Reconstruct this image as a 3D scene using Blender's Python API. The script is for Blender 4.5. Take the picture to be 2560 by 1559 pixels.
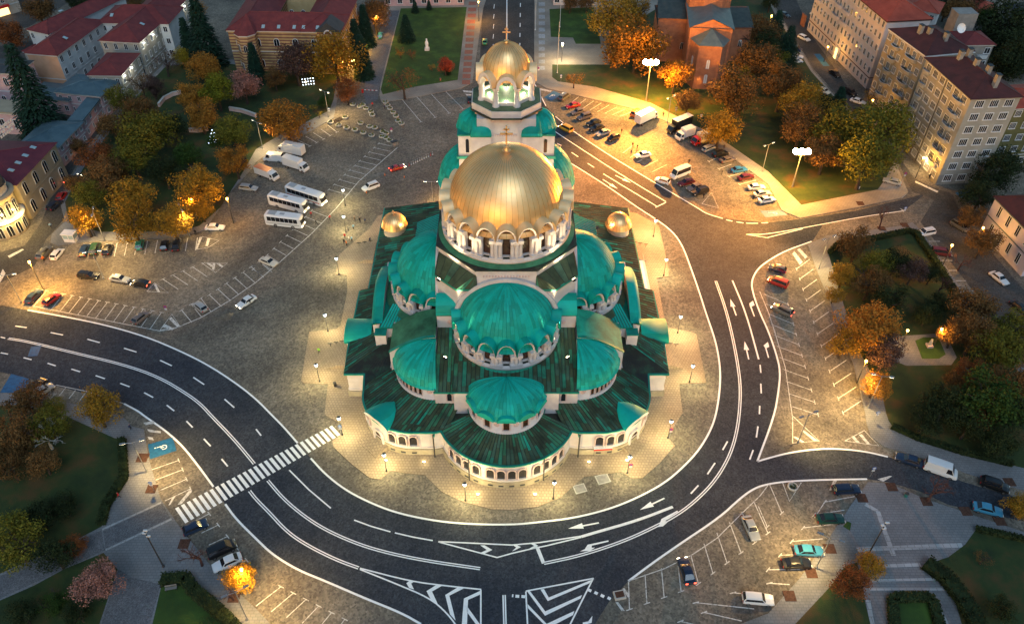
import bpy, bmesh, math, random
from math import sin, cos, pi, radians, sqrt, atan2
from mathutils import Vector, Matrix
random.seed(7)
sc = bpy.context.scene
for o in list(bpy.data.objects): bpy.data.objects.remove(o)
# ------------------------------------------------------------------ camera
CF, CP, CH, CX, CY = 1991.0, radians(42), 117.5, 1266.0, 779.5
cam = bpy.data.cameras.new('camera'); camo = bpy.data.objects.new('camera', cam); sc.collection.objects.link(camo)
camo.location = (0, 0, CH); camo.rotation_euler = (pi/2-CP, 0, 0)
cam.sensor_width = 36; cam.lens = CF/2560*36; cam.shift_x = 14/2560; cam.clip_start = 1; cam.clip_end = 3000
sc.camera = camo
# ------------------------------------------------------------------ world, sun, exposure (dusk)
SUN_EL, SUN_ROT = radians(4.0), radians(200)
w = bpy.data.worlds.new('World'); sc.world = w; w.use_nodes = True
nt = w.node_tree; bg = nt.nodes['Background']
sky = nt.nodes.new('ShaderNodeTexSky'); sky.sky_type = 'NISHITA'; sky.sun_disc = False
sky.sun_elevation = SUN_EL; sky.sun_rotation = SUN_ROT; sky.air_density = 1.0; sky.dust_density = 1.0; sky.ozone_density = 2.0
nt.links.new(sky.outputs[0], bg.inputs[0]); bg.inputs[1].default_value = 0.15
sun = bpy.data.lights.new('sun', 'SUN'); sun.energy = 0.62; sun.angle = radians(35); sun.color = (0.64, 0.82, 1.0)
suno = bpy.data.objects.new('sun', sun); sc.collection.objects.link(suno); suno.rotation_euler = (radians(38), 0, radians(12))
sc.view_settings.view_transform = 'Standard'; sc.view_settings.look = 'None'; sc.view_settings.gamma = 1
sc.view_settings.use_curve_mapping = False; sc.view_settings.exposure = 1.0
sc.cycles.use_denoising = True; sc.cycles.max_bounces = 5; sc.cycles.diffuse_bounces = 2; sc.cycles.glossy_bounces = 2
sc.cycles.transparent_max_bounces = 4; sc.cycles.caustics_reflective = False; sc.cycles.caustics_refractive = False
sc.cycles.sample_clamp_indirect = 4
# ------------------------------------------------------------------ photo pixel -> ground
COLX = {1: 0, 2: 640, 3: 1280, 4: 1920}; ROWY = {1: 0, 2: 520, 3: 1039}; TS = 2.886
def G(px, py, z=0.0):
    u = (px-CX)/CF; v = (py-CY)/CF
    t = (CH-z)/(sin(CP)+v*cos(CP))
    return (u*t, t*(cos(CP)-v*sin(CP)))
def T(t, x, y, z=0.0):
    return G(COLX[t % 10]+x/TS, ROWY[t//10]+y/TS, z)
def TL(*a, z=0.0):
    """mixed list: tile number followed by points"""
    out = []; t = None
    for q in a:
        if isinstance(q, int): t = q
        else: out.append(T(t, q[0], q[1], z))
    return out
def scale_at(px, py, z=0): return CF*(sin(CP)+(py-CY)/CF*cos(CP))/(CH-z)
# ------------------------------------------------------------------ objects
COL = sc.collection
def obj(name, me, mat=None, parent=None, label=None, cat=None, group=None, kind=None, loc=None, rot=None):
    o = bpy.data.objects.new(name, me); COL.objects.link(o)
    if mat is not None and me is not None:
        if len(me.materials) == 0: me.materials.append(mat)
        elif me.materials[0] is not mat:
            o.material_slots[0].link = 'OBJECT'; o.material_slots[0].material = mat
    if parent: o.parent = parent
    if label: o['label'] = label
    if cat: o['category'] = cat
    if group: o['group'] = group
    if kind: o['kind'] = kind
    if loc: o.location = loc
    if rot is not None: o.rotation_euler = (0, 0, rot) if not isinstance(rot, tuple) else rot
    return o
def thing(name, label, cat, loc=(0, 0, 0), rot=0, group=None):
    return obj(name, None, label=label, cat=cat, group=group, loc=loc, rot=rot)
def clone(src, parent=None):
    c = src.copy(); COL.objects.link(c); c.parent = parent
    for ch in src.children: clone(ch, c)
    return c
class MB:
    def __init__(s): s.v = []; s.f = []
    def add(s, vs, fs):
        n = len(s.v); s.v += [tuple(p) for p in vs]; s.f += [tuple(i+n for i in f) for f in fs]; return s
    def quad(s, a, b, c, d): return s.add([a, b, c, d], [(0, 1, 2, 3)])
    def box(s, x0, x1, y0, y1, z0, z1):
        return s.add([(x0,y0,z0),(x1,y0,z0),(x1,y1,z0),(x0,y1,z0),(x0,y0,z1),(x1,y0,z1),(x1,y1,z1),(x0,y1,z1)],
                     [(0,3,2,1),(4,5,6,7),(0,1,5,4),(1,2,6,5),(2,3,7,6),(3,0,4,7)])
    def prism(s, poly, z0, z1, top=True, bot=False):
        n = len(poly); area = sum(poly[i][0]*poly[(i+1)%n][1]-poly[(i+1)%n][0]*poly[i][1] for i in range(n))
        p = list(poly) if area > 0 else list(poly)[::-1]
        f = [(i, (i+1)%n, n+(i+1)%n, n+i) for i in range(n)]
        if top: f.append(tuple(range(n, 2*n)))
        if bot: f.append(tuple(range(n-1, -1, -1)))
        return s.add([(x,y,z0) for x,y in p]+[(x,y,z1) for x,y in p], f)
    def tube(s, p, q, r0, r1=None, n=8, caps=True):
        r1 = r0 if r1 is None else r1; p = Vector(p); q = Vector(q); d = (q-p).normalized()
        a = d.orthogonal().normalized(); b = d.cross(a)
        vs = [p+(a*cos(2*pi*i/n)+b*sin(2*pi*i/n))*r0 for i in range(n)]+[q+(a*cos(2*pi*i/n)+b*sin(2*pi*i/n))*r1 for i in range(n)]
        f = [(i, (i+1)%n, n+(i+1)%n, n+i) for i in range(n)]
        if caps: f += [tuple(range(n-1,-1,-1)), tuple(range(n, 2*n))]
        return s.add(vs, f)
    def lathe(s, prof, n=16, cx=0, cy=0, a0=0, a1=2*pi):
        full = abs(a1-a0-2*pi) < 1e-6; m = n if full else n+1; k = len(prof)
        vs = [(cx+r*cos(a0+(a1-a0)*i/n), cy+r*sin(a0+(a1-a0)*i/n), z) for i in range(m) for r, z in prof]
        f = []
        for i in range(n):
            j = (i+1) % m
            for q in range(k-1): f.append((i*k+q, j*k+q, j*k+q+1, i*k+q+1))
        return s.add(vs, f)
    def mesh(s, name='m', smooth=False):
        me = bpy.data.meshes.new(name); me.from_pydata(s.v, [], s.f); me.update()
        if smooth: me.polygons.foreach_set('use_smooth', [True]*len(me.polygons))
        return me
    def build(s, name, mat, parent=None, smooth=False, **k): return obj(name, s.mesh(name, smooth), mat, parent, **k)
# ------------------------------------------------------------------ materials
def nodes(name):
    m = bpy.data.materials.new(name); m.use_nodes = True; n = m.node_tree; return m, n, n.nodes['Principled BSDF']
def pmat(name, c1, c2=None, scale=1.0, rough=0.7, metal=0.0, bump=0.0, bscale=None, detail=4, objrand=0.0, stretch=(1,1,1), spec=0.4, c3=None, coat=0, emit=None, est=0, contrast=(0.35, 0.65), local=False):
    m, n, b = nodes(name); b.inputs['Roughness'].default_value = rough; b.inputs['Metallic'].default_value = metal
    b.inputs['Specular IOR Level'].default_value = spec
    if coat: b.inputs['Coat Weight'].default_value = coat
    c1 = (*c1, 1)
    if emit: b.inputs['Emission Color'].default_value = (*emit, 1); b.inputs['Emission Strength'].default_value = est
    if c2 is None and not bump and not objrand: b.inputs['Base Color'].default_value = c1; return m
    N, L = n.nodes.new, n.links.new
    if local: src = N('ShaderNodeTexCoord').outputs['Object']
    else: src = N('ShaderNodeNewGeometry').outputs['Position']
    mp = N('ShaderNodeMapping'); mp.inputs['Scale'].default_value = stretch; L(src, mp.inputs[0])
    nz = N('ShaderNodeTexNoise'); nz.inputs['Scale'].default_value = scale; nz.inputs['Detail'].default_value = detail; nz.inputs['Roughness'].default_value = 0.6
    L(mp.outputs[0], nz.inputs['Vector'])
    rp = N('ShaderNodeValToRGB'); L(nz.outputs['Fac'], rp.inputs[0])
    e = rp.color_ramp.elements; e[0].position, e[1].position = contrast; e[0].color = c1; e[1].color = (*(c2 or c1[:3]), 1)
    if c3: x = e.new(0.5); x.color = (*c3, 1)
    out = rp.outputs[0]
    if objrand:
        oi = N('ShaderNodeObjectInfo'); mr = N('ShaderNodeMapRange'); mr.inputs[3].default_value = 1-objrand; mr.inputs[4].default_value = 1+objrand
        L(oi.outputs['Random'], mr.inputs[0]); mx = N('ShaderNodeVectorMath'); mx.operation = 'SCALE'
        L(out, mx.inputs[0]); L(mr.outputs[0], mx.inputs['Scale']); out = mx.outputs[0]
    L(out, b.inputs['Base Color'])
    if bump:
        n2 = N('ShaderNodeTexNoise'); n2.inputs['Scale'].default_value = bscale or scale*4; n2.inputs['Detail'].default_value = 3
        L(src, n2.inputs['Vector']); bp = N('ShaderNodeBump'); bp.inputs['Strength'].default_value = bump; bp.inputs['Distance'].default_value = 0.1
        L(n2.outputs['Fac'], bp.inputs['Height']); L(bp.outputs[0], b.inputs['Normal'])
    return m
def slabmat(name, c1, c2, mortar, bw, bh, rot=0.0, scale=0.12, rough=0.75):
    m, n, b = nodes(name); N, L = n.nodes.new, n.links.new; b.inputs['Roughness'].default_value = rough
    g = N('ShaderNodeNewGeometry'); mp = N('ShaderNodeMapping'); mp.inputs['Rotation'].default_value = (0,0,rot); L(g.outputs['Position'], mp.inputs[0])
    br = N('ShaderNodeTexBrick'); br.inputs['Scale'].default_value = 1; br.inputs['Brick Width'].default_value = bw; br.inputs['Row Height'].default_value = bh
    br.inputs['Mortar Size'].default_value = 0.05; br.inputs['Color1'].default_value = (*c1,1); br.inputs['Color2'].default_value = (*c2,1); br.inputs['Mortar'].default_value = (*mortar,1)
    L(mp.outputs[0], br.inputs['Vector'])
    nz = N('ShaderNodeTexNoise'); nz.inputs['Scale'].default_value = scale; nz.inputs['Detail'].default_value = 5; L(g.outputs['Position'], nz.inputs['Vector'])
    mr = N('ShaderNodeMapRange'); mr.inputs[1].default_value = 0.3; mr.inputs[2].default_value = 0.7; mr.inputs[3].default_value = 0.7; mr.inputs[4].default_value = 1.25; L(nz.outputs['Fac'], mr.inputs[0])
    sc_ = N('ShaderNodeVectorMath'); sc_.operation = 'SCALE'; L(br.outputs['Color'], sc_.inputs[0]); L(mr.outputs[0], sc_.inputs['Scale'])
    L(sc_.outputs[0], b.inputs['Base Color']); return m
def groundmat(name, dark, light, patch, rough=0.75, cell=0.22, s1=0.07, bumpst=0.35):
    """cobbles or worn asphalt: large stains, mid mottling, small stones"""
    m, n, b = nodes(name); N, L = n.nodes.new, n.links.new; b.inputs['Specular IOR Level'].default_value = .12; b.inputs['Roughness'].default_value = min(1, rough+.25)
    g = N('ShaderNodeNewGeometry').outputs['Position']
    def noise(s, d=5):
        q = N('ShaderNodeTexNoise'); q.inputs['Scale'].default_value = s; q.inputs['Detail'].default_value = d; q.inputs['Roughness'].default_value = 0.62; L(g, q.inputs['Vector']); return q.outputs['Fac']
    r1 = N('ShaderNodeValToRGB'); L(noise(s1, 8), r1.inputs[0]); e = r1.color_ramp.elements; e[0].position = .34; e[1].position = .68; e[0].color = (*dark,1); e[1].color = (*light,1)
    vo = N('ShaderNodeTexVoronoi'); vo.inputs['Scale'].default_value = 1/cell; L(g, vo.inputs['Vector'])
    mr = N('ShaderNodeMapRange'); mr.inputs[3].default_value = 0.55; mr.inputs[4].default_value = 1.5; L(vo.outputs['Color'], mr.inputs[0])
    m1 = N('ShaderNodeVectorMath'); m1.operation = 'SCALE'; L(r1.outputs[0], m1.inputs[0]); L(mr.outputs[0], m1.inputs['Scale'])
    r2 = N('ShaderNodeMapRange'); r2.inputs[1].default_value = .42; r2.inputs[2].default_value = .62; L(noise(0.9, 6), r2.inputs[0])
    mx = N('ShaderNodeMix'); mx.data_type = 'RGBA'; L(r2.outputs[0], mx.inputs[0]); mx.inputs[7].default_value = (*patch,1); L(m1.outputs[0], mx.inputs[6])
    mf = N('ShaderNodeMath'); mf.operation = 'MULTIPLY'; mf.inputs[1].default_value = 0.4; L(r2.outputs[0], mf.inputs[0]); L(mf.outputs[0], mx.inputs[0])
    L(mx.outputs[2], b.inputs['Base Color'])
    bp = N('ShaderNodeBump'); bp.inputs['Strength'].default_value = bumpst; bp.inputs['Distance'].default_value = 0.05; L(vo.outputs['Distance'], bp.inputs['Height']); L(bp.outputs[0], b.inputs['Normal'])
    return m
def stripemat(name, c1, c2, h):
    m, n, b = nodes(name); N, L = n.nodes.new, n.links.new; b.inputs['Roughness'].default_value = .8
    g = N('ShaderNodeNewGeometry'); sp = N('ShaderNodeSeparateXYZ'); L(g.outputs['Position'], sp.inputs[0])
    mm = N('ShaderNodeMath'); mm.operation = 'MULTIPLY'; mm.inputs[1].default_value = 1/h; L(sp.outputs['Z'], mm.inputs[0])
    fr = N('ShaderNodeMath'); fr.operation = 'FRACT'; L(mm.outputs[0], fr.inputs[0])
    rp = N('ShaderNodeValToRGB'); e = rp.color_ramp.elements; e[0].position = .48; e[1].position = .54; e[0].color = (*c1,1); e[1].color = (*c2,1); L(fr.outputs[0], rp.inputs[0])
    nz = N('ShaderNodeTexNoise'); nz.inputs['Scale'].default_value = .5; L(g.outputs['Position'], nz.inputs['Vector'])
    mr = N('ShaderNodeMapRange'); mr.inputs[1].default_value = .3; mr.inputs[2].default_value = .7; mr.inputs[3].default_value = .75; mr.inputs[4].default_value = 1.2; L(nz.outputs['Fac'], mr.inputs[0])
    v = N('ShaderNodeVectorMath'); v.operation = 'SCALE'; L(rp.outputs[0], v.inputs[0]); L(mr.outputs[0], v.inputs['Scale']); L(v.outputs[0], b.inputs['Base Color']); return m
def emitmat(name, col, st):
    m, n, b = nodes(name); b.inputs['Base Color'].default_value = (*col,1); b.inputs['Emission Color'].default_value = (*col,1); b.inputs['Emission Strength'].default_value = st; return m
M = {}
M['cobble'] = groundmat('cobble', (.095,.086,.074), (.24,.21,.165), (.07,.066,.062), .7, .3, .06)
M['asphalt'] = groundmat('asphalt', (.030,.037,.050), (.062,.068,.078), (.024,.03,.042), .6, .25, .09)
M['street'] = groundmat('street', (.05,.048,.046), (.09,.085,.08), (.04,.04,.04), .6, .2, .1)
M['paint'] = pmat('paint', (.72,.77,.79), (.86,.88,.88), 2.5, .6, contrast=(.25,.5))
M['paint_worn'] = pmat('paint_worn', (.17,.165,.15), (.6,.59,.56), 2.2, .7, contrast=(.3,.52))
M['blue_paint'] = pmat('blue_paint', (.008,.075,.18), (.012,.12,.27), 1.5, .6)
M['slab'] = slabmat('slab', (.155,.16,.17), (.185,.19,.2), (.12,.125,.13), .8, .5)
M['slab_warm'] = slabmat('slab_warm', (.24,.215,.18), (.28,.25,.21), (.19,.165,.135), .8, .6)
M['slab_band'] = slabmat('slab_band', (.32,.33,.34), (.37,.38,.39), (.2,.2,.2), 1.2, 1.2)
M['terrace'] = slabmat('terrace', (.27,.21,.145), (.32,.25,.175), (.19,.145,.10), .6, .6, rot=.02)
M['kerb'] = pmat('kerb', (.2,.2,.195), (.3,.29,.28), 1, .8)
M['path'] = groundmat('path', (.10,.105,.115), (.15,.15,.16), (.09,.09,.1), .75, .15, .12, .1)
M['grass'] = pmat('grass', (.02,.05,.008), (.05,.105,.014), .22, .9, bump=.6, bscale=6, c3=(.032,.07,.01), detail=8)
M['grass_leaf'] = pmat('grass_leaf', (.012,.028,.008), (.07,.045,.014), .16, .9, bump=.6, bscale=6, c3=(.024,.045,.01), detail=9)
M['soil'] = pmat('soil', (.05,.022,.014), (.09,.045,.03), 3, .95, bump=.4)
M['redtile'] = pmat('redtile', (.24,.085,.055), (.30,.12,.08), 2, .7)
M['stone'] = pmat('stone', (.56,.50,.47), (.66,.60,.565), .55, .7, c3=(.60,.54,.51), bump=.08, bscale=2)
M['stone_pink'] = pmat('stone_pink', (.50,.36,.33), (.6,.46,.42), .8, .75)
M['plinth'] = pmat('plinth', (.28,.24,.16), (.42,.36,.25), .5, .85, bump=.2, bscale=3)
M['copper'] = pmat('copper', (.006,.21,.165), (.012,.36,.285), .45, .5, metal=.25, objrand=.3, c3=(.008,.29,.225), detail=6, spec=.5, contrast=(.3,.7))
M['copper_roof'] = pmat('copper_roof', (.028,.03,.02), (.012,.145,.085), .34, .55, metal=.2, c3=(.02,.062,.038), detail=7, contrast=(.36,.68))
def coppermat(name, c, rough=.5, metal=.25, cell=None, dark=(.03,.03,.02), bright=(.01,.33,.25), wear=.5):
    """patinated sheets: tone per sheet, streaks down the slope"""
    m, n, b = nodes(name); N, L = n.nodes.new, n.links.new; b.inputs['Roughness'].default_value = rough; b.inputs['Metallic'].default_value = metal; b.inputs['Specular IOR Level'].default_value = .25
    g = N('ShaderNodeNewGeometry').outputs['Position']; oi = N('ShaderNodeObjectInfo').outputs['Random']
    if cell:
        uv = N('ShaderNodeUVMap'); vf = N('ShaderNodeVectorMath'); vf.operation = 'FLOOR'; L(uv.outputs[0], vf.inputs[0]); wn = N('ShaderNodeTexWhiteNoise'); wn.noise_dimensions = '3D'; v3 = N('ShaderNodeVectorMath'); v3.operation = 'ADD'; L(vf.outputs[0], v3.inputs[0]); L(oi, v3.inputs[1]); L(v3.outputs[0], wn.inputs['Vector']); rnd = wn.outputs['Value']
    else:
        sx = N('ShaderNodeSeparateXYZ'); L(g, sx.inputs[0]); a = N('ShaderNodeMath'); a.operation = 'MULTIPLY_ADD'; a.inputs[1].default_value = 7.3; L(oi, a.inputs[0]); L(sx.outputs['Z'], a.inputs[2])
        d = N('ShaderNodeMath'); d.operation = 'MULTIPLY'; d.inputs[1].default_value = .75; L(a.outputs[0], d.inputs[0]); fl = N('ShaderNodeMath'); fl.operation = 'FLOOR'; L(d.outputs[0], fl.inputs[0])
        ad = N('ShaderNodeMath'); ad.operation = 'MULTIPLY_ADD'; ad.inputs[1].default_value = 91.7; L(oi, ad.inputs[0]); L(fl.outputs[0], ad.inputs[2]); wn = N('ShaderNodeTexWhiteNoise'); wn.noise_dimensions = '1D'; L(ad.outputs[0], wn.inputs['W']); rnd = wn.outputs['Value']
    nz = N('ShaderNodeTexNoise'); nz.inputs['Scale'].default_value = .28; nz.inputs['Detail'].default_value = 8; nz.inputs['Roughness'].default_value = .65; L(g, nz.inputs['Vector'])
    rp = N('ShaderNodeValToRGB'); e = rp.color_ramp.elements; L(nz.outputs['Fac'], rp.inputs[0]); e[0].position = .33; e[1].position = .66; lo = tuple(q*(1-wear*.35) for q in c); hi = tuple(q*(1+wear*.3) for q in c); e[0].color = (*lo,1); e[1].color = (*hi,1)
    r2 = N('ShaderNodeValToRGB'); e = r2.color_ramp.elements; L(rnd, r2.inputs[0]); r2.color_ramp.interpolation = 'CONSTANT' if cell else 'LINEAR'
    if cell: e[0].position = 0; e[0].color = (1.0,.72,.6,1); e[1].position = .4; e[1].color = (1,1,1,1); q = e.new(.66); q.color = (.8,1.6,1.3,1); q = e.new(.86); q.color = (.6,1.9,1.8,1); q = e.new(.965); q.color = (.4,2.9,2.9,1)
    else: e[0].position = 0; e[0].color = (1.2,.78,.72,1); e[1].position = 1; e[1].color = (1.0,1.22,1.25,1)
    mx = N('ShaderNodeVectorMath'); mx.operation = 'MULTIPLY'; L(rp.outputs[0], mx.inputs[0]); L(r2.outputs[0], mx.inputs[1]); L(mx.outputs[0], b.inputs['Base Color']); return m
M['copper'] = coppermat('copper', (.002,.33,.262), .6, .0)
M['copper_roof'] = coppermat('copper_roof', (.052,.10,.062), .65, .0, cell=.9, wear=1.5)
M['copper_dark'] = pmat('copper_dark', (.022,.025,.022), (.03,.075,.045), .5, .6, metal=.2, c3=(.03,.034,.026), detail=6)
M['copper_trim'] = pmat('copper_trim', (.004,.19,.13), (.008,.28,.2), .6, .5, metal=.2)
M['gold'] = pmat('gold', (1.0,.60,.25), (1.0,.67,.32), .8, .44, metal=.85)
M['gold_seam'] = pmat('gold_seam', (.5,.28,.09), rough=.5, metal=1)
M['gold_pale'] = pmat('gold_pale', (.98,.64,.30), (.99,.70,.38), .8, .5, metal=.35)
M['glass'] = pmat('glass', (.012,.014,.02), rough=.12, spec=.8)
M['glass_warm'] = pmat('glass_warm', (.03,.014,.008), (.07,.03,.012), 2, .25, spec=.6)
M['iron'] = pmat('iron', (.03,.03,.032), (.05,.05,.05), 3, .5)
M['steel'] = pmat('steel', (.25,.27,.28), (.35,.36,.37), 3, .45, metal=.6)
M['white'] = pmat('white', (.7,.71,.72), (.78,.78,.78), .8, .6)
M['frame'] = pmat('frame', (.55,.56,.57), (.68,.69,.7), 1, .6)
M['roof_red'] = pmat('roof_red', (.115,.02,.022), (.18,.032,.03), .5, .75, bump=.5, bscale=4, c3=(.14,.025,.026), detail=7)
M['roof_orange'] = pmat('roof_orange', (.26,.045,.025), (.36,.07,.04), .4, .75, bump=.5, bscale=4)
M['roof_maroon'] = pmat('roof_maroon', (.045,.014,.014), (.085,.022,.02), .35, .75, bump=.5, bscale=4, detail=7)
M['roof_bordeaux'] = pmat('roof_bordeaux', (.10,.012,.024), (.14,.02,.03), .5, .6)
M['roof_slate'] = pmat('roof_slate', (.055,.10,.125), (.09,.145,.17), .4, .5, metal=.2)
M['roof_dark'] = pmat('roof_dark', (.03,.035,.04), (.05,.055,.06), .4, .7)
M['roof_metal'] = pmat('roof_metal', (.10,.14,.14), (.15,.19,.18), .6, .5, metal=.3)
M['w_cream'] = pmat('w_cream', (.47,.49,.50), (.56,.575,.58), .4, .85)
M['w_beige'] = pmat('w_beige', (.28,.27,.235), (.35,.335,.295), .3, .85)
M['w_tan'] = pmat('w_tan', (.27,.23,.16), (.34,.29,.21), .3, .85)
M['w_pinkwhite'] = pmat('w_pinkwhite', (.54,.46,.45), (.62,.54,.52), .3, .85)
M['w_pink'] = pmat('w_pink', (.42,.28,.30), (.5,.35,.36), .5, .85)
M['w_orange_lit'] = pmat('w_orange_lit', (.45,.26,.16), (.52,.31,.2), .5, .85)  # wall colour with orange lamplight put into it
M['w_yellow'] = pmat('w_yellow', (.42,.30,.14), (.5,.37,.19), .5, .85)
M['w_olive'] = pmat('w_olive', (.10,.095,.035), (.14,.13,.05), .5, .85)
M['w_lilac'] = pmat('w_lilac', (.46,.42,.5), (.54,.5,.57), .5, .85)
M['brick'] = pmat('brick', (.30,.115,.06), (.42,.17,.085), .7, .85, bump=.3, bscale=5)
M['striped'] = stripemat('striped', (.46,.30,.13), (.20,.085,.055), 1.0)
M['wallgrey'] = pmat('wallgrey', (.2,.19,.18), (.28,.27,.25), .6, .9)
M['bark'] = pmat('bark', (.03,.022,.018), (.06,.045,.036), 3, .9)
M['bark_red'] = pmat('bark_red', (.06,.028,.024), (.09,.04,.035), 3, .9)
M['tyre'] = pmat('tyre', (.012,.012,.012), rough=.9)
M['rim'] = pmat('rim', (.3,.3,.31), rough=.35, metal=.8)
M['lamp_white'] = emitmat('lamp_white', (.75,.9,1.0), 5)
M['ball_white'] = emitmat('ball_white', (.75,.9,1.0), 1.6)
M['lamp_warm'] = emitmat('lamp_warm', (1.0,.82,.5), 16)
M['lamp_sodium'] = emitmat('lamp_sodium', (1.0,.5,.1), 12)
M['flood_sodium'] = emitmat('flood_sodium', (1.0,.66,.2), 300)
M['window_lit'] = emitmat('window_lit', (1.0,.62,.22), 1.6)
M['red_light'] = emitmat('red_light', (1.0,.08,.04), 3)
M['head_light'] = emitmat('head_light', (1.0,.86,.6), 8)
M['lens_red'] = pmat('lens_red', (.3,.01,.01), rough=.3)
M['lens_clear'] = pmat('lens_clear', (.6,.6,.58), rough=.2)
M['sign_blue'] = pmat('sign_blue', (.02,.1,.4), rough=.5)
M['sign_red'] = pmat('sign_red', (.5,.02,.02), rough=.5)
M['concrete'] = pmat('concrete', (.38,.37,.34), (.48,.47,.44), 2, .85)
M['skin'] = pmat('skin', (.45,.27,.2), rough=.6)
M['hair'] = pmat('hair', (.02,.015,.012), rough=.7)
M['trousers'] = pmat('trousers', (.015,.017,.025), rough=.9)
def light(parent, loc, power, col, kind='POINT', radius=.25, rot=None, size=1.2, blend=.6):
    l = bpy.data.lights.new('light', kind); l.energy = power; l.color = col; l.shadow_soft_size = radius
    if kind == 'SPOT': l.spot_size = size; l.spot_blend = blend
    o = bpy.data.objects.new('light', l); COL.objects.link(o); o.parent = parent; o.location = loc
    if rot is not None: o.rotation_euler = rot
    return o
def aim(o, d):
    o.rotation_mode = 'QUATERNION'; o.rotation_quaternion = Vector(d).to_track_quat('-Z', 'Y')
# ================================================================== ground
ZG, ZR, ZM = 0.0, 0.004, 0.010
ground = MB().add([(-900,-250,0),(900,-250,0),(900,1500,0),(-900,1500,0)], [(0,1,2,3)]).build('plaza_ground', M['cobble'], kind='structure')
L1 = TL(21,(-500,610),(200,735),(480,785),(750,840),(1050,925),(1300,1030),(1500,1130),(1700,1260),(1847,1375),32,(120,0),(200,80),(300,195))
L1b = TL(32,(395,305),(500,420),(640,530),(800,615),(1000,695),(1250,750),(1500,778),(1847,785),33,(200,765),(450,735),(700,672),(900,592),(1100,485),(1240,365),(1350,245),(1430,110),(1470,0),23,(1495,1350),(1505,1200),(1490,1060),(1460,930),(1400,760),(1350,600),(1290,430),(1230,270),(1160,170),(1040,80),(910,0),13,(700,1350),(380,1150))
L3 = TL(21,(895,1410),(1000,1465),31,(1040,0),(1200,110),(1320,220),(1430,360),(1540,510))
L3b = TL(31,(1625,635),(1700,740),(1847,885),32,(120,1000),(300,1110),(500,1190),(800,1320),(1050,1420),(1190,1500))
L8 = TL(24,(315,240),(120,310),(0,380),23,(1770,440),(1725,530),(1740,620),(1790,760),(1847,880),24,(60,1050),(90,1180),(75,1330),(45,1500),33,(1770,328))
L8b = TL(33,(1770,328),34,(0,305),(150,265),(330,240),(500,235),(700,255),(865,295))
L9 = TL(34,(715,455),(400,460),(150,470),(0,490),33,(1750,520),(1650,590),(1500,730),(1200,930),(1000,1070),(840,1190))
LA = TL(13,(440,945),(700,1120),(1050,1330),(1340,1500),23,(1400,40),(1520,75))
road_poly = (L1+L1b+TL(13,(160,1000),(-60,850),(-60,600),(160,640),(245,770),(315,840))+LA+TL(24,(0,105),(240,80),14,(640,1520),(1050,1420),(1150,1390),24,(980,20),(400,115),(330,225))
    + L8+L8b+TL(34,(1000,335),(1300,440),(1560,520),(2200,700),(2200,930),(1847,760),(1300,640),(1100,545),(880,480))
    + L9+TL(33,(700,1340),(560,1560),32,(1300,1560))+L3b[::-1]+L3[::-1]+TL(21,(230,1235),(0,1180),(-500,1060)))
road = MB().add([(x,y,ZR) for x,y in road_poly], [tuple(range(len(road_poly)))]).build('ring_road', M['asphalt'], kind='structure')
def sheet(name, poly, mat, z, kind='structure', parent=None, h=None):
    if h is None: return MB().add([(x,y,z) for x,y in poly], [tuple(range(len(poly)))]).build(name, mat, parent, kind=kind)
    return MB().prism(poly, z-h, z).build(name, mat, parent, kind=kind)
# streets away from the ring
top_road = sheet('avenue', TL(12,(1640,0),(1605,600),13,(160,590),(160,0))[:3]+TL(13,(160,0))+[(x,y+400) for x,y in TL(13,(160,0))]+[(x,y+400) for x,y in TL(12,(1640,0))], M['street'], ZR)
sheet('side_street', TL(21,(-600,720),(-100,590),(250,420),(330,230),(480,60),11,(420,1440),(570,1150),(900,700),(1180,440),(1340,150),(1420,-60),(1280,-60),(1180,180),(880,610),(560,1010),(430,1250),21,(300,100),(180,270),(0,320),(-600,480)), M['street'], ZR)
sheet('park_street', TL(14,(40,-60),(60,60),(330,500),(600,800),(930,1150),(1000,1300),(1040,1380),(1200,1440),24,(1100,100),(1450,560),(1847,1000),(2200,1400),(2200,1000),(1700,420),(1400,60),14,(1330,1400),(1180,1350),(1060,1290),(640,720),(330,280),(230,60),(180,-60)), M['street'], ZR+.002)
sheet('far_street', TL(11,(0,200),(200,200),(480,30),(700,-60),(200,-60),(-200,60)), M['street'], ZR)
# pavements (raised, with kerb step) and lawns on them
PZ, LZ = .13, .16
def pav(name, pts, mat='slab', z=PZ): return sheet(name, pts, M[mat], z, h=z-.001)
def lawn(pts, mat='grass', z=LZ, name='lawn'): return sheet(name, pts, M[mat], z, h=.05)
terrace_pts = TL(22,(880,60),(820,150),(600,340),(575,480),(655,490),(660,600),(610,850),(580,875),(385,895),(325,1250),(345,1265),(520,1270),(495,1490),32,(530,15),(620,60),(625,130),(550,185),(560,230),(690,350),(820,450),(900,460),(970,400),(1220,430),(1340,550),(1500,625),(1700,675),(1847,680),33,(180,660),(350,590),(520,440),(790,405),(860,450),(940,450),(1060,350),(1175,220),(1120,150),23,(1230,1480),(1205,1270),(1400,1260),(1330,910),(1285,895),(1110,860),(1045,510),(1130,495),(1130,440),(1060,130),(900,40)) + [(26,170),(-26,170)]
terrace = pav('cathedral_terrace', terrace_pts, 'terrace', .15)
pav('park_pavement', TL(12,(600,500),(590,700),(560,855),(300,1000),(100,1110),(0,1170),11,(1800,1240),(1650,1400),21,(1560,40),(1480,160),(1300,215),(700,240),(560,250),(420,275),(365,250),(375,190),(470,100),11,(430,1450),(570,1190),(920,700),(1190,440),(1500,420)))
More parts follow.
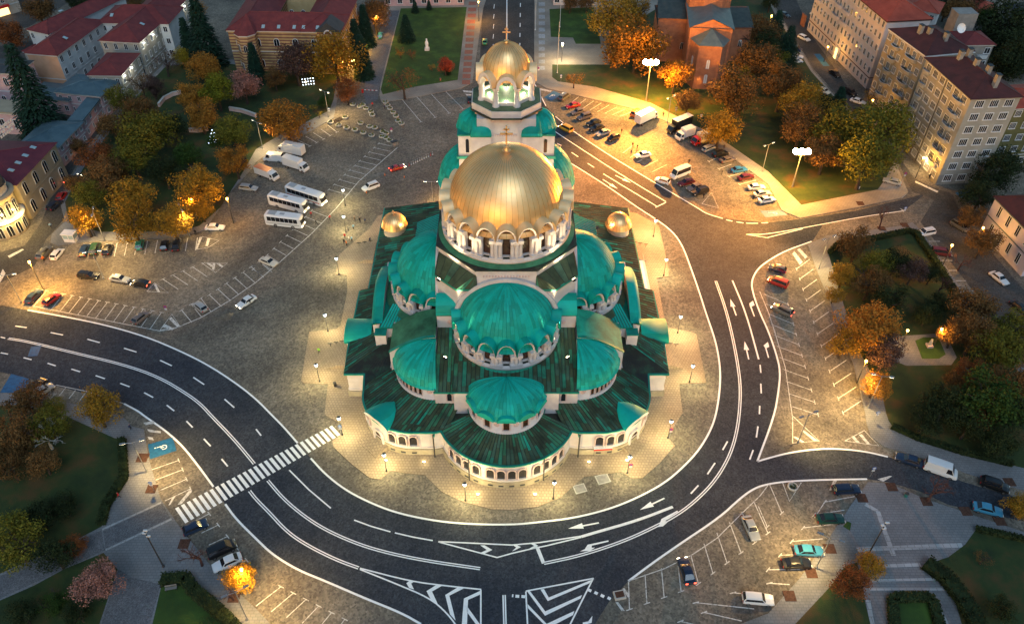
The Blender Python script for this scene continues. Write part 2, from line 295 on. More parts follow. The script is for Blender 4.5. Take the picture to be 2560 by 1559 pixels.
lawn(TL(12,(590,540),(560,720),(530,800),(150,990),(0,1080),11,(1750,1250),(1590,1500),21,(1440,130),(1300,170),(720,175),(500,110),11,(470,1460),(600,1220),(930,760),(1200,480),(1500,450)), 'grass_leaf')
pav('lawn_pavement', TL(12,(890,690),(905,740),(1060,720),(1480,640),(1560,600),(1590,400),(1640,60),(1660,0),(980,0),(960,60)), 'slab_warm')
lawn(TL(12,(1045,65),(1520,55),(1455,580),(1140,630),(915,685),(900,650)))
sheet('garden_path', TL(12,(965,80),(1035,80),(890,640),(880,720),(800,760),(775,680),(850,300)), M['path'], PZ+.004)
pav('corner_pavement', TL(13,(160,0),(160,590),(250,640),(870,785),(1120,880),(1480,1060),(1847,1330),24,(100,20),(230,75),14,(640,1500),(960,1430),(1010,1390),(985,1330),(930,1200),(600,830),(330,520),(60,80),(0,0),13,(1300,-40)), 'slab_warm')
lawn(TL(13,(270,70),(590,55),(640,320),(460,320),(440,275),(280,270)))
lawn(TL(13,(290,470),(700,470),(760,240),(1200,-30),14,(0,0),(40,90),(310,520),(580,820),(900,1180),(850,1290),(790,1370),(240,1480),(0,1240),13,(1500,1000),(1000,745),(600,630),(330,590),(290,560)), 'grass_leaf')
pav('park_corner_pavement', TL(24,(285,265),(430,200),(760,160),(960,130),(1040,105),(1110,170),(1430,640),(1847,1130),(2100,1500),34,(2100,640),(1847,540),(1560,460),(1300,370),(960,260),(830,220),(740,150),(710,60),24,(700,1480),(610,1110),(500,830),(340,420)), 'slab')
lawn(TL(24,(435,330),(500,270),(760,230),(1010,175),(1060,190),(1370,690),(1500,830),(1847,1230),(2000,1480),34,(2000,440),(1847,380),(1400,270),(920,110),(870,40),24,(850,1480),(820,1340),(640,1000),(500,560)), 'grass_leaf')
sheet('monument_path', TL(24,(880,930),(1200,910),(1290,930),(1360,1080),(1320,1135),(1000,1140),(840,1080)), M['slab'], LZ+.004)
lawn(TL(24,(1060,960),(1120,935),(1230,940),(1280,1060),(1230,1090),(1110,1090)), 'grass', LZ+.03, 'flower_bed')
plaza_br = pav('square_pavement', TL(34,(-350,1560),(0,1425),(230,1170),(440,880),(600,640),(720,480),(880,490),(1130,600),(1847,840),(2300,990),(2300,1700),(-350,1700)), 'slab')
lawn(TL(34,(1500,820),(1847,900),(2300,1040),(2300,1650),(1440,1650),(1330,1280),(1120,1080),(1300,1020),(1420,930)), 'grass_leaf')
lawn(TL(34,(160,1540),(450,1230),(560,1080),(640,1060),(680,1200),(700,1350),(760,1600),(160,1600)), 'grass_leaf')
lawn(TL(34,(890,1310),(1150,1305),(1190,1330),(1270,1600),(940,1600),(880,1340)))
for bi_, (x0,y0,x1,y1,w_) in enumerate(((790,690,905,1010,34),(640,965,1400,935,36),(830,1085,1100,1075,26),(720,1330,760,1560,30),(1210,1330,1310,1560,30),(720,1190,1250,1180,22),(730,1250,1290,1250,22),(700,640,790,690,30))):
    a, b = T(34,x0,y0), T(34,x1,y1); d = Vector((b[0]-a[0],b[1]-a[1])).normalized(); n_ = Vector((-d.y,d.x))*w_/TS/15/2
    MB().prism([(a[0]+n_.x,a[1]+n_.y),(a[0]-n_.x,a[1]-n_.y),(b[0]-n_.x,b[1]-n_.y),(b[0]+n_.x,b[1]+n_.y)], PZ-.02, PZ+.006+.003*bi_).build('paving_band', M['slab_band'], plaza_br)
pav('crossing_pavement', TL(21,(-400,1330),(0,1335),(300,1365),(800,1470),(880,1500),31,(960,80),(1040,100),(1070,300),(1160,600),(1310,820),(1560,1130),(1847,1390),32,(160,1560),(160,1700),31,(-500,1700)), 'slab')
lawn(TL(21,(-400,1440),(150,1425),(450,1490),31,(820,160),(880,180),(910,470),(770,660),(735,800),(600,870),(0,1140),(-500,1330)), 'grass_leaf')
lawn(TL(31,(-500,1540),(0,1335),(250,1225),(460,1110),(750,990),(850,1110),(720,1500),(690,1650),(-500,1650)), 'grass_leaf')
lawn(TL(31,(1175,1190),(1350,1170),(1400,1260),(1600,1430),(1750,1560),(1750,1680),(1060,1680)))
sheet('park_path', TL(31,(0,1160),(735,825),(760,970),(0,1320),(-500,1530),(-500,1340)), M['path'], PZ+.004)
sheet('park_path', TL(31,(855,1105),(960,1170),(1165,1215),(1030,1680),(700,1680),(735,1500)), M['path'], PZ+.005)
sheet('pale_square', TL(13,(340,345),(690,335),(690,470),(335,465),(300,380)), M['slab_warm'], PZ+.006)
# yard behind the palace and far grounds
sheet('palace_yard', TL(11,(-400,400),(500,250),(900,300),(860,560),(560,900),(150,950),(-400,1000)), M['street'], ZR+.004)
# ------------------------------------------------------------------ painted markings
def ribbon(pts, width, mat='paint', name='lane_line', z=ZM, parent=None):
    P = [Vector(p) for p in pts]; Lf = []; Rt = []
    for i, p in enumerate(P):
        if i == 0: d = P[1]-p
        elif i == len(P)-1: d = p-P[i-1]
        else: d = (P[i+1]-p).normalized()+(p-P[i-1]).normalized()
        d.normalize(); n = Vector((-d.y, d.x))*width/2
        Lf.append((p+n).to_3d()+Vector((0,0,z))); Rt.append((p-n).to_3d()+Vector((0,0,z)))
    k = len(P); m = MB().add(Lf+Rt, [(i, k+i, k+i+1, i+1) for i in range(k-1)])
    return m.build(name, M[mat], parent or road)
def smooth(pts, it=2):
    for _ in range(it):
        q = [pts[0]]
        for a, b in zip(pts, pts[1:]): q += [(a[0]*.75+b[0]*.25, a[1]*.75+b[1]*.25), (a[0]*.25+b[0]*.75, a[1]*.25+b[1]*.75)]
        pts = q+[pts[-1]]
    return pts
def offset(pts, d):
    P = [Vector(p) for p in pts]; out = []
    for i, p in enumerate(P):
        a = P[max(i-1,0)]; b = P[min(i+1,len(P)-1)]; t = (b-a).normalized(); out.append((p.x-t.y*d, p.y+t.x*d))
    return out
L1vis = L1[1:]
for pts in (L1vis, L1b, L3, L3b, L8, L8b, L9): ribbon(smooth(pts), .36)
ribbon(smooth(LA), .3)
def dbl(pts, w_=.2, gap=.34):
    s = smooth(pts); ribbon(offset(s, gap/2+.02), w_); ribbon(offset(s, -gap/2-.02), w_)
dbl(TL(21,(60,940),(200,962),(500,1035),(900,1130),(1150,1220),(1350,1340),(1450,1415),31,(1525,0),(1690,170),(1835,345)))
dbl(TL(32,(85,465),(200,600),(350,725),(500,820),(700,910),(900,975),(1200,1040),(1617,1100)))
dbl(TL(31,(1800,540),(1847,600),32,(100,700),(200,810),(300,890),(450,975),(600,1045),(740,1095)))
ribbon(smooth(TL(32,(750,1097),(1110,1190),(1350,1222),(1625,1250))), .25); ribbon(smooth(TL(32,(750,1105),(1000,1205),(1250,1310),(1380,1420),(1480,1560))), .25)
ribbon(TL(32,(1622,1253),(1622,1560)), .25)
dbl(TL(33,(230,1062),(500,1005),(800,905),(1000,815),(1200,710),(1350,590),(1470,460),(1560,310),(1610,170),(1640,0),23,(1650,1300),(1630,1130),(1590,920),(1540,720),(1470,525)))
ribbon(smooth(TL(23,(1590,522),(1690,760),(1780,1090))), .35)
ribbon(TL(33,(183,950),(228,1062)), .6)
dbl(TL(33,(500,870),(600,840),(900,755),(1160,655)), .26, .2); ribbon(TL(32,(1315,905),(1847,930),33,(200,912),(500,866)), .25); ribbon(TL(33,(150,955),(250,935),(500,874)), .25)
ribbon(TL(32,(1315,907),(1740,1020),(1847,990),33,(150,955),(180,940)), .25)
dbl(TL(32,(1790,1290),(1798,1560)), .22, .3)
ribbon(TL(32,(240,390),(380,530),(540,665)), .25); ribbon(TL(32,(708,750),(830,795),(970,835)), .25); ribbon(TL(32,(1002,842),(1130,872),(1275,898)), .25)
ribbon(TL(13,(160,600),(245,765)), .3); ribbon(TL(13,(315,842),(370,888)), .25); ribbon(smooth(TL(13,(245,905),(400,1010),(800,1270),(1110,1455))), .28); ribbon(TL(13,(660,1255),(1050,1492)), .28); ribbon(TL(13,(1110,1460),(1035,1497)), .3)
ribbon(smooth(TL(24,(980,20),(700,60),(400,115),(0,190),23,(1690,190))), .25); ribbon(TL(23,(1690,190),(1847,215),24,(0,212),(250,150)), .25)
ribbon(TL(12,(1810,-200),(1810,300)), .35, parent=top_road)
for i in range(7):
    y = -40+i*72; ribbon(TL(12,(1722-i*2,y),(1718-i*2,y+32)), .22, parent=top_road); ribbon(TL(13,(62-i*1,y-8),(61-i*1,y+20)), .28, parent=top_road)
for t, a in ((21,((110,850,193,862),(365,897,455,915),(630,945,720,970),(895,1010,985,1038),(1155,1097,1240,1137),(1395,1220,1473,1272),(1620,1377,1690,1438),(5,930,38,938),(5,1043,58,1053),(170,1078,228,1093),(343,1118,402,1137),(515,1160,578,1180),(690,1207,757,1230),(868,1263,935,1288),(1040,1330,1105,1365),(1203,1420,1257,1462))),
             (31,((1345,37,1390,83),(1470,165,1520,218),(1598,310,1643,363))), (32,((0,95,37,142),)),
             (33,((1290,560,1345,500),(1410,420,1465,338),(1520,245,1555,183),(1715,315,1740,245),(1763,155,1775,75))),
             (23,((1790,1130,1795,1187),(1795,1265,1798,1335),(1787,1425,1785,1485),(1545,85,1590,95),(1620,100,1670,108),(1690,109,1775,110),(1800,108,1847,106))),
             (13,((325,1035,355,1050),(430,1100,478,1132),(545,1178,592,1208)))):
    for x0,y0,x1,y1 in a: ribbon([T(t,x0,y0), T(t,x1,y1)], .28, name='lane_dash')
for x0,y0,x1,y1 in ((0,1295,10,1296),(25,1298,52,1300),(68,1300,95,1303),(550,1252,572,1262),(595,1270,618,1282),(640,1290,665,1303),(690,1308,712,1320)): ribbon([T(33,x0,y0),T(33,x1,y1)], .5, name='lane_dash')
# crosswalk
ca, cb = Vector(T(31,1262,668)), Vector(T(32,562,62)); da, db = Vector(T(31,1336,775)), Vector(T(32,622,128))
NS = 30
for i in range(NS):
    f0, f1 = (i+.02)/NS, (i+.60)/NS
    p = [ca.lerp(cb,f0), ca.lerp(cb,f1), da.lerp(db,f1), da.lerp(db,f0)]
    MB().add([(q.x,q.y,ZM+.004) for q in p], [(0,3,2,1)]).build('crosswalk_stripe', M['paint'], road)
# chevron islands
def poly(t, pts, mat='paint', name='chevron', z=ZM+.004, parent=None):
    w_ = TL(t, *pts); n = len(w_); ar = sum(w_[i][0]*w_[(i+1)%n][1]-w_[(i+1)%n][0]*w_[i][1] for i in range(n))
    w_ = w_ if ar > 0 else w_[::-1]
    return MB().add([(x,y,z) for x,y in w_], [tuple(range(n))]).build(name, M[mat], parent or road)
poly(32, [(1085,1205),(1110,1185),(1150,1188),(1120,1208),(1140,1250),(1105,1240)])
poly(32, [(1230,1262),(1300,1218),(1345,1222),(1270,1265),(1310,1352),(1268,1335)])
poly(32, [(1365,1290),(1450,1238),(1500,1242),(1395,1295),(1440,1475),(1400,1430)])
poly(32, [(1500,1315),(1622,1258),(1622,1285),(1530,1325),(1520,1560),(1480,1560)])
poly(32, [(1525,1375),(1615,1500),(1615,1540),(1520,1410)])
poly(32, [(1618,932),(1650,932),(1705,965),(1650,992),(1615,988),(1665,965)])
poly(33, [(0,925),(25,925),(65,945),(20,968),(0,975),(30,948)])
poly(33, [(130,918),(160,916),(190,936),(150,955),(125,955),(160,936)])
ribbon(TL(33,(100,1262),(590,1170)), .25); ribbon(TL(33,(585,1172),(400,1540)), .25); ribbon(TL(33,(100,1265),(115,1560)), .25)
poly(33, [(108,1262),(130,1262),(240,1408),(505,1290),(495,1315),(238,1440)])
poly(33, [(205,1250),(230,1246),(265,1308),(575,1180),(560,1205),(258,1334)])
poly(33, [(112,1355),(250,1498),(450,1405),(440,1435),(258,1530),(115,1385)])
def arrow(t, tail, tip, wd=.28, hl=2.6, hw=1.1):
    a, b = Vector(T(t,*tail)), Vector(T(t,*tip)); d = (b-a).normalized(); n = Vector((-d.y,d.x)); k = b-d*hl
    MB().add([(*(a+n*wd/2),ZM+.003),(*(a-n*wd/2),ZM+.003),(*(k-n*wd/2),ZM+.003),(*(k-n*hw/2),ZM+.003),(*b,ZM+.003),(*(k+n*hw/2),ZM+.003),(*(k+n*wd/2),ZM+.003)], [tuple(range(7))]).build('lane_arrow', M['paint'], road)
arrow(33,(627,770),(405,812)); arrow(33,(1100,593),(922,677)); arrow(23,(1618,775),(1575,655)); arrow(23,(1708,1090),(1678,960)); arrow(13,(745,1265),(858,1320)); arrow(13,(655,1295),(762,1362))
poly(33, [(695,896),(697,906),(575,935),(575,950),(598,948),(565,972),(490,976),(525,960),(545,928)], name='turn_arrow')
poly(33, [(1192,682),(1198,690),(1110,745),(1108,758),(1130,758),(1090,795),(1035,803),(1062,785),(1078,742)], name='turn_arrow')
poly(23, [(1745,782),(1752,780),(1728,710),(1750,700),(1738,668),(1712,688),(1716,708)], name='turn_arrow')
poly(23, [(1847,1080),(1855,1078),(1836,1010),(1856,1000),(1846,965),(1815,990),(1826,1008)], name='turn_arrow')
poly(33, [(515,1540),(510,1488),(550,1480),(580,1440),(575,1490),(545,1500),(548,1540)], name='turn_arrow')
# parking bays
def bays(t, a0, a1, b0, b1, n, tee=1, w_=.16, t2=None):
    """n lines between edge a (T end) and edge b, spaced evenly on the ground"""
    A0, A1, B0, B1 = Vector(T(t,*a0)), Vector(T(t2 or t,*a1)), Vector(T(t,*b0)), Vector(T(t2 or t,*b1))
    for i in range(n):
        f = i/max(n-1,1); p, q = A0.lerp(A1,f), B0.lerp(B1,f); ribbon([p,q], w_, 'paint_worn', 'parking_line')
        if tee:
            d = (A1-A0).normalized()*.55 if n > 1 else Vector((.5,0)); ribbon([p-d,p+d], w_, 'paint_worn', 'parking_line', ZM+.002)
def thin(*a, w_=.16): ribbon(TL(*a), w_, 'paint_worn', 'parking_line')
bays(21,(335,595),(1165,752),(245,705),(1085,868),14); thin(21,(230,705),(430,745),(1150,885))
thin(21,(1150,885),(1240,875),(1450,790),(1660,665),(1847,535),22,(160,400),(400,185),(580,0),12,(740,1310),(1020,1065),w_=.22)
bays(21,(1310,735),(1450,650),(1385,825),(1525,750),3); bays(21,(1510,625),(1870,385),(1597,708),(1960,460),7)
bays(22,(-20,440),(400,20),(50,492),(520,65),10); bays(12,(525,1367),(885,1035),(655,1405),(1000,1060),11)
bays(21,(1175,512),(1390,425),(1285,585),(1495,495),4); bays(21,(700,262),(1425,212),(675,360),(1410,305),11,0)
bays(12,(390,1055),(585,955),(300,1010),(520,905),5); bays(12,(1190,880),(1495,787),(1055,720),(1370,662),4)
bays(13,(400,765),(780,840),(480,700),(870,805),8,0); bays(13,(800,1105),(1010,1240),(870,1050),(1115,1190),5,0); bays(13,(1420,1165),(1640,1330),(1500,1130),(1760,1300),4)
bays(24,(145,695),(362,1490),(-30,620),(175,1430),11); thin(24,(-60,600),(0,745),(45,880),(125,1150),(175,1500))
bays(24,(205,440),(540,1475),(300,370),(672,1390),13); 
bays(33,(848,1395),(1220,1265),(840,1190),(1195,1050),4); bays(33,(1345,1210),(1847,845),(1290,1000),(1745,618),6); thin(33,(840,1190),(1100,1100),(1300,1000),(1480,880),(1640,720),(1790,575),(1847,500))
bays(34,(-5,800),(100,700),(-70,650),(10,490),2); bays(34,(410,620),(0,1108),(625,580),(230,1105),6); bays(34,(10,1205),(-520,1345),(155,1215),(-100,1390),3); bays(33,(1385,1415),(1215,1480),(1660,1478),(1500,1545),2)
thin(34,(475,465),(445,535)); thin(34,(410,620),(335,735)); thin(34,(105,480),(155,615),(240,480)); 
bays(31,(1290,320),(1375,525),(1090,390),(1190,612),4); bays(31,(1510,705),(1780,1040),(1400,760),(1620,1110),5); bays(32,(180,1230),(640,1465),(0,1370),(560,1580),6)
bays(21,(350,1340),(800,1440),(405,1275),(830,1390),7,0); thin(21,(405,1275),(620,1320),(895,1410))
bays(24,(1105,240),(1380,600),(1240,240),(1480,600),6,0)
for t, p in ((21,[(1455,395),(1640,398),(1555,465)]),(21,[(1060,600),(1115,540),(1215,610)]),(21,[(1410,300),(1460,205),(1580,235),(1500,285)]),(34,[(178,0),(178,195),(370,180)]),(34,[(555,180),(695,105),(800,215)]),(21,[(1155,880),(1240,765),(1300,855)]),(13,[(1370,1470),(1440,1390),(1490,1500)])):
    thin(t,*(p+[p[0]]))
for t, p in ((21,[(1490,398),(1515,398),(1540,420),(1525,425)]),(21,[(1535,398),(1555,398),(1545,450),(1530,440)]),(21,[(1560,400),(1585,400),(1612,420),(1600,428)]),(21,[(1110,550),(1125,548),(1155,605),(1135,605)]),
             (21,[(1440,210),(1460,208),(1425,295),(1412,300)]),(21,[(1497,215),(1518,218),(1500,275),(1482,275)]),(34,[(180,150),(200,150),(270,190),(240,192)]),(34,[(240,105),(260,105),(365,180),(330,180)]),(34,[(600,150),(620,145),(665,195),(640,195)]),(34,[(655,135),(675,130),(740,205),(715,205)]),
             (21,[(1170,855),(1185,835),(1260,870),(1240,880)]),(21,[(1220,800),(1235,785),(1300,850),(1280,860)]),(31,[(1215,645),(1245,585),(1265,580),(1225,645)]),(31,[(1280,640),(1370,530),(1385,545),(1310,635)]),(31,[(1035,50),(1110,35),(1115,55),(1050,65)]),(31,[(1060,95),(1160,110),(1160,125),(1075,115)]),(31,[(1065,150),(1100,155),(1110,175),(1075,170)]),
             (12,[(1490,652),(1580,660),(1580,672),(1500,665)]),(12,[(1510,678),(1580,685),(1580,695),(1520,690)]),(24,[(175,330),(190,310),(250,390),(230,410)]),(24,[(210,300),(230,290),(285,350),(270,365)]),(34,[(445,535),(475,465),(498,465),(460,535)]),(34,[(790,455),(880,432),(895,435),(830,475)]),(33,[(745,1340),(765,1340),(815,1405),(790,1405)]),(33,[(795,1245),(810,1240),(848,1290),(838,1310)]),
             (21,[(55,345),(160,295),(175,300),(70,360)]),(21,[(-10,500),(20,440),(40,470),(0,540)]),(13,[(185,635),(285,655),(280,665),(190,648)]),(24,[(950,1400-1400),(985,20),(980,30)]),(14,[(955,1380),(1005,1365),(1000,1400),(965,1430)]),(14,[(1065,1305),(1230,1380),(1220,1390),(1060,1315)])):
    poly(t, p, 'paint_worn', 'hatching')
for t, p, s in ((21,[(80,1195),(225,1235),(150,1335),(0,1330)],0),(31,[(1068,205),(1245,155),(1275,250),(1082,312)],1),(13,[(230,705),(300,655),(357,680),(288,727)],1),(23,[(1790,20),(1947,14),(1987,50),(1830,68)],1),(14,[(330,390),(375,390),(445,478),(398,478)],0),(14,[(1350,1390),(1470,1368),(1465,1415),(1385,1428)],0),(21,[(225,1000),(300,990),(270,1065),(200,1070)],0)):
    b_ = poly(t, p, 'blue_paint', 'accessible_bay', ZM+.002)
    if s:
        w_ = TL(t,*p); c_ = Vector((sum(q[0] for q in w_)/4, sum(q[1] for q in w_)/4))
        u = (Vector(w_[1])-Vector(w_[0])).normalized(); v_ = Vector((-u.y,u.x))
        def pt(x,y): q = c_+u*x+v_*y; return (q.x,q.y)
        ribbon([pt(.35+.5*cos(a),.5*sin(a)) for a in [i*pi/8 for i in range(-6,9)]], .14, name='wheelchair_symbol', z=ZM+.005)
        ribbon([pt(-.9,.35),pt(-.2,.4),pt(-.1,.0),pt(.4,.05)], .15, name='wheelchair_symbol', z=ZM+.006); ribbon([pt(-1.15,.3),pt(-1.15,.5)], .25, name='wheelchair_symbol', z=ZM+.006)
# red tiles in the walkway at the avenue
for i in range(15):
    y0 = -28+i*43.5; xl = 1540-i*3.7; s = 1
    p = TL(12,(xl,y0),(xl+58,y0),(xl+55,y0+26+i*.35),(xl-3,y0+26+i*.35)); MB().prism(p, PZ-.02, PZ+.012).build('red_tile', M['redtile'], bpy.data.objects['lawn_pavement'])
for i in range(11):
    y0 = 20+i*46; p = TL(13,(192,y0),(236,y0),(238,y0+28),(193,y0+28)); MB().prism(p, PZ-.02, PZ+.01).build('pale_tile', M['slab_band'], bpy.data.objects['corner_pavement'])
# tree pits
def pit(t,x,y,s=.9):
    cx,cy = T(t,x,y); MB().box(cx-s,cx+s,cy-s,cy+s,.02,PZ+.02).build('tree_pit', M['soil'], road_pits)
road_pits = MB().box(*[q for q in (T(31,1030,305)[0]-1,T(31,1030,305)[0]+1,T(31,1030,305)[1]-1,T(31,1030,305)[1]+1)],.02,PZ+.02).build('tree_pit_bed', M['soil'], kind='structure')
for q in ((31,1095,530),(31,1330,925),(31,1690,1310),(34,675,595),(34,890,515),(34,1140,620),(34,1425,690),(34,1670,760),(34,445,960),(34,310,1135),(34,155,1300),(34,1740,480),(24,820,150),(24,985,125),(14,665,1470)): pit(*q)

cp = bpy.data.objects['crossing_pavement']
for p, z_ in ((((738,815),(1163,622),(1168,632),(742,826)),.012),(((762,964),(1236,740),(1242,752),(766,975)),.013)):
    MB().prism(TL(31,*p), PZ-.02, PZ+z_).build('paving_band', M['slab_band'], cp)
MB().prism(TL(31,(745,832),(1172,634),(1230,738),(764,958)), PZ-.02, PZ+.008).build('asphalt_strip', M['path'], cp)
# ================================================================== cathedral
CA = thing('cathedral', 'large stone cathedral with gold central dome, gold bell tower and green copper half domes', 'cathedral', (0, 123, 0))
def part(mb, name, mat, smooth=False, **k): return mb.build(name, M[mat], CA, smooth, **k)
def arc(cx, cy, r, a0, a1, n): return [(cx+r*cos(radians(a0+(a1-a0)*i/n)), cy+r*sin(radians(a0+(a1-a0)*i/n))) for i in range(n+1)]
def poly_offset(P, d):
    n = len(P); ar = sum(P[i][0]*P[(i+1)%n][1]-P[(i+1)%n][0]*P[i][1] for i in range(n)); s = 1 if ar > 0 else -1; out = []
    for i in range(n):
        a, p, b = Vector(P[i-1]), Vector(P[i]), Vector(P[(i+1)%n]); e0 = (p-a).normalized(); e1 = (b-p).normalized()
        n0 = Vector((e0.y,-e0.x))*s; n1 = Vector((e1.y,-e1.x))*s; m = n0+n1
        m = m/max(m.length_squared, .3)*2 if m.length > 1e-6 else n0
        out.append((p.x+m.x*d, p.y+m.y*d))
    return out
left = [(-29.8,38),(-29.8,7),(-31.6,7),(-31.6,-2),(-32.4,-2),(-32.4,-9),(-31.6,-9),(-31.2,-17.7),(-27.4,-17.7)] + arc(-17,-22,10,180,268,14) + [(-12.9,-32)] + arc(0,-26.5,12.9,204,269.9,14)
outline = left + [(-x,y) for x,y in left[::-1]]
EZ = 6.6
wall_pl = poly_offset(outline, -.5)
part(MB().prism(wall_pl, 1.4, EZ-.25), 'outer_wall', 'stone')
part(MB().prism(poly_offset(outline,-.2), 0, 1.5), 'plinth', 'plinth')
part(MB().prism(poly_offset(outline,-.32), 1.9, 2.1, bot=True), 'string_course', 'stone')
part(MB().prism(poly_offset(outline,-.38), EZ-.75, EZ-.5, bot=True), 'frieze', 'stone_pink')
part(MB().prism(outline, EZ-.3, EZ, bot=True), 'eave', 'copper_trim')
part(MB().prism(poly_offset(outline,-.35), EZ-.1, EZ+.05), 'gutter', 'copper_dark')
# ---- roofs with standing seams
def loft(outer, inner, zo, zi, name, mat='copper_roof', seam=True, every=1):
    m = MB(); n = len(outer)
    m.add([(*p,zo) for p in outer]+[(*p,zi) for p in inner], [(i, i+1, n+i+1, n+i) for i in range(n-1)])
    r = part(m, name, mat); uvl = r.data.uv_layers.new(name='UVMap'); ln = ((outer[0][0]-inner[0][0])**2+(outer[0][1]-inner[0][1])**2)**.5/2.8
    rj = [random.random() for _ in range(n)]
    for pi_, p_ in enumerate(r.data.polygons):
        for li, (uu, vv) in zip(p_.loop_indices, ((0,0),(1,0),(1,1),(0,1))): uvl.data[li].uv = (pi_+.02+uu*.96, vv*ln+rj[pi_])
    if seam:
        s = MB()
        for i in range(0, n, every):
            a, b = Vector((*outer[i],zo)), Vector((*inner[i],zi)); d = b-a; t = Vector((-d.y,d.x,0)).normalized()*.05; up = Vector((0,0,.09))
            s.add([a-t,a+t,b+t,b-t,a-t*.4+up,a+t*.4+up,b+t*.4+up,b-t*.4+up], [(4,5,6,7),(0,4,7,3),(1,2,6,5),(0,1,5,4)])
        o = s.build('roof_seams', M['copper_dark'], r); o['kind'] = 'stuff'
    return r
def lin(a, b, n): return [(a[0]+(b[0]-a[0])*i/n, a[1]+(b[1]-a[1])*i/n) for i in range(n+1)]
RZ = EZ+.06
loft(arc(0,-26.5,12.5,200,340,40), arc(0,-26.5,6.2,200,340,40), RZ, 8.3, 'apse_roof')
for s in (-1, 1):
    f = lambda P: [(x*-s, y) for x, y in P]
    loft(f(arc(-17,-22,9.6,168,270,26)), f(arc(-12.9,-17.5,7.5,168,270,26)), RZ, 8.2, 'side_apse_roof')
    loft(f(lin((-17.2,-31.6),(-10.5,-31.4),8)), f(lin((-13,-25.2),(-8,-25.2),8)), RZ, 8.2, 'valley_roof')
    loft(f(lin((-31.2,-17.4),(-31.3,7),28)), f(lin((-22,-9.5),(-22,7),28)), RZ, 9.0, 'aisle_roof')
    loft(f(lin((-31.2,-17.4),(-21,-17.4),16)), f(lin((-22.02,-9.5),(-21.98,-9.5),16)), RZ+.003, 9.0, 'hip_roof', 'copper_dark')
    loft(f(lin((-29.5,7),(-29.5,37.7),36)), f(lin((-14,9),(-14,36),36)), RZ, 10.0, 'narthex_roof')
    part(MB().box(*sorted((s*22.2,s*12)),-17,36,5,7.8), 'aisle_core', 'stone')
    # small cupola vaults on the porches
    pv = MB(); nn_ = 12
    for i in range(nn_+1):
        t_ = pi*i/nn_; pv.v += [(s*32.45,-5.5-3.4*cos(t_),RZ-.1+1.5*sin(t_)),(s*27.0,-5.5-3.1*cos(t_),RZ-.1+1.75*sin(t_))]
    pv.f += [(2*i,2*i+1,2*i+3,2*i+2) for i in range(nn_)]+[tuple(range(0,2*nn_+2,2))]; part(pv, 'porch_vault', 'copper', True)
    pv = MB(); pf = MB(); a_ = radians(228 if s < 0 else 312); dr = Vector((cos(a_),sin(a_))); dt = Vector((-dr.y,dr.x)); c0 = Vector((s*17,-22)); nn_ = 14
    for k_, (rd, wd_, zz, ht) in enumerate(((10.25,3.3,RZ-.12,1.35),(9.0,3.1,RZ+.05,1.3),(7.6,2.5,RZ+.45,1.0),(6.2,1.5,RZ+.9,.55),(5.2,.2,RZ+1.2,.15))):
        for i in range(nn_+1):
            t_ = pi*i/nn_; q_ = c0+dr*(rd-(.25*abs(cos(t_)) if k_ == 0 else 0))+dt*(-wd_*cos(t_)); pv.v.append((q_.x,q_.y,zz+ht*sin(t_)**1.3))
            if k_ == 0: q2 = c0+dr*(rd-.3)+dt*(-wd_*.97*cos(t_)); pf.v.append((q2.x,q2.y,zz-.05+ht*.9*sin(t_)**1.3))
    for k_ in range(4): pv.f += [(k_*(nn_+1)+i,k_*(nn_+1)+i+1,(k_+1)*(nn_+1)+i+1,(k_+1)*(nn_+1)+i) for i in range(nn_)]
    pf.f.append(tuple(range(nn_+1))); part(pv, 'porch_shell', 'copper', True); part(pf, 'porch_tympanum', 'stone')
    part(MB().box(-.1,.1,0,.5,0,.4), 'gutter_head', 'copper_trim').location = (s*12.9,-32.4,5.9)
    # porch wing with its tall plain wall
    for yy in (-32.3,): part(MB().tube((s*13.1,yy,0),(s*13.1,yy,6.4),.14), 'downpipe', 'iron')
    part(MB().tube((s*6.6,-37.5,0),(s*6.6,-37.5,6.4),.12), 'downpipe', 'iron')
# ---- arched windows on the outer wall
def archpts(w_, h, n=8): return [(-w_/2,0),(w_/2,0)]+[(w_/2*cos(pi*i/n), h-w_/2+w_/2*sin(pi*i/n)) for i in range(n+1)]
def arch_mesh(w_, h, d, x=0.0):
    """plate in the local YZ plane facing +X"""
    P = archpts(w_, h); n = len(P); m = MB()
    return m.add([(x,y,z) for y,z in P]+[(x+d,y,z) for y,z in P], [tuple(range(n,2*n))]+[(i,(i+1)%n,n+(i+1)%n,n+i) for i in range(n)])
def arch_ring(w0, h0, w1, h1, d, x=0.0, n=10, legs=True):
    A = ([(-w0/2,0)] if legs else [])+[(-w0/2*cos(pi*i/n), h0-w0/2+w0/2*sin(pi*i/n)) for i in range(n+1)]+([(w0/2,0)] if legs else [])
    B = ([(-w1/2,0)] if legs else [])+[(-w1/2*cos(pi*i/n), h1-w1/2+w1/2*sin(pi*i/n)) for i in range(n+1)]+([(w1/2,0)] if legs else [])
    k = len(A); m = MB()
    vs = [(x+d,*p) for p in A]+[(x+d,*p) for p in B]+[(x,*p) for p in A]+[(x,*p) for p in B]; f = []
    for i in range(k-1): f += [(i,i+1,k+i+1,k+i),(k+i,k+i+1,3*k+i+1,3*k+i),(i,2*k+i,2*k+i+1,i+1)]
    return m.add(vs, f)
win_a = arch_mesh(1.35, 2.5, .06).mesh('window'); ring_a = arch_ring(1.35, 2.5, 1.8, 2.8, .26).mesh('surround')
sill_a = MB().box(0,.4,-.95,.95,-.18,0).mesh('sill'); vent_m = MB().box(0,.05,-.45,.45,0,.4).mesh('vent')
mull = MB().tube((.24,0,0),(.24,0,1.7),.11,n=6).mesh('column')
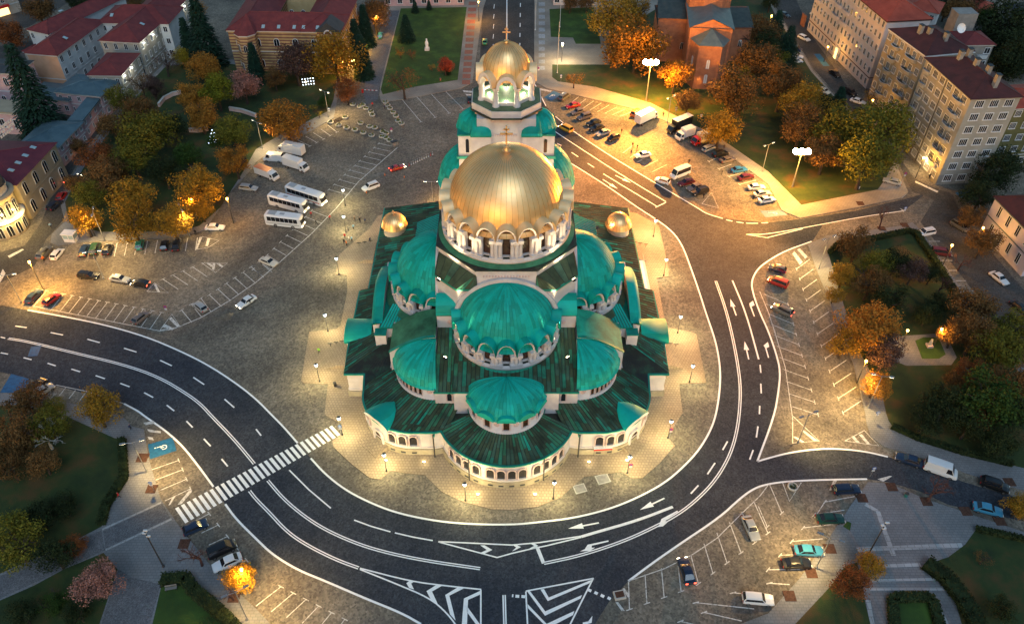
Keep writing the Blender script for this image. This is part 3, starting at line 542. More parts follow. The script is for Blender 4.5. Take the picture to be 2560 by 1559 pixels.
def wall_window(cx, cy, a, z=2.5, wm=win_a, rm=ring_a, vent=True, sm=None):
    o = obj('window', wm, M['glass'], CA, loc=(cx,cy,z), rot=a)
    obj('surround', rm, M['stone_pink'], o); obj('sill', sm or sill_a, M['stone'], o)
    if vent: obj('cellar_vent', vent_m, M['iron'], CA, loc=(cx+.3*cos(a),cy+.3*sin(a),.55), rot=a)
for c0 in (232, 270, 308):
    k = 4
    for j in range(k):
        a = radians(c0+(j-(k-1)/2)*8.6); wall_window(12.42*cos(a), -26.5+12.42*sin(a), a)
for s in (-1, 1):
    for a0 in (247, 259, 271):
        a = radians(a0 if s < 0 else 180+360-a0); wall_window(s*17+9.52*cos(a), -22+9.52*sin(a), a, 2.6)
    for a0 in (196, 207): a = radians(a0 if s < 0 else 540-a0); wall_window(s*17+9.52*cos(a), -22+9.52*sin(a), a, 3.0)
    a = radians(228 if s < 0 else 312); dm = arch_mesh(1.9, 3.2, .06); o = obj('door', dm.mesh('door'), M['glass_warm'], CA, loc=(s*17+9.53*cos(a),-22+9.53*sin(a),.5), rot=a)
    obj('door_surround', arch_ring(1.9,3.2,2.7,3.7,.4).mesh('door_surround'), M['stone'], o)
    for y in (-14,-11.5,1,4,11,15,19,23,27,31): wall_window(s*(31.05 if y < 7 else 29.35), y, 0 if s > 0 else pi, 2.6, vent=False)
    for x in (-30,-28.7): wall_window(s*x*-1, -17.2, -pi/2, 2.6, vent=False) if False else None
    a_ = 0 if s > 0 else pi
    o = obj('door', arch_mesh(3.0,4.6,.06).mesh('door'), M['glass_warm'], CA, loc=(s*31.92,-5.5,.2), rot=a_); obj('door_surround', arch_ring(3.0,4.6,4.0,5.2,.4).mesh('door_surround'), M['stone'], o)
# ---- domes
def dome(cx, cy, dirdeg, span, zb, r_ring, r_d, z_h, R, zs, hgt, ngore, arches, w_, crown, shell, hood, nm, depth=1.3, ringz=None, lower=None):
    """ring, drum, columns, windows, arch hoods and gores; dirdeg is the centre direction, span the swept angle"""
    D = radians(dirdeg); a0, a1 = D-radians(span)/2, D+radians(span)/2; full = span >= 359
    if full: a0, a1 = 0, 2*pi
    part(MB().lathe([(r_d-.3,zb+.12),(r_d,zb+.12),(r_d,zs+.6),(r_d-.3,zs+.6)], 48, cx, cy, a0, a1), nm+'_drum', 'stone', True)
    part(MB().lathe([(r_ring-.3,zb-.9),(r_ring,zb-.7),(r_ring,zb),(r_d,zb+.1)], 48, cx, cy, a0, a1), nm+'_cornice', 'stone', True)
    part(MB().lathe([(r_ring-.45,zb+.06),(r_d,zb+.16)], 48, cx, cy, a0, a1), nm+'_gutter', 'copper_dark')
    if lower: part(MB().lathe([(lower[0],lower[1]),(r_ring-.25,zb-.85)], 48, cx, cy, a0, a1), nm+'_skirt', 'copper_roof')
    wm = arch_mesh(w_*.5, crown-.6-zb-.3, .06, r_d).mesh('window'); sill = MB().box(r_d,r_d+.5,-w_*.24,w_*.24,zb+.12,zb+.3).mesh('sill')
    n = 10; o_ = MB(); A = [(-w_/2*cos(pi*i/n), z_h+(crown-z_h)*sin(pi*i/n)) for i in range(n+1)]; x0, x1 = r_d-1.4, r_d+depth+.2; A0 = A; A = [(p[0]*1.04, z_h-.05+(p[1]-z_h)*1.06) for p in A]
    o_.add([(x0,*p) for p in A]+[(x1,*p) for p in A], [(i,i+1,n+2+i,n+1+i) for i in range(n)]); hm = o_.mesh('hood', True); A = [(p[0]*.96, z_h+(p[1]-z_h)*.95) for p in A0]
    fm = MB(); B = [(p[0]*.84, z_h+(p[1]-z_h)*.86) for p in A]; k = n+1; x1f = x1-.5
    fm.add([(x1f,*p) for p in A]+[(x1f,*p) for p in B]+[(r_d,*p) for p in B], [(i,k+i,k+i+1,i+1) for i in range(n)]+[(k+i,2*k+i,2*k+i+1,k+i+1) for i in range(n)]); fm = fm.mesh('arch')
    cmb = MB(); rc = r_d+depth*.62; rr = w_*.095
    for dy, dx in ((-1.15,-.12),(0,.22),(1.15,-.12)):
        cmb.tube((rc+dx,dy*rr*1.75,zb+.15),(rc+dx,dy*rr*1.75,z_h-.3),rr*1.1,rr,8)
    cmb.box(rc-.45,rc+.6,-rr*3.3,rr*3.3,z_h-.55,z_h+.1); cmb.box(rc-.45,rc+.62,-rr*3.4,rr*3.4,zb+.1,zb+.5); cmb.box(r_d-.1,rc,-rr*2.4,rr*2.4,zb+.1,z_h+.3); cm = cmb.mesh('column')
    step = (arches[1]-arches[0]) if len(arches) > 1 else 20
    for d in arches:
        a = radians(d)+(D if not full else 0)
        if not full and abs(d) > span/2+1: continue
        h = obj(nm+'_hood', hm, M[hood], CA, loc=(cx,cy,0), rot=a); obj('arch', fm, M['stone'], h)
        wv = obj('window', wm, M['glass_warm'], CA, loc=(cx,cy,.35), rot=a); wv.location.z = zb+.3; obj('sill', sill, M['stone'], CA, loc=(cx,cy,0), rot=a)
        obj('column', cm, M['stone'], CA, loc=(cx,cy,0), rot=a+radians(step/2))
    if not full: obj('column', cm, M['stone'], CA, loc=(cx,cy,0), rot=radians(arches[0]-step/2)+D)
    gores(cx, cy, a0, a1, R, zs, hgt, ngore, shell, nm, r_d+depth*.75)
def gores(cx, cy, a0, a1, R, zs, hgt, ngore, shell, nm, flare, tmax=90):
    g = MB(); half = (a1-a0)/ngore/2; e = half*.14; UP = 0 if shell == 'gold' else .06; prof = [(flare,zs-.25),(R+.12,zs+.15)]+[(R*cos(radians(t)), zs+.2+(hgt-.2)*sin(radians(t))) for t in range(6,tmax,6)]+[(.02,zs+hgt)]
    for r, z in prof:
        for aa, up in ((-half,UP),(-half+e,0),(half-e,0),(half,UP)): g.v.append(((r+up)*cos(aa),(r+up)*sin(aa),z+up*.5))
    for i in range(len(prof)-1):
        for j in range(3): g.f.append((i*4+j,i*4+j+1,(i+1)*4+j+1,(i+1)*4+j))
    gm = g.mesh('panel', shell == 'gold')
    sm = None
    if shell == 'gold':
        sm = MB(); hw = .028
        for r, z in prof: sm.v += [(r-.02,-hw,z),(r+.03,-hw*.6,z+.015),(r+.03,hw*.6,z+.015),(r-.02,hw,z)]
        for i in range(len(prof)-1): sm.f += [(4*i+j,4*i+j+1,4*i+5+j,4*i+4+j) for j in range(3)]
        sm = sm.mesh('seam')
    for i in range(ngore):
        p_ = obj(nm+'_panel', gm, M[shell], CA, loc=(cx,cy,0), rot=a0+half*(2*i+1))
        if sm: obj('seam', sm, M['gold_seam'], p_, rot=half)
dome(0,0,0,360, 29.75,12.1,10.6, 33.8,10.45,34.5,10.5, 60, [-90+18*i for i in range(20)], 3.7, 36.5, 'gold','gold_pale','main_dome', 1.5, lower=(12.9,28.4))
E5 = [21.4*i for i in range(-4,5)]
for dd, (cx,cy) in ((270,(0,-13)),(180,(-13,0)),(0,(13,0)),):
    dome(cx,cy,dd,184, 13.9,10.0,8.6, 16.6,8.75,17.2,8.6, 36, E5, 3.6, 19.5, 'copper','copper','half_dome', 1.45, lower=(11.2,12.4))
def cross(cx, cy, z, h, th, parent=CA):
    m = MB(); m.box(-th,th,-th,th,0,h); m.box(-h*.3,h*.3,-th,th,h*.55,h*.55+2*th); m.box(-h*.14,h*.14,-th,th,h*.78,h*.78+2*th); m.lathe([(.0,-.1),(th*4,-.1),(th*5,-h*.05),(th*3,-h*.12),(th*4,-h*.25),(th*7,-h*.3)],10)
    o = m.build('cross', M['gold'], CA); o.location = (cx,cy,z+h*.3)
cross(0,0,44.9,3.7,.14)
# apse dome (drum with plain windows) and shells
def low_dome(cx, cy, D, span, zb, r, zs, R, hgt, ng, wins, ww, wh, nm, scallop=0):
    a0, a1 = radians(D-span/2), radians(D+span/2)
    part(MB().lathe([(r+.35,zb-.3),(r+.35,zb+.25),(r,zb+.3),(r,zs)], 40, cx, cy, a0, a1), nm+'_drum', 'stone', True)
    part(MB().lathe([(r,zs-.5),(r+.18,zs-.4),(r+.2,zs-.1)], 40, cx, cy, a0, a1), nm+'_cornice', 'stone_pink', True)
    part(MB().lathe([(r+.3,zb-.32),(r+.55,zb-.3),(r+.5,zb-.05)], 40, cx, cy, a0, a1), nm+'_flashing', 'copper_trim')
    wm = arch_mesh(ww, wh, .05, r).mesh('window'); rm = arch_ring(ww, wh, ww*1.4, wh+.25, .15, r).mesh('surround'); sm = MB().box(r,r+.25,-ww*.75,ww*.75,-.15,0).mesh('sill')
    for d in wins:
        o = obj('window', wm, M['glass_warm'], CA, loc=(cx,cy,zb+.75), rot=radians(D+d)); obj('surround', rm, M['stone_pink'], o); obj('sill', sm, M['stone'], o)
    gores(cx, cy, a0, a1, R, zs, hgt, ng, 'copper', nm, R+.45)
low_dome(0,-26.6,270,184, 8.1,6.6,11.7, 6.85,3.7, 30, [-60,-30,0,30,60], 1.05, 2.3, 'apse_dome')
hm = MB(); n = 8; W, rise = 3.3, 1.35
hm.add([(5.6,W/2*cos(pi*i/n),11.5+rise*sin(pi*i/n)) for i in range(n+1)]+[(7.4,W/2*cos(pi*i/n),11.5+rise*sin(pi*i/n)) for i in range(n+1)], [(i,n+1+i,n+2+i,i+1) for i in range(n)]); hm.add([(7.35,W/2*cos(pi*i/n),11.5+rise*sin(pi*i/n)) for i in range(n+1)], [tuple(range(n,-1,-1))]); hm = hm.mesh('hood', True)
ros = MB().lathe([(.5,0),(.45,.08),(.25,.1),(.2,.16),(0,.18)], 12).mesh('rosette')
def rosette(x, y, z, a): obj('rosette', ros, M['stone_pink'], CA, loc=(x,y,z), rot=(0, pi/2, a))
for d in (-60,-30,0,30,60): obj('apse_dome_hood', hm, M['copper'], CA, loc=(0,-26.6,0), rot=radians(270+d))
for d in (-75,-45,-15,15,45,75): a = radians(270+d); rosette(6.6*cos(a), -26.6+6.6*sin(a), 10.0, a)
for s in (-1, 1):
    D = 225 if s < 0 else 315
    low_dome(s*12.9,-17.5,D,94, 8.0,7.7,11.3, 8.0,4.9, 18, [-36,-28.5,-21,-13.5,-6,1.5,9,16.5,24][:9] if s < 0 else [36,28.5,21,13.5,6,-1.5,-9,-16.5,-24], .6, 1.7, 'shell')
    a = radians(D+(37 if s < 0 else -37)); rosette(s*12.9+7.7*cos(a), -17.5+7.7*sin(a), 9.8, a)
# ---- masses under the domes
part(MB().box(-9.4,9.4,-27.5,-12,6,12.2), 'sanctuary', 'stone'); part(MB().box(-9.7,9.7,-27.7,-12,12.2,12.42), 'sanctuary_cornice', 'copper_trim')
loft(lin((-9.6,-27.5),(9.6,-27.5),24), lin((-9.6,-14),(9.6,-14),24), 12.45, 13.6, 'sanctuary_roof')
oct0 = [(5.4,-12.6),(12.6,-5.4),(12.6,5.4),(5.4,12.6),(-5.4,12.6),(-12.6,5.4),(-12.6,-5.4),(-5.4,-12.6)]
blk = [(8.9,-12.9),(12.9,-8.9),(12.9,8.9),(8.9,12.9),(-8.9,12.9),(-12.9,8.9),(-12.9,-8.9),(-8.9,-12.9)]
part(MB().prism(blk, 8, 23.9), 'crossing_block', 'stone'); part(MB().prism(poly_offset(blk,.35), 23.7, 24.1, bot=True), 'crossing_eave', 'copper_trim')
part(MB().prism(poly_offset(blk,.2), 23.3, 23.6, bot=True), 'crossing_frieze', 'stone_pink')
part(MB().prism(oct0, 23.9, 28.0), 'octagon', 'stone'); part(MB().prism(poly_offset(oct0,.25), 27.6, 28.1, bot=True), 'octagon_cornice', 'stone'); part(MB().prism(poly_offset(oct0,.4), 28.1, 28.3, bot=True), 'octagon_gutter', 'copper_dark')
for i in range(4):
    a = radians(90*i); R_ = Matrix.Rotation(a,2)
    P = [Vector(p) for p in ((5.3,-13.2),(9.05,-13.2),(13.2,-9.05),(13.2,-5.3))]; Q = [Vector(p) for p in ((5.4,-12.55),(5.6,-12.45),(12.45,-5.6),(12.55,-5.4))]
    loft([tuple(R_@p) for p in sum([[P[j].lerp(P[j+1],k/5) for k in range(5)] for j in range(3)],[])+[P[3]]], [tuple(R_@p) for p in sum([[Q[j].lerp(Q[j+1],k/5) for k in range(5)] for j in range(3)],[])+[Q[3]]], 24.15, 26.8, 'corner_roof')
    # gable arch round the half dome, dentils
    for nm_, r0, r1, y0 in (('gable_arch',9.3,10.0,-13.3),):
        m = MB(); k = 20
        for q in range(k+1):
            t = pi*q/k
            for rr, yy in ((r0,-12.8),(r1,-12.8),(r1,y0),(r0,y0)): v = R_@Vector((rr*cos(t),yy)); m.v.append((v.x,v.y,16.6+(rr-.1)*1.0*sin(t)))
        for q in range(k):
            for j in range(4): m.f.append((q*4+j,q*4+(j+1)%4,(q+1)*4+(j+1)%4,(q+1)*4+j))
        part(m, nm_, 'stone')
    m = MB()
    for q in range(16): m.add(*(lambda b: ([tuple(R_@Vector(v[:2]))+(v[2],) for v in b.v], b.f))(MB().box(-4.2+q*.54,-3.95+q*.54,-12.72,-12.6,26.5,26.9)))
    part(m, 'dentils', 'stone_pink')['kind'] = 'stuff'
for s in (-1, 1):
    for q in (-1, 1):
        f = lambda P: [(x*-s, y) for x, y in P]
        if q < 0:
            part(MB().box(*sorted((s*12.9,s*9.4)),-26.2,-12,6,11.0), 'pier', 'stone'); loft(f(lin((-12.9,-26.3),(-9.4,-26.3),5)), f(lin((-12.9,-13),(-9.4,-13),5)), 11.1, 14.9, 'pier_roof')
            part(MB().box(*sorted((s*13.1,s*9.42)),-26.4,-26.1,10.7,11.05), 'pier_cornice', 'copper_trim'); 
            wv = obj('window', arch_mesh(.8,2.0,.05).mesh('window'), M['glass'], CA, loc=(s*10.3,-26.25,8.7), rot=-pi/2); obj('surround', arch_ring(.8,2.0,1.2,2.25,.12).mesh('surround'), M['stone_pink'], wv)
            part(MB().box(*sorted((s*13.0,s*9.5)),-13.3,-9.5,12.5,17.9), 'flank_pier', 'stone'); part(MB().box(*sorted((s*13.15,s*9.4)),-13.45,-9.5,17.8,18.0), 'flank_cornice', 'copper_trim')
            rosette(s*10.6,-13.32,16.2,-pi/2)
            m = MB(); n = 6
            for i in range(n+1):
                t = pi/2*i/n
                for x in (-13.1,-9.4): m.v.append((x*-s,-13.45+3.2*(1-cos(t)),18.0+2.8*sin(t)))
            m.f += [(2*i,2*i+1,2*i+3,2*i+2) for i in range(n)]; m.add([(s*13.1,-13.45,18),(s*13.1,-10.2,18),(s*13.1,-10.2,20.8)],[(0,1,2)]); part(m, 'flank_roof', 'copper', True)
            # half gable behind the shell with curved roof
            m = MB(); m2 = MB(); n = 12; zc = lambda u: 12.6+3.9*sin(u*pi/2)
            for i in range(n+1):
                u = i/n; x = s*(21.8-8.8*u); z = zc(u); m.v += [(x,-17.7,6),(x,-17.7,z),(x,-16.9,z),(x,-16.9,6)]; m2.v += [(x,-17.95,z+.12),(x,-10.5,z+.5)]
            for i in range(n): m.f += [(4*i+j,4*i+j+1,4*i+5+j,4*i+4+j) for j in range(3)]; m2.f.append((2*i,2*i+1,2*i+3,2*i+2))
            m.f.append((0,1,2,3)); part(m, 'half_gable', 'stone'); part(m2, 'vault_roof', 'copper_roof', True)
            m3 = MB()
            for i in range(n+1): u = i/n; x = s*(21.9-8.9*u); z = zc(u); m3.v += [(x,-18.0,z+.1),(x,-18.0,z+.3),(x,-17.5,z+.32)]
            for i in range(n): m3.f += [(3*i,3*i+1,3*i+4,3*i+3),(3*i+1,3*i+2,3*i+5,3*i+4)]
            part(m3, 'gable_coping', 'copper_trim'); part(MB().box(*sorted((s*21.8,s*12.9)),-16.9,-9.5,6,12.6), 'vault_block', 'stone')
        else:
            part(MB().box(*sorted((s*13.0,s*9.5)),9.5,13.3,12.5,18.4), 'flank_pier', 'stone')
    # transept arm
    part(MB().box(*sorted((s*24.6,s*12.5)),-9.6,9.6,6,11.2), 'transept', 'stone'); part(MB().box(*sorted((s*24.8,s*12.5)),-9.8,9.8,11.2,11.42), 'transept_cornice', 'copper_trim')
    f = lambda P: [(x*-s, y) for x, y in P]
    for y in (-1, 1): loft(f(lin((-24.7,y*9.7),(-13,y*9.7),20)), f(lin((-22.5,y*5.0),(-13,y*5.0),20)), 11.45, 13.4, 'transept_roof', 'copper')
    m = MB(); n = 14
    for i in range(n+1):
        y = -8.6+17.2*i/n; z = 11.4+2.7*sin(pi*i/n)
        m.v += [(s*26.2,y,6),(s*26.2,y,z),(s*24.4,y,z+.1),(s*24.4,y,6)]
    for i in range(n): m.f += [(4*i+j,4*i+j+1,4*i+5+j,4*i+4+j) for j in range(3)]
    m.f += [(0,1,2,3),(4*n+3,4*n+2,4*n+1,4*n)]; part(m, 'transept_gable', 'stone')
    m = MB()
    for i in range(n+1):
        y = -8.9+17.8*i/n; z = 11.4+2.8*sin(pi*i/n)+.12
        m.v += [(s*26.45,y,z-.25),(s*26.4,y,z),(s*25.6,y,z+.35),(s*24.2,y,z+.25)]
    for i in range(n): m.f += [(4*i+j,4*i+j+1,4*i+5+j,4*i+4+j) for j in range(3)]
    m.f += [(0,1,2,3),(4*n+3,4*n+2,4*n+1,4*n)]
    part(m, 'gable_roof', 'copper', True); part(MB().box(*sorted((s*25.5,s*23.4)),-11.4,-9.5,6,10.9), 'buttress', 'stone'); part(MB().box(*sorted((s*25.6,s*23.3)),-11.5,-9.5,10.9,11.1), 'buttress_cap', 'copper_trim')
    part(MB().box(*sorted((s*25.5,s*23.4)),9.5,11.4,6,10.9), 'buttress', 'stone')
    # west arm and narthex cupolas
    loft(f(lin((-20.5,9.8),(-20.5,27),26)), f(lin((-9,9.8),(-9,27),26)), 10.2, 15.5, 'west_roof', 'copper'); part(MB().box(*sorted((s*20.4,s*6)),9.6,27,6,10.2), 'west_aisle', 'stone')
    part(MB().box(*sorted((s*9.1,0)),9,27,6,15.3), 'west_nave', 'stone')
    part(MB().lathe([(2.6,6),(2.6,9.0),(2.8,9.1),(2.8,9.4)], 20, s*25.9, 27.5), 'cupola_drum', 'stone', True); g0 = len(CA.children)
    gores(s*25.9, 27.5, 0, 2*pi, 2.8, 9.4, 2.7, 24, 'gold', 'cupola', 3.05); cross(s*25.9,27.5,12.0,.9,.05)
    # tower flanks
    part(MB().box(*sorted((s*7.3,s*3.2)),24.4,28,20,33.9), 'turret', 'stone'); part(MB().box(*sorted((s*10.2,s*6)),26.5,35.5,8,33.0), 'turret', 'stone')
    part(MB().box(*sorted((s*10.6,s*6)),26.1,35.9,27.4,28.0), 'turret_cornice', 'copper_trim'); part(MB().box(*sorted((s*7.5,s*3.1)),24.2,28,33.7,34.0), 'turret_cornice', 'copper_trim'); part(MB().box(*sorted((s*10.4,s*6)),26.3,35.7,32.8,33.1), 'turret_cornice', 'copper_trim')
    wv = obj('window', arch_mesh(.7,3.2,.05).mesh('window'), M['glass'], CA, loc=(s*8.3,26.47,28.8), rot=-pi/2)
    m = MB(); n = 8
    for i in range(n+1):
        t = pi*i/n; m.v += [(s*(5.25+2.2*cos(t)),24.2,34.0+1.7*sin(t)**.8),(s*(5.25+2.0*cos(t)),28,34.6+2.2*sin(t)**.8)]
    m.f += [(2*i,2*i+1,2*i+3,2*i+2) for i in range(n)]+[tuple(range(0,2*n+2,2))]; part(m, 'turret_roof', 'copper', True)
    a_ = 90 if s < 0 else -90
    gores(s*6.2, 31, radians(90) if s < 0 else radians(-90), radians(270) if s < 0 else radians(90), 4.3, 33.0, 3.6, 14, 'copper', 'turret_dome', 4.6)
    gores(s*7.0, 32, radians(90) if s < 0 else radians(-90), radians(270) if s < 0 else radians(90), 8.2, 19.0, 8.6, 22, 'copper', 'narthex_dome', 8.6)
    part(MB().lathe([(8.4,6),(8.4,19.0)], 30, s*7.0, 32, radians(90) if s < 0 else radians(-90), radians(270) if s < 0 else radians(90)), 'narthex_drum', 'stone', True)
# ---- bell tower
part(MB().box(-6.1,6.1,24.9,37.1,6,37.6), 'bell_tower', 'stone')
for z in (30.2,): part(MB().box(-6.3,6.3,24.7,37.3,z,z+.4), 'tower_band', 'stone_pink')
for x0,x1,z in ((-2.4,2.4,33.6),(-5.0,-2.8,29.2),(2.8,5.0,29.2)):
    m = MB(); k = int((x1-x0)/.45)
    for i in range(k): m.box(x0+i*(x1-x0)/k,x0+i*(x1-x0)/k+.22,24.78,24.9,z,z+.4)
    part(m, 'dentils', 'stone_pink')['kind'] = 'stuff'
oc = [(7.2*cos(radians(22.5+45*i))/cos(radians(22.5)), 31+7.2*sin(radians(22.5+45*i))/cos(radians(22.5))) for i in range(8)]
part(MB().prism(poly_offset(oc,-.6), 37.0, 38.3, bot=True), 'tower_collar', 'stone_pink'); part(MB().prism(oc, 38.2, 39.7, bot=True), 'tower_cornice', 'stone'); part(MB().prism(poly_offset(oc,.25), 38.0, 38.3, bot=True), 'tower_gutter', 'copper_dark'); part(MB().prism(poly_offset(oc,-.2), 39.6, 39.9), 'tower_deck', 'copper_roof')
# belfry: eight columns, arches, gold dome
cm = MB(); cm.lathe([(.75,39.8),(.75,40.3),(.52,40.5),(.48,43.2),(.7,43.5),(.7,44.0)], 12, 5.6, 0); cm = cm.mesh('column', True)
n = 12; w_ = 4.2; A = [(-w_/2*cos(pi*i/n), 43.9+2.9*sin(pi*i/n)) for i in range(n+1)]; B = [(-w_*.36*cos(pi*i/n), 43.9+2.0*sin(pi*i/n)) for i in range(n+1)]; k = n+1
hm = MB().add([(3.2,*p) for p in A]+[(6.2,*p) for p in A], [(i,i+1,k+i+1,k+i) for i in range(n)]).mesh('hood', True)
fm = MB().add([(6.12,*p) for p in A]+[(6.12,*p) for p in B]+[(4.4,*p) for p in B], [(i,k+i,k+i+1,i+1) for i in range(n)]+[(k+i,2*k+i,2*k+i+1,k+i+1) for i in range(n)]).mesh('arch')
para = MB().box(4.6,5.0,-1.9,1.9,39.8,40.5).mesh('parapet')
for i in range(8):
    h = obj('belfry_hood', hm, M['gold_pale'], CA, loc=(0,31,0), rot=radians(45*i)); obj('arch', fm, M['stone'], h)
    obj('column', cm, M['stone'], CA, loc=(0,31,0), rot=radians(45*i+22.5)); obj('parapet', para, M['stone'], CA, loc=(0,31,0), rot=radians(45*i))
gores(0, 31, 0, 2*pi, 4.9, 45.2, 5.9, 32, 'gold', 'tower_dome', 5.3); cross(0,31,50.9,2.6,.1)
part(MB().lathe([(0,41.0),(.2,42.2),(1.25,42.3),(1.3,42.5),(.95,43.0),(.8,44.0),(.45,44.5),(0,44.6)], 16, 0, 31), 'bell', 'copper_dark', True)
part(MB().lathe([(4.2,45.15),(0.0,45.2)], 20, 0, 31), 'belfry_ceiling', 'stone')
for a in (-90, 0, 90, 180):
    m = MB().box(-.25,.25,-.15,.15,0,.25); o = m.build('belfry_lamp', M['lamp_warm'], CA); o.location = (3.6*cos(radians(a)),31+3.6*sin(radians(a)),40.0)
    light(CA, (3.4*cos(radians(a)),31+3.4*sin(radians(a)),40.7), 420, (1.0,.93,.62), radius=.3)
# ---- floodlights fixed on the roofs, washing the gold domes
def roof_flood(x, y, z, tgt, power, col=(1.0,.78,.45), size=1.3):
    d = Vector(tgt)-Vector((x,y,z)); d.normalize(); m = MB().box(-.3,.3,-.2,.2,-.25,.25); o = m.build('roof_floodlight', M['iron'], CA); o.location = (x,y,z)
    e = MB().box(-.26,.26,-.16,.16,-.27,-.25).build('lamp_glass', M['lamp_warm'], o); o.rotation_mode = 'QUATERNION'; o.rotation_quaternion = d.to_track_quat('-Z','Y')
    l = light(CA, (x+d.x*.5,y+d.y*.5,z+d.z*.5), power, col, 'SPOT', .4, size=size, blend=.8); aim(l, d)
for x, y in ((-13.3,-11.2),(13.3,-11.2),(-13.3,11.2),(13.3,11.2)): roof_flood(x*.93, y*1.02, 24.9, (x*.2,y*.2,40), 3600, size=.95)
for x in (-11.5, 11.5): roof_flood(x, 18, 17.5, (0,31,46), 4500); roof_flood(x*.98, -20.5, 13.9, (0,-7,38), 34000, size=.62)
for x in (-18.5, 18.5): roof_flood(x*1.12, 24.0, 10.6, (x*1.4,27.5,11.5), 700, size=1.0)
# ---- steps up to the doors
def steps(t, x, y, rot, n, w_, label):
    cx, cy = T(t,x,y); s = thing('entrance_steps', label, 'steps', (cx,cy,.15), rot)
    for i in range(n): MB().box(-w_/2,w_/2,i*.42,n*.42+1.5,i*.16,(i+1)*.16).build('step', M['terrace'], s)
steps(22,740,335,-pi/2,6,7,'broad stone steps at cathedral flank beside the group of visitors')
steps(22,530,1075,-pi/2,6,7,'broad stone steps at cathedral flank beside person in green vest')
steps(32,800,250,-pi/4,6,5.5,'stone steps to side door near the zebra crossing')
steps(33,930,240,pi/4,6,5.5,'stone steps to side door beside the white kiosk awning')
steps(23,1210,1075,pi/2,6,7,'broad stone steps at cathedral flank with three bollards above them')
steps(23,950,320,pi/2,6,7,'broad stone steps at cathedral flank under gold cupola, beside the sunken ramp')
# ramp well on the right flank
cx0, cy0 = T(23,910,510); rw = thing('sunken_ramp', 'sunken pale ramp well with railing beside cathedral flank', 'ramp', (cx0,cy0,.15))
MB().box(-2.2,2.2,-9,9,0,.25).build('kerb', M['stone'], rw); MB().box(-1.7,1.7,-8.4,8.4,.2,.3).build('ramp_floor', M['white'], rw); MB().box(.1,.25,-7,7,.3,1.2).build('railing', M['iron'], rw)
# ================================================================== surrounding buildings
_wc = {}
def win_mesh(w_, h, style):
    k = (round(w_,2), round(h,2), style)
    if k in _wc: return _wc[k]
    t = .09*max(w_,.9)
    if style == 'arch':
        P = [(-x,z) for x,z in archpts(w_+2*t,h+t)]; f = MB(); n = len(P); f.add([(x,0,z) for x,z in P]+[(x,-.12,z) for x,z in P], [tuple(range(n,2*n))]+[(i,n+i,n+(i+1)%n,(i+1)%n) for i in range(n)])
        P = [(-x,z) for x,z in archpts(w_,h)]; p = MB().add([(x,-.14,z) for x,z in P], [tuple(range(len(P)))]); q = MB().box(-.05,.05,-.17,-.1,0,h); f.add(q.v, q.f)
    else:
        f = MB(); f.box(-w_/2-t,-w_/2,-.12,0,-t,h+t); f.box(w_/2,w_/2+t,-.12,0,-t,h+t); f.box(-w_/2,w_/2,-.12,0,h,h+t); f.box(-w_/2-t*1.5,w_/2+t*1.5,-.22,0,-t*1.2,0)
        f.box(-.045,.045,-.1,0,0,h)
        if style == 'three': f.box(-w_/4-.04,-w_/4+.04,-.1,0,0,h); f.box(w_/4-.04,w_/4+.04,-.1,0,0,h)
        p = MB().box(-w_/2,w_/2,-.05,-.005,0,h)
    _wc[k] = (f.mesh('window'), p.mesh('pane')); return _wc[k]
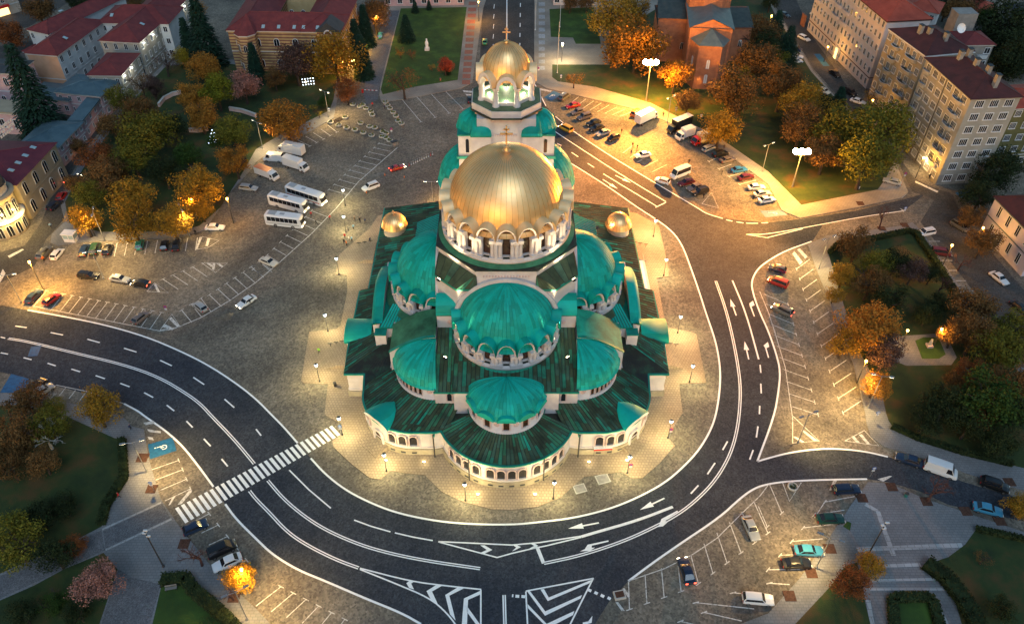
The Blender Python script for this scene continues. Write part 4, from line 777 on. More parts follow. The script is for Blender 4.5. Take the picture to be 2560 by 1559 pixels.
class Bld:
    def __init__(s, name, label, cat, loc): s.r = thing(name, label, cat, (*loc,0)); s.o = Vector(loc)
    def wing(s, A, B, W, h, roof='hip', pitch=.45, wall='w_cream', rm='roof_red', over=.5, storeys=3, sides=(0,1,2,3), sp=3.2, ww=1.1, wh=1.7, style='two', base=0.0, cornice='w_cream', lit=.0, first=.32, margin=1.4, skip0=False):
        A, B = Vector(A), Vector(B); d = B-A; L = d.length; a = atan2(d.y,d.x); loc = (A.x-s.o.x, A.y-s.o.y, 0); s.L, s.W, s.a, s.h, s.loc = L, W, a, h, loc
        def P(mb, nm, mat, sm=False): return obj(nm, mb.mesh(nm, sm), M[mat], s.r, loc=loc, rot=a)
        s.P = P
        P(MB().box(0,L,0,W,base,h), 'wall', wall)
        if cornice: P(MB().box(-.25,L+.25,-.25,W+.25,h-.45,h-.05), 'cornice', cornice)
        o = over; x0,x1,y0,y1 = -o,L+o,-o,W+o
        if roof == 'hip':
            hw = (W+2*o)/2; rz = h+hw*pitch
            if L >= W: q = [(x0+hw,W/2,rz),(x1-hw,W/2,rz)]; f = [(0,1,5,4),(1,2,5),(2,3,4,5),(3,0,4)]
            else:
                hw = (L+2*o)/2; rz = h+hw*pitch; q = [(L/2,y0+hw,rz),(L/2,y1-hw,rz)]; f = [(0,1,4),(1,2,5,4),(2,3,5),(3,0,4,5)]
            P(MB().add([(x0,y0,h),(x1,y0,h),(x1,y1,h),(x0,y1,h)]+q, f+[(3,2,1,0)]), 'roof', rm)
            rb = MB(); rb.tube(q[0],q[1],.14,n=5)
            for i, j in ((0,0),(1,1),(2,1),(3,0)) if L >= W else ((0,0),(1,0),(2,1),(3,1)): rb.tube([(x0,y0,h),(x1,y0,h),(x1,y1,h),(x0,y1,h)][i], q[j], .12, n=5)
            P(rb, 'ridge_tiles', rm)
        elif roof == 'gable':
            rz = h+(W/2+o)*pitch
            P(MB().add([(x0,y0,h),(x1,y0,h),(x1,W/2,rz),(x0,W/2,rz),(x0,y1,h),(x1,y1,h)], [(0,1,2,3),(3,2,5,4),(0,4,5,1)]), 'roof', rm); P(MB().add([(0,0,h),(0,W,h),(0,W/2,rz-.3),(L,0,h),(L,W,h),(L,W/2,rz-.3)], [(0,2,1),(3,4,5)]), 'gable', wall)
        elif roof == 'shed': P(MB().add([(x0,y0,h),(x1,y0,h),(x1,y1,h+W*pitch),(x0,y1,h+W*pitch)], [(0,1,2,3),(3,2,1,0)]), 'roof', rm); P(MB().box(0,L,.3,W,h-.1,h),'wall_head',wall); P(MB().add([(0,0,h),(0,W,h),(0,W,h+W*pitch),(L,0,h),(L,W,h),(L,W,h+W*pitch)],[(0,2,1),(3,4,5),(1,2,5,4)]),'gable',wall)
        else:
            P(MB().box(x0,x1,y0,y1,h,h+.3), 'roof', rm); P(MB().box(x0+.4,x1-.4,y0+.4,y1-.4,h+.3,h+.34), 'roof_deck', rm)
        fh = (h-base)/storeys
        for sd in sides:
            ln = L if sd % 2 == 0 else W; n = max(1, int((ln-2*margin)/sp)+1)
            for k in range(storeys):
                if skip0 and k == 0: continue
                for i in range(n):
                    u = ln/2 if n == 1 else margin+(ln-2*margin)*i/(n-1)
                    s.window(sd, u, base+k*fh+fh*first, ww, wh, style, lit)
        if storeys > 1:
            for k in range(1, storeys):
                if k in (1,): P(MB().box(-.08,L+.08,-.08,W+.08,base+k*fh-.12,base+k*fh+.12), 'string_course', cornice or wall)
        return s
    def window(s, sd, u, z, ww, wh, style, lit=0):
        fm, pm = win_mesh(ww, wh, style); L, W = s.L, s.W
        x, y, r = ((u,0,0),(L,u,pi/2),(L-u,W,pi),(0,W-u,-pi/2))[sd]; R_ = Matrix.Rotation(s.a,2); q = R_@Vector((x,y))
        o = obj('window', fm, M['frame'], s.r, loc=(s.loc[0]+q.x,s.loc[1]+q.y,z), rot=s.a+r); obj('pane', pm, M['window_lit'] if random.random() < lit else M['glass'], o)
    def box(s, x0,x1,y0,y1,z0,z1, nm, mat): return s.P(MB().box(x0,x1,y0,y1,z0,z1), nm, mat)
    def skylight(s, x, y, z, slope, sgn=1):
        o = s.P(MB().box(-.5,.5,-.7,.7,0,.12), 'skylight', 'sky_glass'); R_ = Matrix.Rotation(s.a,2); q = R_@Vector((x,y)); o.location = (s.loc[0]+q.x,s.loc[1]+q.y,z); o.rotation_euler = (slope*sgn,0,s.a)
    def chimney(s, x, y, z, h=1.8, w_=.9, l=1.4, mat='wallgrey'):
        c = s.box(x-l/2,x+l/2,y-w_/2,y+w_/2,z-2,z+h,'chimney',mat); s.box(x-l/2-.12,x+l/2+.12,y-w_/2-.12,y+w_/2+.12,z+h,z+h+.15,'chimney_cap','roof_dark')
M['sky_glass'] = pmat('sky_glass', (.3,.42,.46), rough=.08, spec=1.0)
# -- courtyard office building
b = Bld('courtyard_building', 'long courtyard building with dark red tiled roofs and pale grey walls', 'building', G(142,138.6,12))
z = 12
b.wing(G(142,138.6,z), G(262,52,z), 10.5, z, storeys=3, sides=(0,), ww=1.2, wh=1.9, sp=3.6); b.skylight(9,2.2,z+1.6,.42); b.box(-.06,0,.1,10.4,0,z-.5,'end_lit_face','w_orange_lit')  # end wall coloured orange for the lamplight falling on it
b.wing(G(69,73.6,z), G(121,85,z), 34, z, storeys=3, sides=(0,), pitch=.42); b.skylight(3,12,z+2.2,.0)
b.wing(G(246,57,z), G(420,60,z), 14, z+.05, storeys=3, sides=(0,), ww=1.2); b.skylight(4,2.5,z+1.6,.42); b.skylight(14,2.5,z+1.6,.42)
b.wing(G(346.5,105.7,z), G(472,-8,z), 13, z-.05, storeys=3, sides=(0,3), wall='w_beige', ww=1.0, wh=1.9, sp=3.1); b.skylight(10,3,z+1.7,.42); b.skylight(34,3,z+1.7,.42)
Lr = b.L
for u in (2, 8.5, 15, 24, 33, 41, 47):
    if u < Lr:
        q = Matrix.Rotation(b.a,2)@Vector((u,-.5)); p = (b.loc[0]+q.x,b.loc[1]+q.y,10.9); MB().box(-.2,.2,-.2,.2,-.1,.1).build('wall_lamp', M['lamp_white'], b.r).location = p
        q2 = Matrix.Rotation(b.a,2)@Vector((u,-1.3)); light(b.r, (b.loc[0]+q2.x,b.loc[1]+q2.y,10.6), 120, (1,.93,.72), radius=.15)
b.wing(G(300.8,188,9), G(346.5,135,9), 10, 9, storeys=2, sides=(0,3), wall='w_beige', ww=1.0, wh=1.9)
for u in (1.5, 7):
    q = Matrix.Rotation(b.a,2)@Vector((u,-.5)); MB().box(-.2,.2,-.2,.2,-.1,.1).build('wall_lamp', M['lamp_white'], b.r).location = (b.loc[0]+q.x,b.loc[1]+q.y,8.1); q2 = Matrix.Rotation(b.a,2)@Vector((u,-1.3)); light(b.r, (b.loc[0]+q2.x,b.loc[1]+q2.y,7.8), 110, (1,.93,.72), radius=.15)
b.wing(G(58,128,6), G(80,133,6), 16, 6, storeys=1, sides=(0,), wall='w_beige', pitch=.5)
# -- striped building
z = 14
b = Bld('striped_building', 'ornate building with red and ochre striped walls and red tiled roof', 'building', G(568,74,z))
pa, pb, pc = G(568,75,z), G(852,80,z), G(890,0,z)
b.wing(pa, pb, 13, z, storeys=2, sides=(0,), wall='striped', cornice='stone', style='arch', ww=1.6, wh=2.4, sp=5.2, pitch=.5, margin=3, first=.28)
Lf = b.L
for x in (11.5,16.5,21.5,24.5,29): b.skylight(x,1.2,z+.75,.46)
d2 = Vector(pb)-Vector(pa); d2.normalize(); nrm = Vector((-d2.y,d2.x))
# gabled pavilion on the right of the front
b.box(Lf-7.5,Lf-.2,-1.0,3,0,z+.3,'pavilion','striped'); b.P(MB().add([(Lf-8,-1.4,z+.3),(Lf+.2,-1.4,z+.3),(Lf-3.9,-1.4,z+3.3),(Lf-8,6,z+.3),(Lf+.2,6,z+.3),(Lf-3.9,6,z+3.3)],[(0,1,2),(0,2,5,3),(1,4,5,2)]),'pavilion_gable','roof_dark')
o = b.P(MB().lathe([(1.3,0),(1.3,.2),(.95,.2)],16,a0=0,a1=pi),'gable_window','stone'); q = Matrix.Rotation(b.a,2)@Vector((Lf-3.9,-1.45)); o.location = (b.loc[0]+q.x,b.loc[1]+q.y,z-.2); o.rotation_euler = (pi/2,0,b.a)
# octagonal bay
oc = [(6.2+3.4*cos(pi/8+i*pi/4), -1.0+3.4*sin(pi/8+i*pi/4)) for i in range(8)]
b.P(MB().prism(oc,0,z-.4),'bay','striped'); b.P(MB().prism(poly_offset(oc,.3),z-.5,z-.1,bot=True),'bay_cornice','stone'); b.P(MB().add([(x,y,z-.1) for x,y in poly_offset(oc,.4)]+[(6.2,2.5,z+4.4)],[(i,(i+1)%8,8) for i in range(8)]),'bay_roof','roof_red')
for i, u in ((5,0),(4,0),(6,0)):
    p0, p1 = Vector(oc[i]), Vector(oc[(i+1)%8]); m = (p0+p1)/2; r = atan2(p1.y-p0.y,p1.x-p0.x); q = Matrix.Rotation(b.a,2)@m
    for zz in (2.2, 8.4): fm, pm = win_mesh(1.1,2.2,'arch'); o = obj('window', fm, M['stone'], b.r, loc=(b.loc[0]+q.x,b.loc[1]+q.y,zz), rot=b.a+r); obj('pane', pm, M['glass'], o)
b.wing(pb, pc, 13, z-.03, storeys=2, sides=(0,), wall='striped', cornice='stone', style='arch', ww=1.4, wh=2.4, sp=5, pitch=.5)
for u in (7, 15, 24): q = Matrix.Rotation(b.a,2)@Vector((u,-.6)); MB().box(-.2,.2,-.2,.2,0,.3).build('wall_flood', M['lamp_sodium'], b.r).location = (b.loc[0]+q.x,b.loc[1]+q.y,1.0); light(b.r, (b.loc[0]+q.x+.8,b.loc[1]+q.y-.4,1.6), 3500, (1,.55,.12), radius=.2)
q = Vector(pa)+nrm*34; b.wing(tuple(Vector(pa)+nrm*30+d2*-1), pa, 13, z-.05, storeys=2, sides=(0,), wall='striped', cornice='stone', style='arch', pitch=.5)
b.wing(tuple(Vector(pa)+nrm*27+d2*12), tuple(Vector(pa)+nrm*27+d2*27), 10, z+4, storeys=3, sides=(0,), wall='w_yellow', cornice='stone', style='arch', ww=1.4, wh=2.2, sp=4)
# -- yellow corner building with rotunda
z = 10.3
A_, B_ = G(40,461,z), G(137,358,z)
b = Bld('corner_building', 'ochre corner building with bordeaux roof and arched upper windows', 'building', A_)
b.wing(A_, B_, 26, z, storeys=2, sides=(0,), wall='w_tan', cornice='w_tan', rm='roof_bordeaux', style='arch', ww=1.6, wh=3.2, sp=3.9, pitch=.28, first=.2, margin=2.4)
for x, y in ((4.5,3.2),(8,3.2),(11.5,3.2),(15.5,3.2)): b.skylight(x,y,z+1.1,.27)
dn = (Vector(B_)-Vector(A_)).normalized(); rc = Vector(A_)-dn*4.4+Vector((-dn.y,dn.x))*4.0; rl = (rc.x-A_[0], rc.y-A_[1], 0)
def RP(mb, nm, mat, sm=True): o = mb.build(nm, M[mat], b.r, sm); o.location = rl; return o
RP(MB().lathe([(4.9,0),(4.9,4.4),(4.5,4.6),(4.5,10.0),(5.2,10.2),(5.2,10.7),(4.1,10.8)],32),'rotunda','w_tan'); RP(MB().lathe([(5.4,4.3),(5.4,4.7),(4.5,4.75)],32),'rotunda_band','w_cream'); RP(MB().lathe([(3.9,10.7),(3.9,12.4),(4.2,12.5),(4.2,12.8)],32),'attic','w_cream'); RP(MB().lathe([(4.0,12.8),(3.8,14.5),(3.2,16.0),(2.0,17.3),(.8,18.0),(0,18.2)],24),'rotunda_dome','roof_dark')
for a in (-100,-75,-50,-25,0):
    r = radians(a)
    for zz, rr, hh in ((.6,4.92,3.0),(5.6,4.52,3.2)): fm, pm = win_mesh(1.3,hh,'arch'); o = obj('window', fm, M['w_cream'], b.r, loc=(rl[0]+rr*cos(r),rl[1]+rr*sin(r),zz), rot=r+pi/2); obj('pane', pm, M['glass'], o)
for a in (-90,-50,-10): r = radians(a); RP(MB().box(-.2,.2,-.2,.2,0,.3),'balcony_lamp','lamp_warm').location = (rl[0]+5.2*cos(r),rl[1]+5.2*sin(r),4.8); light(b.r, (rl[0]+6.6*cos(r),rl[1]+6.6*sin(r),5.6), 1100, (1,.66,.2), radius=.2)
sg = MB()
for k in range(3):
    for i in range(7):
        if (k,i) not in ((1,3),(2,6)): sg.box(i*.8,i*.8+.5,-.06,.06,-k*1.0,-k*1.0+.7)
o = sg.build('roof_sign', M['frame'], b.r); q = Vector(B_)*0+Vector(T(11,55,1000,17)); o.location = (T(11,10,1000,17)[0]-A_[0],T(11,10,1000,17)[1]-A_[1],19); o.rotation_euler = (0,0,b.a-.15)
# -- pink palace: low street ranges with grey-blue roofs
A_, B_ = G(143.8,367,6), G(204,306.6,6)
b = Bld('palace_range', 'pink low palace range with blue grey metal roof along the street', 'building', A_)
b.wing(A_, B_, 11, 6, storeys=2, sides=(0,1), wall='w_pink', cornice='w_cream', rm='roof_slate', pitch=.22, ww=.9, wh=1.2, sp=2.6, first=.4)
b.wing(G(204,301,6), G(250,244,6), 3.4, 5.9, 'flat', storeys=2, sides=(0,), wall='w_pink', cornice='w_cream', rm='roof_slate', ww=.9, wh=1.2, sp=2.8, first=.4)
b.wing(G(250,240,7), G(303,197,7), 15, 7, storeys=2, sides=(0,3), wall='w_pink', cornice='w_cream', rm='roof_slate', pitch=.2, ww=.9, wh=1.3, sp=2.6)
q = Vector(G(190,228,5)); b.wing((q.x-14,q.y-3), (q.x,q.y-6), 9, 5, storeys=1, sides=(0,), wall='w_pink', cornice='w_cream', rm='roof_slate', pitch=.2, ww=1.1, wh=1.6)
A_, B_ = G(40,184,12), G(80.6,152.5,12)
b = Bld('palace', 'pink and white palace block with dark flat roof beside a tall spruce', 'building', A_)
b.wing(A_, B_, 30, 12, storeys=2, sides=(0,3), wall='w_pink', cornice='w_cream', rm='roof_dark', pitch=.12, style='arch', ww=1.2, wh=2.6, sp=3.0)
b.wing(G(41.6,284,7), G(74.5,258,7), 26, 7, 'flat', storeys=1, sides=(0,3), wall='w_pink', cornice='w_cream', rm='w_tan', ww=1.6, wh=2.6, sp=4.2)
# -- top left shop building, top centre building
b = Bld('shop_building', 'grey street building with brightly lit red shop front', 'building', G(-70,70,0))
b.wing(G(-70,66,0), G(56,28,0), 14, 14, 'hip', storeys=4, wall='w_beige', rm='roof_maroon', sides=(0,1), sp=3.4, skip0=True); o = b.box(b.L-8.5,b.L-4.5,-.25,-.02,.4,3.2,'shop_window','window_lit'); b.box(b.L-9,b.L-4,-1.2,-.02,3.2,3.9,'awning','sign_red')
b = Bld('pink_building', 'pale pink building with shuttered ground floor behind the lawn', 'building', G(962,18,0)); b.wing(G(962,17,0), G(1160,14,0), 12, 11, storeys=3, wall='w_pink', sides=(0,), sp=4.2, ww=1.6)
b = Bld('pink_building', 'pale pink building behind flagpole lawn beside the avenue', 'building', G(1385,16,0)); b.wing(G(1383,14,0), G(1500,14,0), 12, 11, storeys=3, wall='w_pinkwhite', sides=(0,), sp=4.2, ww=1.6)
# -- brick church
b = Bld('brick_church', 'red brick church with grey green metal roofs and polygonal apse', 'church', G(1729,90,0))
na, nb = Vector(G(1727,68,18)), Vector(G(1833,73,18)); dn = (nb-na).normalized(); nn = Vector((-dn.y,dn.x)); wd = (nb-na).length
b.wing(tuple(nb), tuple(nb+nn*26), wd, 18, 'gable', wall='brick', rm='roof_metal', pitch=.42, storeys=1, sides=(), cornice=None)
mid = (na+nb)/2; ar = wd*.44
ap = [mid-dn*ar, mid-dn*ar*.62-nn*5.0, mid+dn*ar*.62-nn*5.0, mid+dn*ar]
pl = [(p.x-b.o.x,p.y-b.o.y) for p in ap]; MB().prism(pl,0,14.5).build('apse', M['brick'], b.r); e_ = [(p.x-b.o.x,p.y-b.o.y) for p in [mid-dn*(ar+.5), mid-dn*ar*.66-nn*5.5, mid+dn*ar*.66-nn*5.5, mid+dn*(ar+.5)]]
MB().add([(x,y,14.5) for x,y in e_]+[(mid.x-b.o.x,mid.y-b.o.y,18.0)], [(0,1,4),(1,2,4),(2,3,4),(3,2,1,0)]).build('apse_roof', M['roof_metal'], b.r)
for zz, hh in ((7.0,3.0),(2.2,3.0)):
    fm, pm = win_mesh(1.0,hh,'arch'); q = (ap[1]+ap[2])/2; o = obj('window', fm, M['brick'], b.r, loc=(q.x-b.o.x,q.y-b.o.y,zz), rot=atan2(dn.y,dn.x)); obj('pane', pm, M['frame'], o)
    q = (ap[0]+ap[1])/2; d_ = ap[1]-ap[0]; o = obj('window', fm, M['brick'], b.r, loc=(q.x-b.o.x,q.y-b.o.y,zz), rot=atan2(d_.y,d_.x)); obj('pane', pm, M['frame'], o)
for (pa, pb) in ((G(1648,64.5,12),G(1713,64.5,12)),(G(1834.5,68,12),G(1881,68,12))):
    b.wing(pa, pb, 10, 12, 'shed', wall='brick', rm='roof_metal', pitch=.28, storeys=1, sides=(0,), style='arch', ww=1.0, wh=2.2, sp=3.4, cornice=None, first=.45)
b.wing(tuple(na+nn*14-dn*9), tuple(na+nn*14+dn*1), 16, 15, 'shed', wall='brick', rm='roof_metal', pitch=.25, storeys=1, sides=(0,3), style='arch', ww=1.0, wh=2.2, sp=4, cornice=None)
cc = mid+nn*19; hx = [(cc.x-b.o.x+7.2*cos(pi/8+i*pi/4), cc.y-b.o.y+7.2*sin(pi/8+i*pi/4)) for i in range(8)]; MB().prism(hx,10,24).build('crossing_tower', M['brick'], b.r); MB().add([(x,y,24) for x,y in poly_offset(hx,.5)]+[(cc.x-b.o.x,cc.y-b.o.y,27)],[(i,(i+1)%8,8) for i in range(8)]+[tuple(range(7,-1,-1))]).build('tower_roof', M['roof_metal'], b.r)
# -- apartment row
def balconies(b, sd, us, zs_, w_, mat, d=1.1, curved=True):
    for u in us:
        for z in zs_:
            x, y, r = ((u,0,0),(b.L,u,pi/2),(0,0,0),(0,b.W-u,-pi/2))[sd]; q = Matrix.Rotation(b.a,2)@Vector((x,y)); pts = [(w_/2*cos(t)*(1 if curved else 1), -d*sin(t)**(.6 if curved else .2)) for t in [pi*i/8 for i in range(9)]]
            o = MB().prism(pts,0,1.05,top=False,bot=True).build('balcony', M[mat], b.r); o.location = (b.loc[0]+q.x,b.loc[1]+q.y,z); o.rotation_euler = (0,0,b.a+r)
            m = MB(); rim = [(x_,y_) for x_,y_ in pts]; m.v += [(x_,y_,1.05) for x_,y_ in rim]+[(x_*.94,y_*.88,1.06) for x_,y_ in rim]; m.f += [(i,i+1,9+i+1,9+i) for i in range(8)]; obj('balcony_rail', m.mesh('rail'), M['frame'], o); obj('balcony_floor', MB().add([(x_,y_,.1) for x_,y_ in pts],[tuple(range(9))]).mesh('floor'), M['wallgrey'], o)
z = 22
A_, B_ = Vector(G(2155.6,0,z)), Vector(G(2219,52.5,z)); d_ = (A_-B_).normalized(); A_ = A_+d_*30
b = Bld('apartment_block', 'long pinkish white apartment block with orange tiled roof and many windows', 'building', tuple(A_))
b.wing(tuple(A_), tuple(B_), 14, z, storeys=6, wall='w_pinkwhite', rm='roof_orange', cornice='roof_maroon', sides=(0,), sp=2.7, ww=1.0, wh=1.8, pitch=.5, lit=.004)
L_ = b.L
for x in (L_-14.5, L_-12.6, L_-10.7): b.skylight(x,4.6,z+2.7,.46)
b.box(L_-24,L_-21,-.5,0,0,4.2,'portal','w_cream'); b.box(L_-23.2,L_-21.8,-.56,-.5,.2,3.6,'door','window_lit'); b.box(L_-52,L_-49,-.5,0,0,4.2,'portal','brick')
balconies(b,0,(L_-24,L_-30,L_-44),(11.2,14.9),5,'w_pinkwhite',.8)
for q in range(34):
    b.box((q*1.73)%L_,(q*1.73)%L_+.7,-.45,-.1,3.6*(1+q%5)+2.2,3.6*(1+q%5)+2.75,'air_conditioner','frame')
z = 22.5
A_, B_ = G(2224,73,z), G(2315,139.5,z)
b = Bld('apartment_block', 'brown apartment block with rounded balconies and maroon roof', 'building', A_)
b.wing(A_, B_, 15, z, storeys=6, wall='w_tan', rm='roof_maroon', cornice='frame', sides=(0,), sp=2.9, ww=1.5, wh=1.7, style='three', pitch=.42, over=.25, lit=.015)
for k, m_ in enumerate(((.30,'w_tan'),(.72,'w_tan'))):
    balconies(b,0,(b.L*m_[0],),[3.7*i+.4 for i in range(1,6)],5.2 if k else 3.6,m_[1],1.5)
for x,y in ((8,4),(10,5.5),(14,8)): b.chimney(x,y,z+2.6,1.5)
o = MB().lathe([(0,0),(.6,.1),(1.1,.35),(1.35,.7)],16).build('satellite_dish', M['white'], b.r, True); q = Matrix.Rotation(b.a,2)@Vector((b.L*.72,12)); o.location = (q.x,q.y,z+4.6); o.rotation_euler = (1.0,-.4,.4)
z = 25
A_, B_, C_ = G(2317,146,z), G(2429.4,246.7,z), G(2550.6,239,z)
u_ = (Vector(B_)-Vector(A_)).normalized(); n_ = Vector((-u_.y,u_.x)); W_ = max(12, (Vector(C_)-Vector(B_)).dot(n_))
b = Bld('apartment_block', 'grey beige corner apartment block with maroon hip roof and chimneys', 'building', A_)
b.wing(A_, B_, W_, z, storeys=7, wall='w_beige', rm='roof_maroon', cornice='w_beige', sides=(0,1), sp=3.5, ww=2.0, wh=1.7, style='three', pitch=.42, over=.6, lit=.0, margin=2.6)
balconies(b,0,(2.2,),[3.57*i+.3 for i in range(2,7)],3.2,'w_beige',.9); balconies(b,0,(b.L-4.5,),[3.57*i+.3 for i in range(1,7)],4.6,'w_beige',1.2)
for x,y in ((6,5),(11,6.5),(15,7.5),(b.L-3,W_-6),(5,W_-5)): b.chimney(x,y,z+3,1.6,1.0,1.2)
b.P(MB().tube((b.L*.5,-.1,.2),(b.L*.5,-.1,z-.5),.09),'downpipe','iron'); q = b.P(MB().box(-.03,b.L+.03,-.05,W_+.03,0,3.0),'ground_floor','wallgrey'); q['label'] = 'grey rendered ground floor'
q = Matrix.Rotation(b.a,2)@Vector((b.L*.7,-1.2)); MB().box(-.3,.3,-.15,.15,0,.2).build('wall_lamp', M['lamp_warm'], b.r).location = (b.loc[0]+q.x,b.loc[1]+q.y,4.0); light(b.r, (b.loc[0]+q.x-.4,b.loc[1]+q.y-.6,3.8), 500, (1,.72,.35))
z = 10; A_, B_ = G(2490,493,z), G(2600,604,z)
b = Bld('white_house', 'lilac white three storey house with maroon roof and tall windows', 'house', A_)
b.wing(A_, B_, 13, z, storeys=2, wall='w_lilac', rm='roof_maroon', cornice='roof_slate', sides=(0,3), sp=2.9, ww=1.1, wh=2.7, pitch=.6, first=.3, margin=3.2)
z = 18; b = Bld('olive_building', 'olive green apartment house beside grey corner block', 'building', G(2540,268,z)); b.wing(G(2540,270,z), G(2660,262,z), 12, z, storeys=5, wall='w_olive', rm='roof_orange', sides=(0,3), sp=3.4, ww=1.6, wh=1.6, style='three', pitch=.3)
z = 20; b = Bld('rear_house', 'grey rear house with small red roof and balconies behind apartment row', 'house', G(2415,111,z)); b.wing(G(2412,112,z), G(2486,111,z), 9, z, storeys=5, wall='wallgrey', rm='roof_red', sides=(0,1), sp=3.2, ww=1.5, wh=1.6, pitch=.4); balconies(b,0,(b.L-2.5,),(5,9,13,16),3.4,'w_cream',1.2); b.box(1,7,10,15,15,25,'stair_tower','wallgrey')
z = 8; b = Bld('garden_house', 'small house with bright red roof among dark trees', 'house', G(2430,28,z)); b.wing(G(2430,28,z), G(2492,34,z), 9, z, storeys=2, wall='w_cream', rm='roof_orange', sides=(0,), pitch=.5)
z = 14; b = Bld('distant_block', 'cream apartment house with dark roof beyond the trees', 'building', G(2510,14,z)); b.wing(G(2510,14,z), G(2590,52,z), 12, z, storeys=4, wall='w_cream', rm='roof_dark', sides=(0,), sp=3.2)
for (px,py,w_,h_) in ((2300,40,14,12),): pass
b = Bld('roof_terrace_block', 'red roofed rear block with pale parapet behind the long apartment block', 'building', G(2285,20,19)); b.wing(G(2262,18,19), G(2345,34,19), 10, 19, storeys=5, wall='w_cream', rm='roof_orange', sides=(0,), pitch=.4)
# ================================================================== trees and planting
def leafmat(nm, c, var=.5):
    d = tuple(x*(1-var) for x in c); l = tuple(min(1,x*(1+var)) for x in c); return pmat('leaf_'+nm, d, l, .9, .8, objrand=.18, c3=c, detail=6, spec=.15, contrast=(.3,.7))
LC = dict(gold=(.26,.145,.016), orange=(.29,.13,.02), olive=(.11,.105,.014), brown=(.13,.07,.024), rust=(.17,.058,.018), dark=(.022,.034,.012), green=(.03,.062,.012), yellow=(.30,.22,.02), lime=(.14,.15,.012), pink=(.26,.125,.10), red=(.30,.05,.025), purple=(.085,.05,.042), spruce=(.012,.034,.02))
for k, c in LC.items(): M['leaf_'+k] = leafmat(k, c)
def crown_mesh(seed, nb=26, nl=150, ls=.085, flat=.85, gap=.25, shell=.55):
    rnd = random.Random(seed); v = []; f = []
    blobs = []
    for i in range(nb):
        while True:
            p = Vector((rnd.uniform(-1,1),rnd.uniform(-1,1),rnd.uniform(-1,1)))
            if .25 < p.length < 1: break
        p = p*.72; p.z *= flat; blobs.append((p, rnd.uniform(.22,.40)))
    for c, r in blobs:
        for j in range(nl):
            d = Vector((rnd.gauss(0,1),rnd.gauss(0,1),rnd.gauss(0,1))).normalized(); q = c+d*r*(shell+(1-shell)*rnd.random()); q += Vector((rnd.gauss(0,1),rnd.gauss(0,1),rnd.gauss(0,1)))*.035
            nn = (d+Vector((rnd.gauss(0,1),rnd.gauss(0,1),rnd.gauss(0,1)))*.6).normalized(); a = nn.orthogonal().normalized(); b = nn.cross(a); t = rnd.uniform(0,6.3); a, b = a*cos(t)+b*sin(t), b*cos(t)-a*sin(t); s = ls*rnd.uniform(.5,1.1); k = len(v)
            v += [q-a*s*.5, q+b*s*.35, q+a*s*.5, q-b*s*.35]; f.append((k,k+1,k+2,k+3))
    me = bpy.data.meshes.new('crown'); me.from_pydata([tuple(p) for p in v], [], f); me.update(); return me
def branch(m, p, d, L, r, lev, rnd, n=5):
    q = p+d*L; m.tube(p, q, r, r*.62, n, caps=False)
    if lev == 0: return
    for i in range(rnd.choice((2,3)) if lev < 3 else 3):
        e = (d+Vector((rnd.gauss(0,.45),rnd.gauss(0,.45),rnd.gauss(.08,.3)))).normalized(); branch(m, p.lerp(q,rnd.uniform(.65,1)), e, L*rnd.uniform(.6,.8), r*.6, lev-1, rnd, 4)
def trunk_mesh(seed, lev, L=.42, r=.035):
    rnd = random.Random(seed); m = MB(); m.tube((0,0,-.03),(0,0,.02),r*1.5,r*1.1,7,caps=False); branch(m, Vector((0,0,0)), Vector((rnd.gauss(0,.04),rnd.gauss(0,.04),1)).normalized(), L, r, lev, rnd, 7); return m.mesh('trunk')
CR = [crown_mesh(i, 30+2*(i%3), 190, .078, (.8,.95,.7,.9)[i%4]) for i in range(6)]; CRS = [crown_mesh(20+i, 16, 45, .085, .85) for i in range(4)]
TR = [trunk_mesh(i, 3) for i in range(4)]; BR = [trunk_mesh(40+i, 5, .30, .03) for i in range(3)]
def conifer_mesh(seed, rows=26, R=.26):
    rnd = random.Random(seed); v = []; f = []
    for i in range(rows):
        z = .06+.93*i/rows; rr = R*(1-z)**.85*(.92+.16*rnd.random())+.012; n = int(10+60*rr/R)
        for j in range(n*3):
            a = rnd.uniform(0,2*pi); r0 = rr*rnd.uniform(.35,1.06); c = Vector((cos(a),sin(a),0)); t = Vector((-sin(a),cos(a),0)); s = .026*rnd.uniform(.7,1.3); p = c*r0+Vector((0,0,z-.10*r0/R*.3+rnd.gauss(0,.008))); k = len(v)
            q = p+c*s*1.6-Vector((0,0,s*rnd.uniform(.3,.9))); v += [p-t*s*.6, p+t*s*.6, q+t*s*.25, q-t*s*.25]; f.append((k,k+1,k+2,k+3))
    me = bpy.data.meshes.new('conifer'); me.from_pydata([tuple(p) for p in v], [], f); me.update(); return me
CN = [conifer_mesh(1), conifer_mesh(2,24,.20), conifer_mesh(3,26,.32)]; CTR = MB().tube((0,0,-.02),(0,0,.9),.018,.004,7).mesh('trunk')
NT = 0
WORD = dict(gold='golden', orange='orange', olive='olive green', brown='brown', rust='rust brown', dark='dark green', green='green', yellow='yellow', lime='yellow green', pink='pink leaved', red='red leaved', purple='purple brown', spruce='dark spruce')
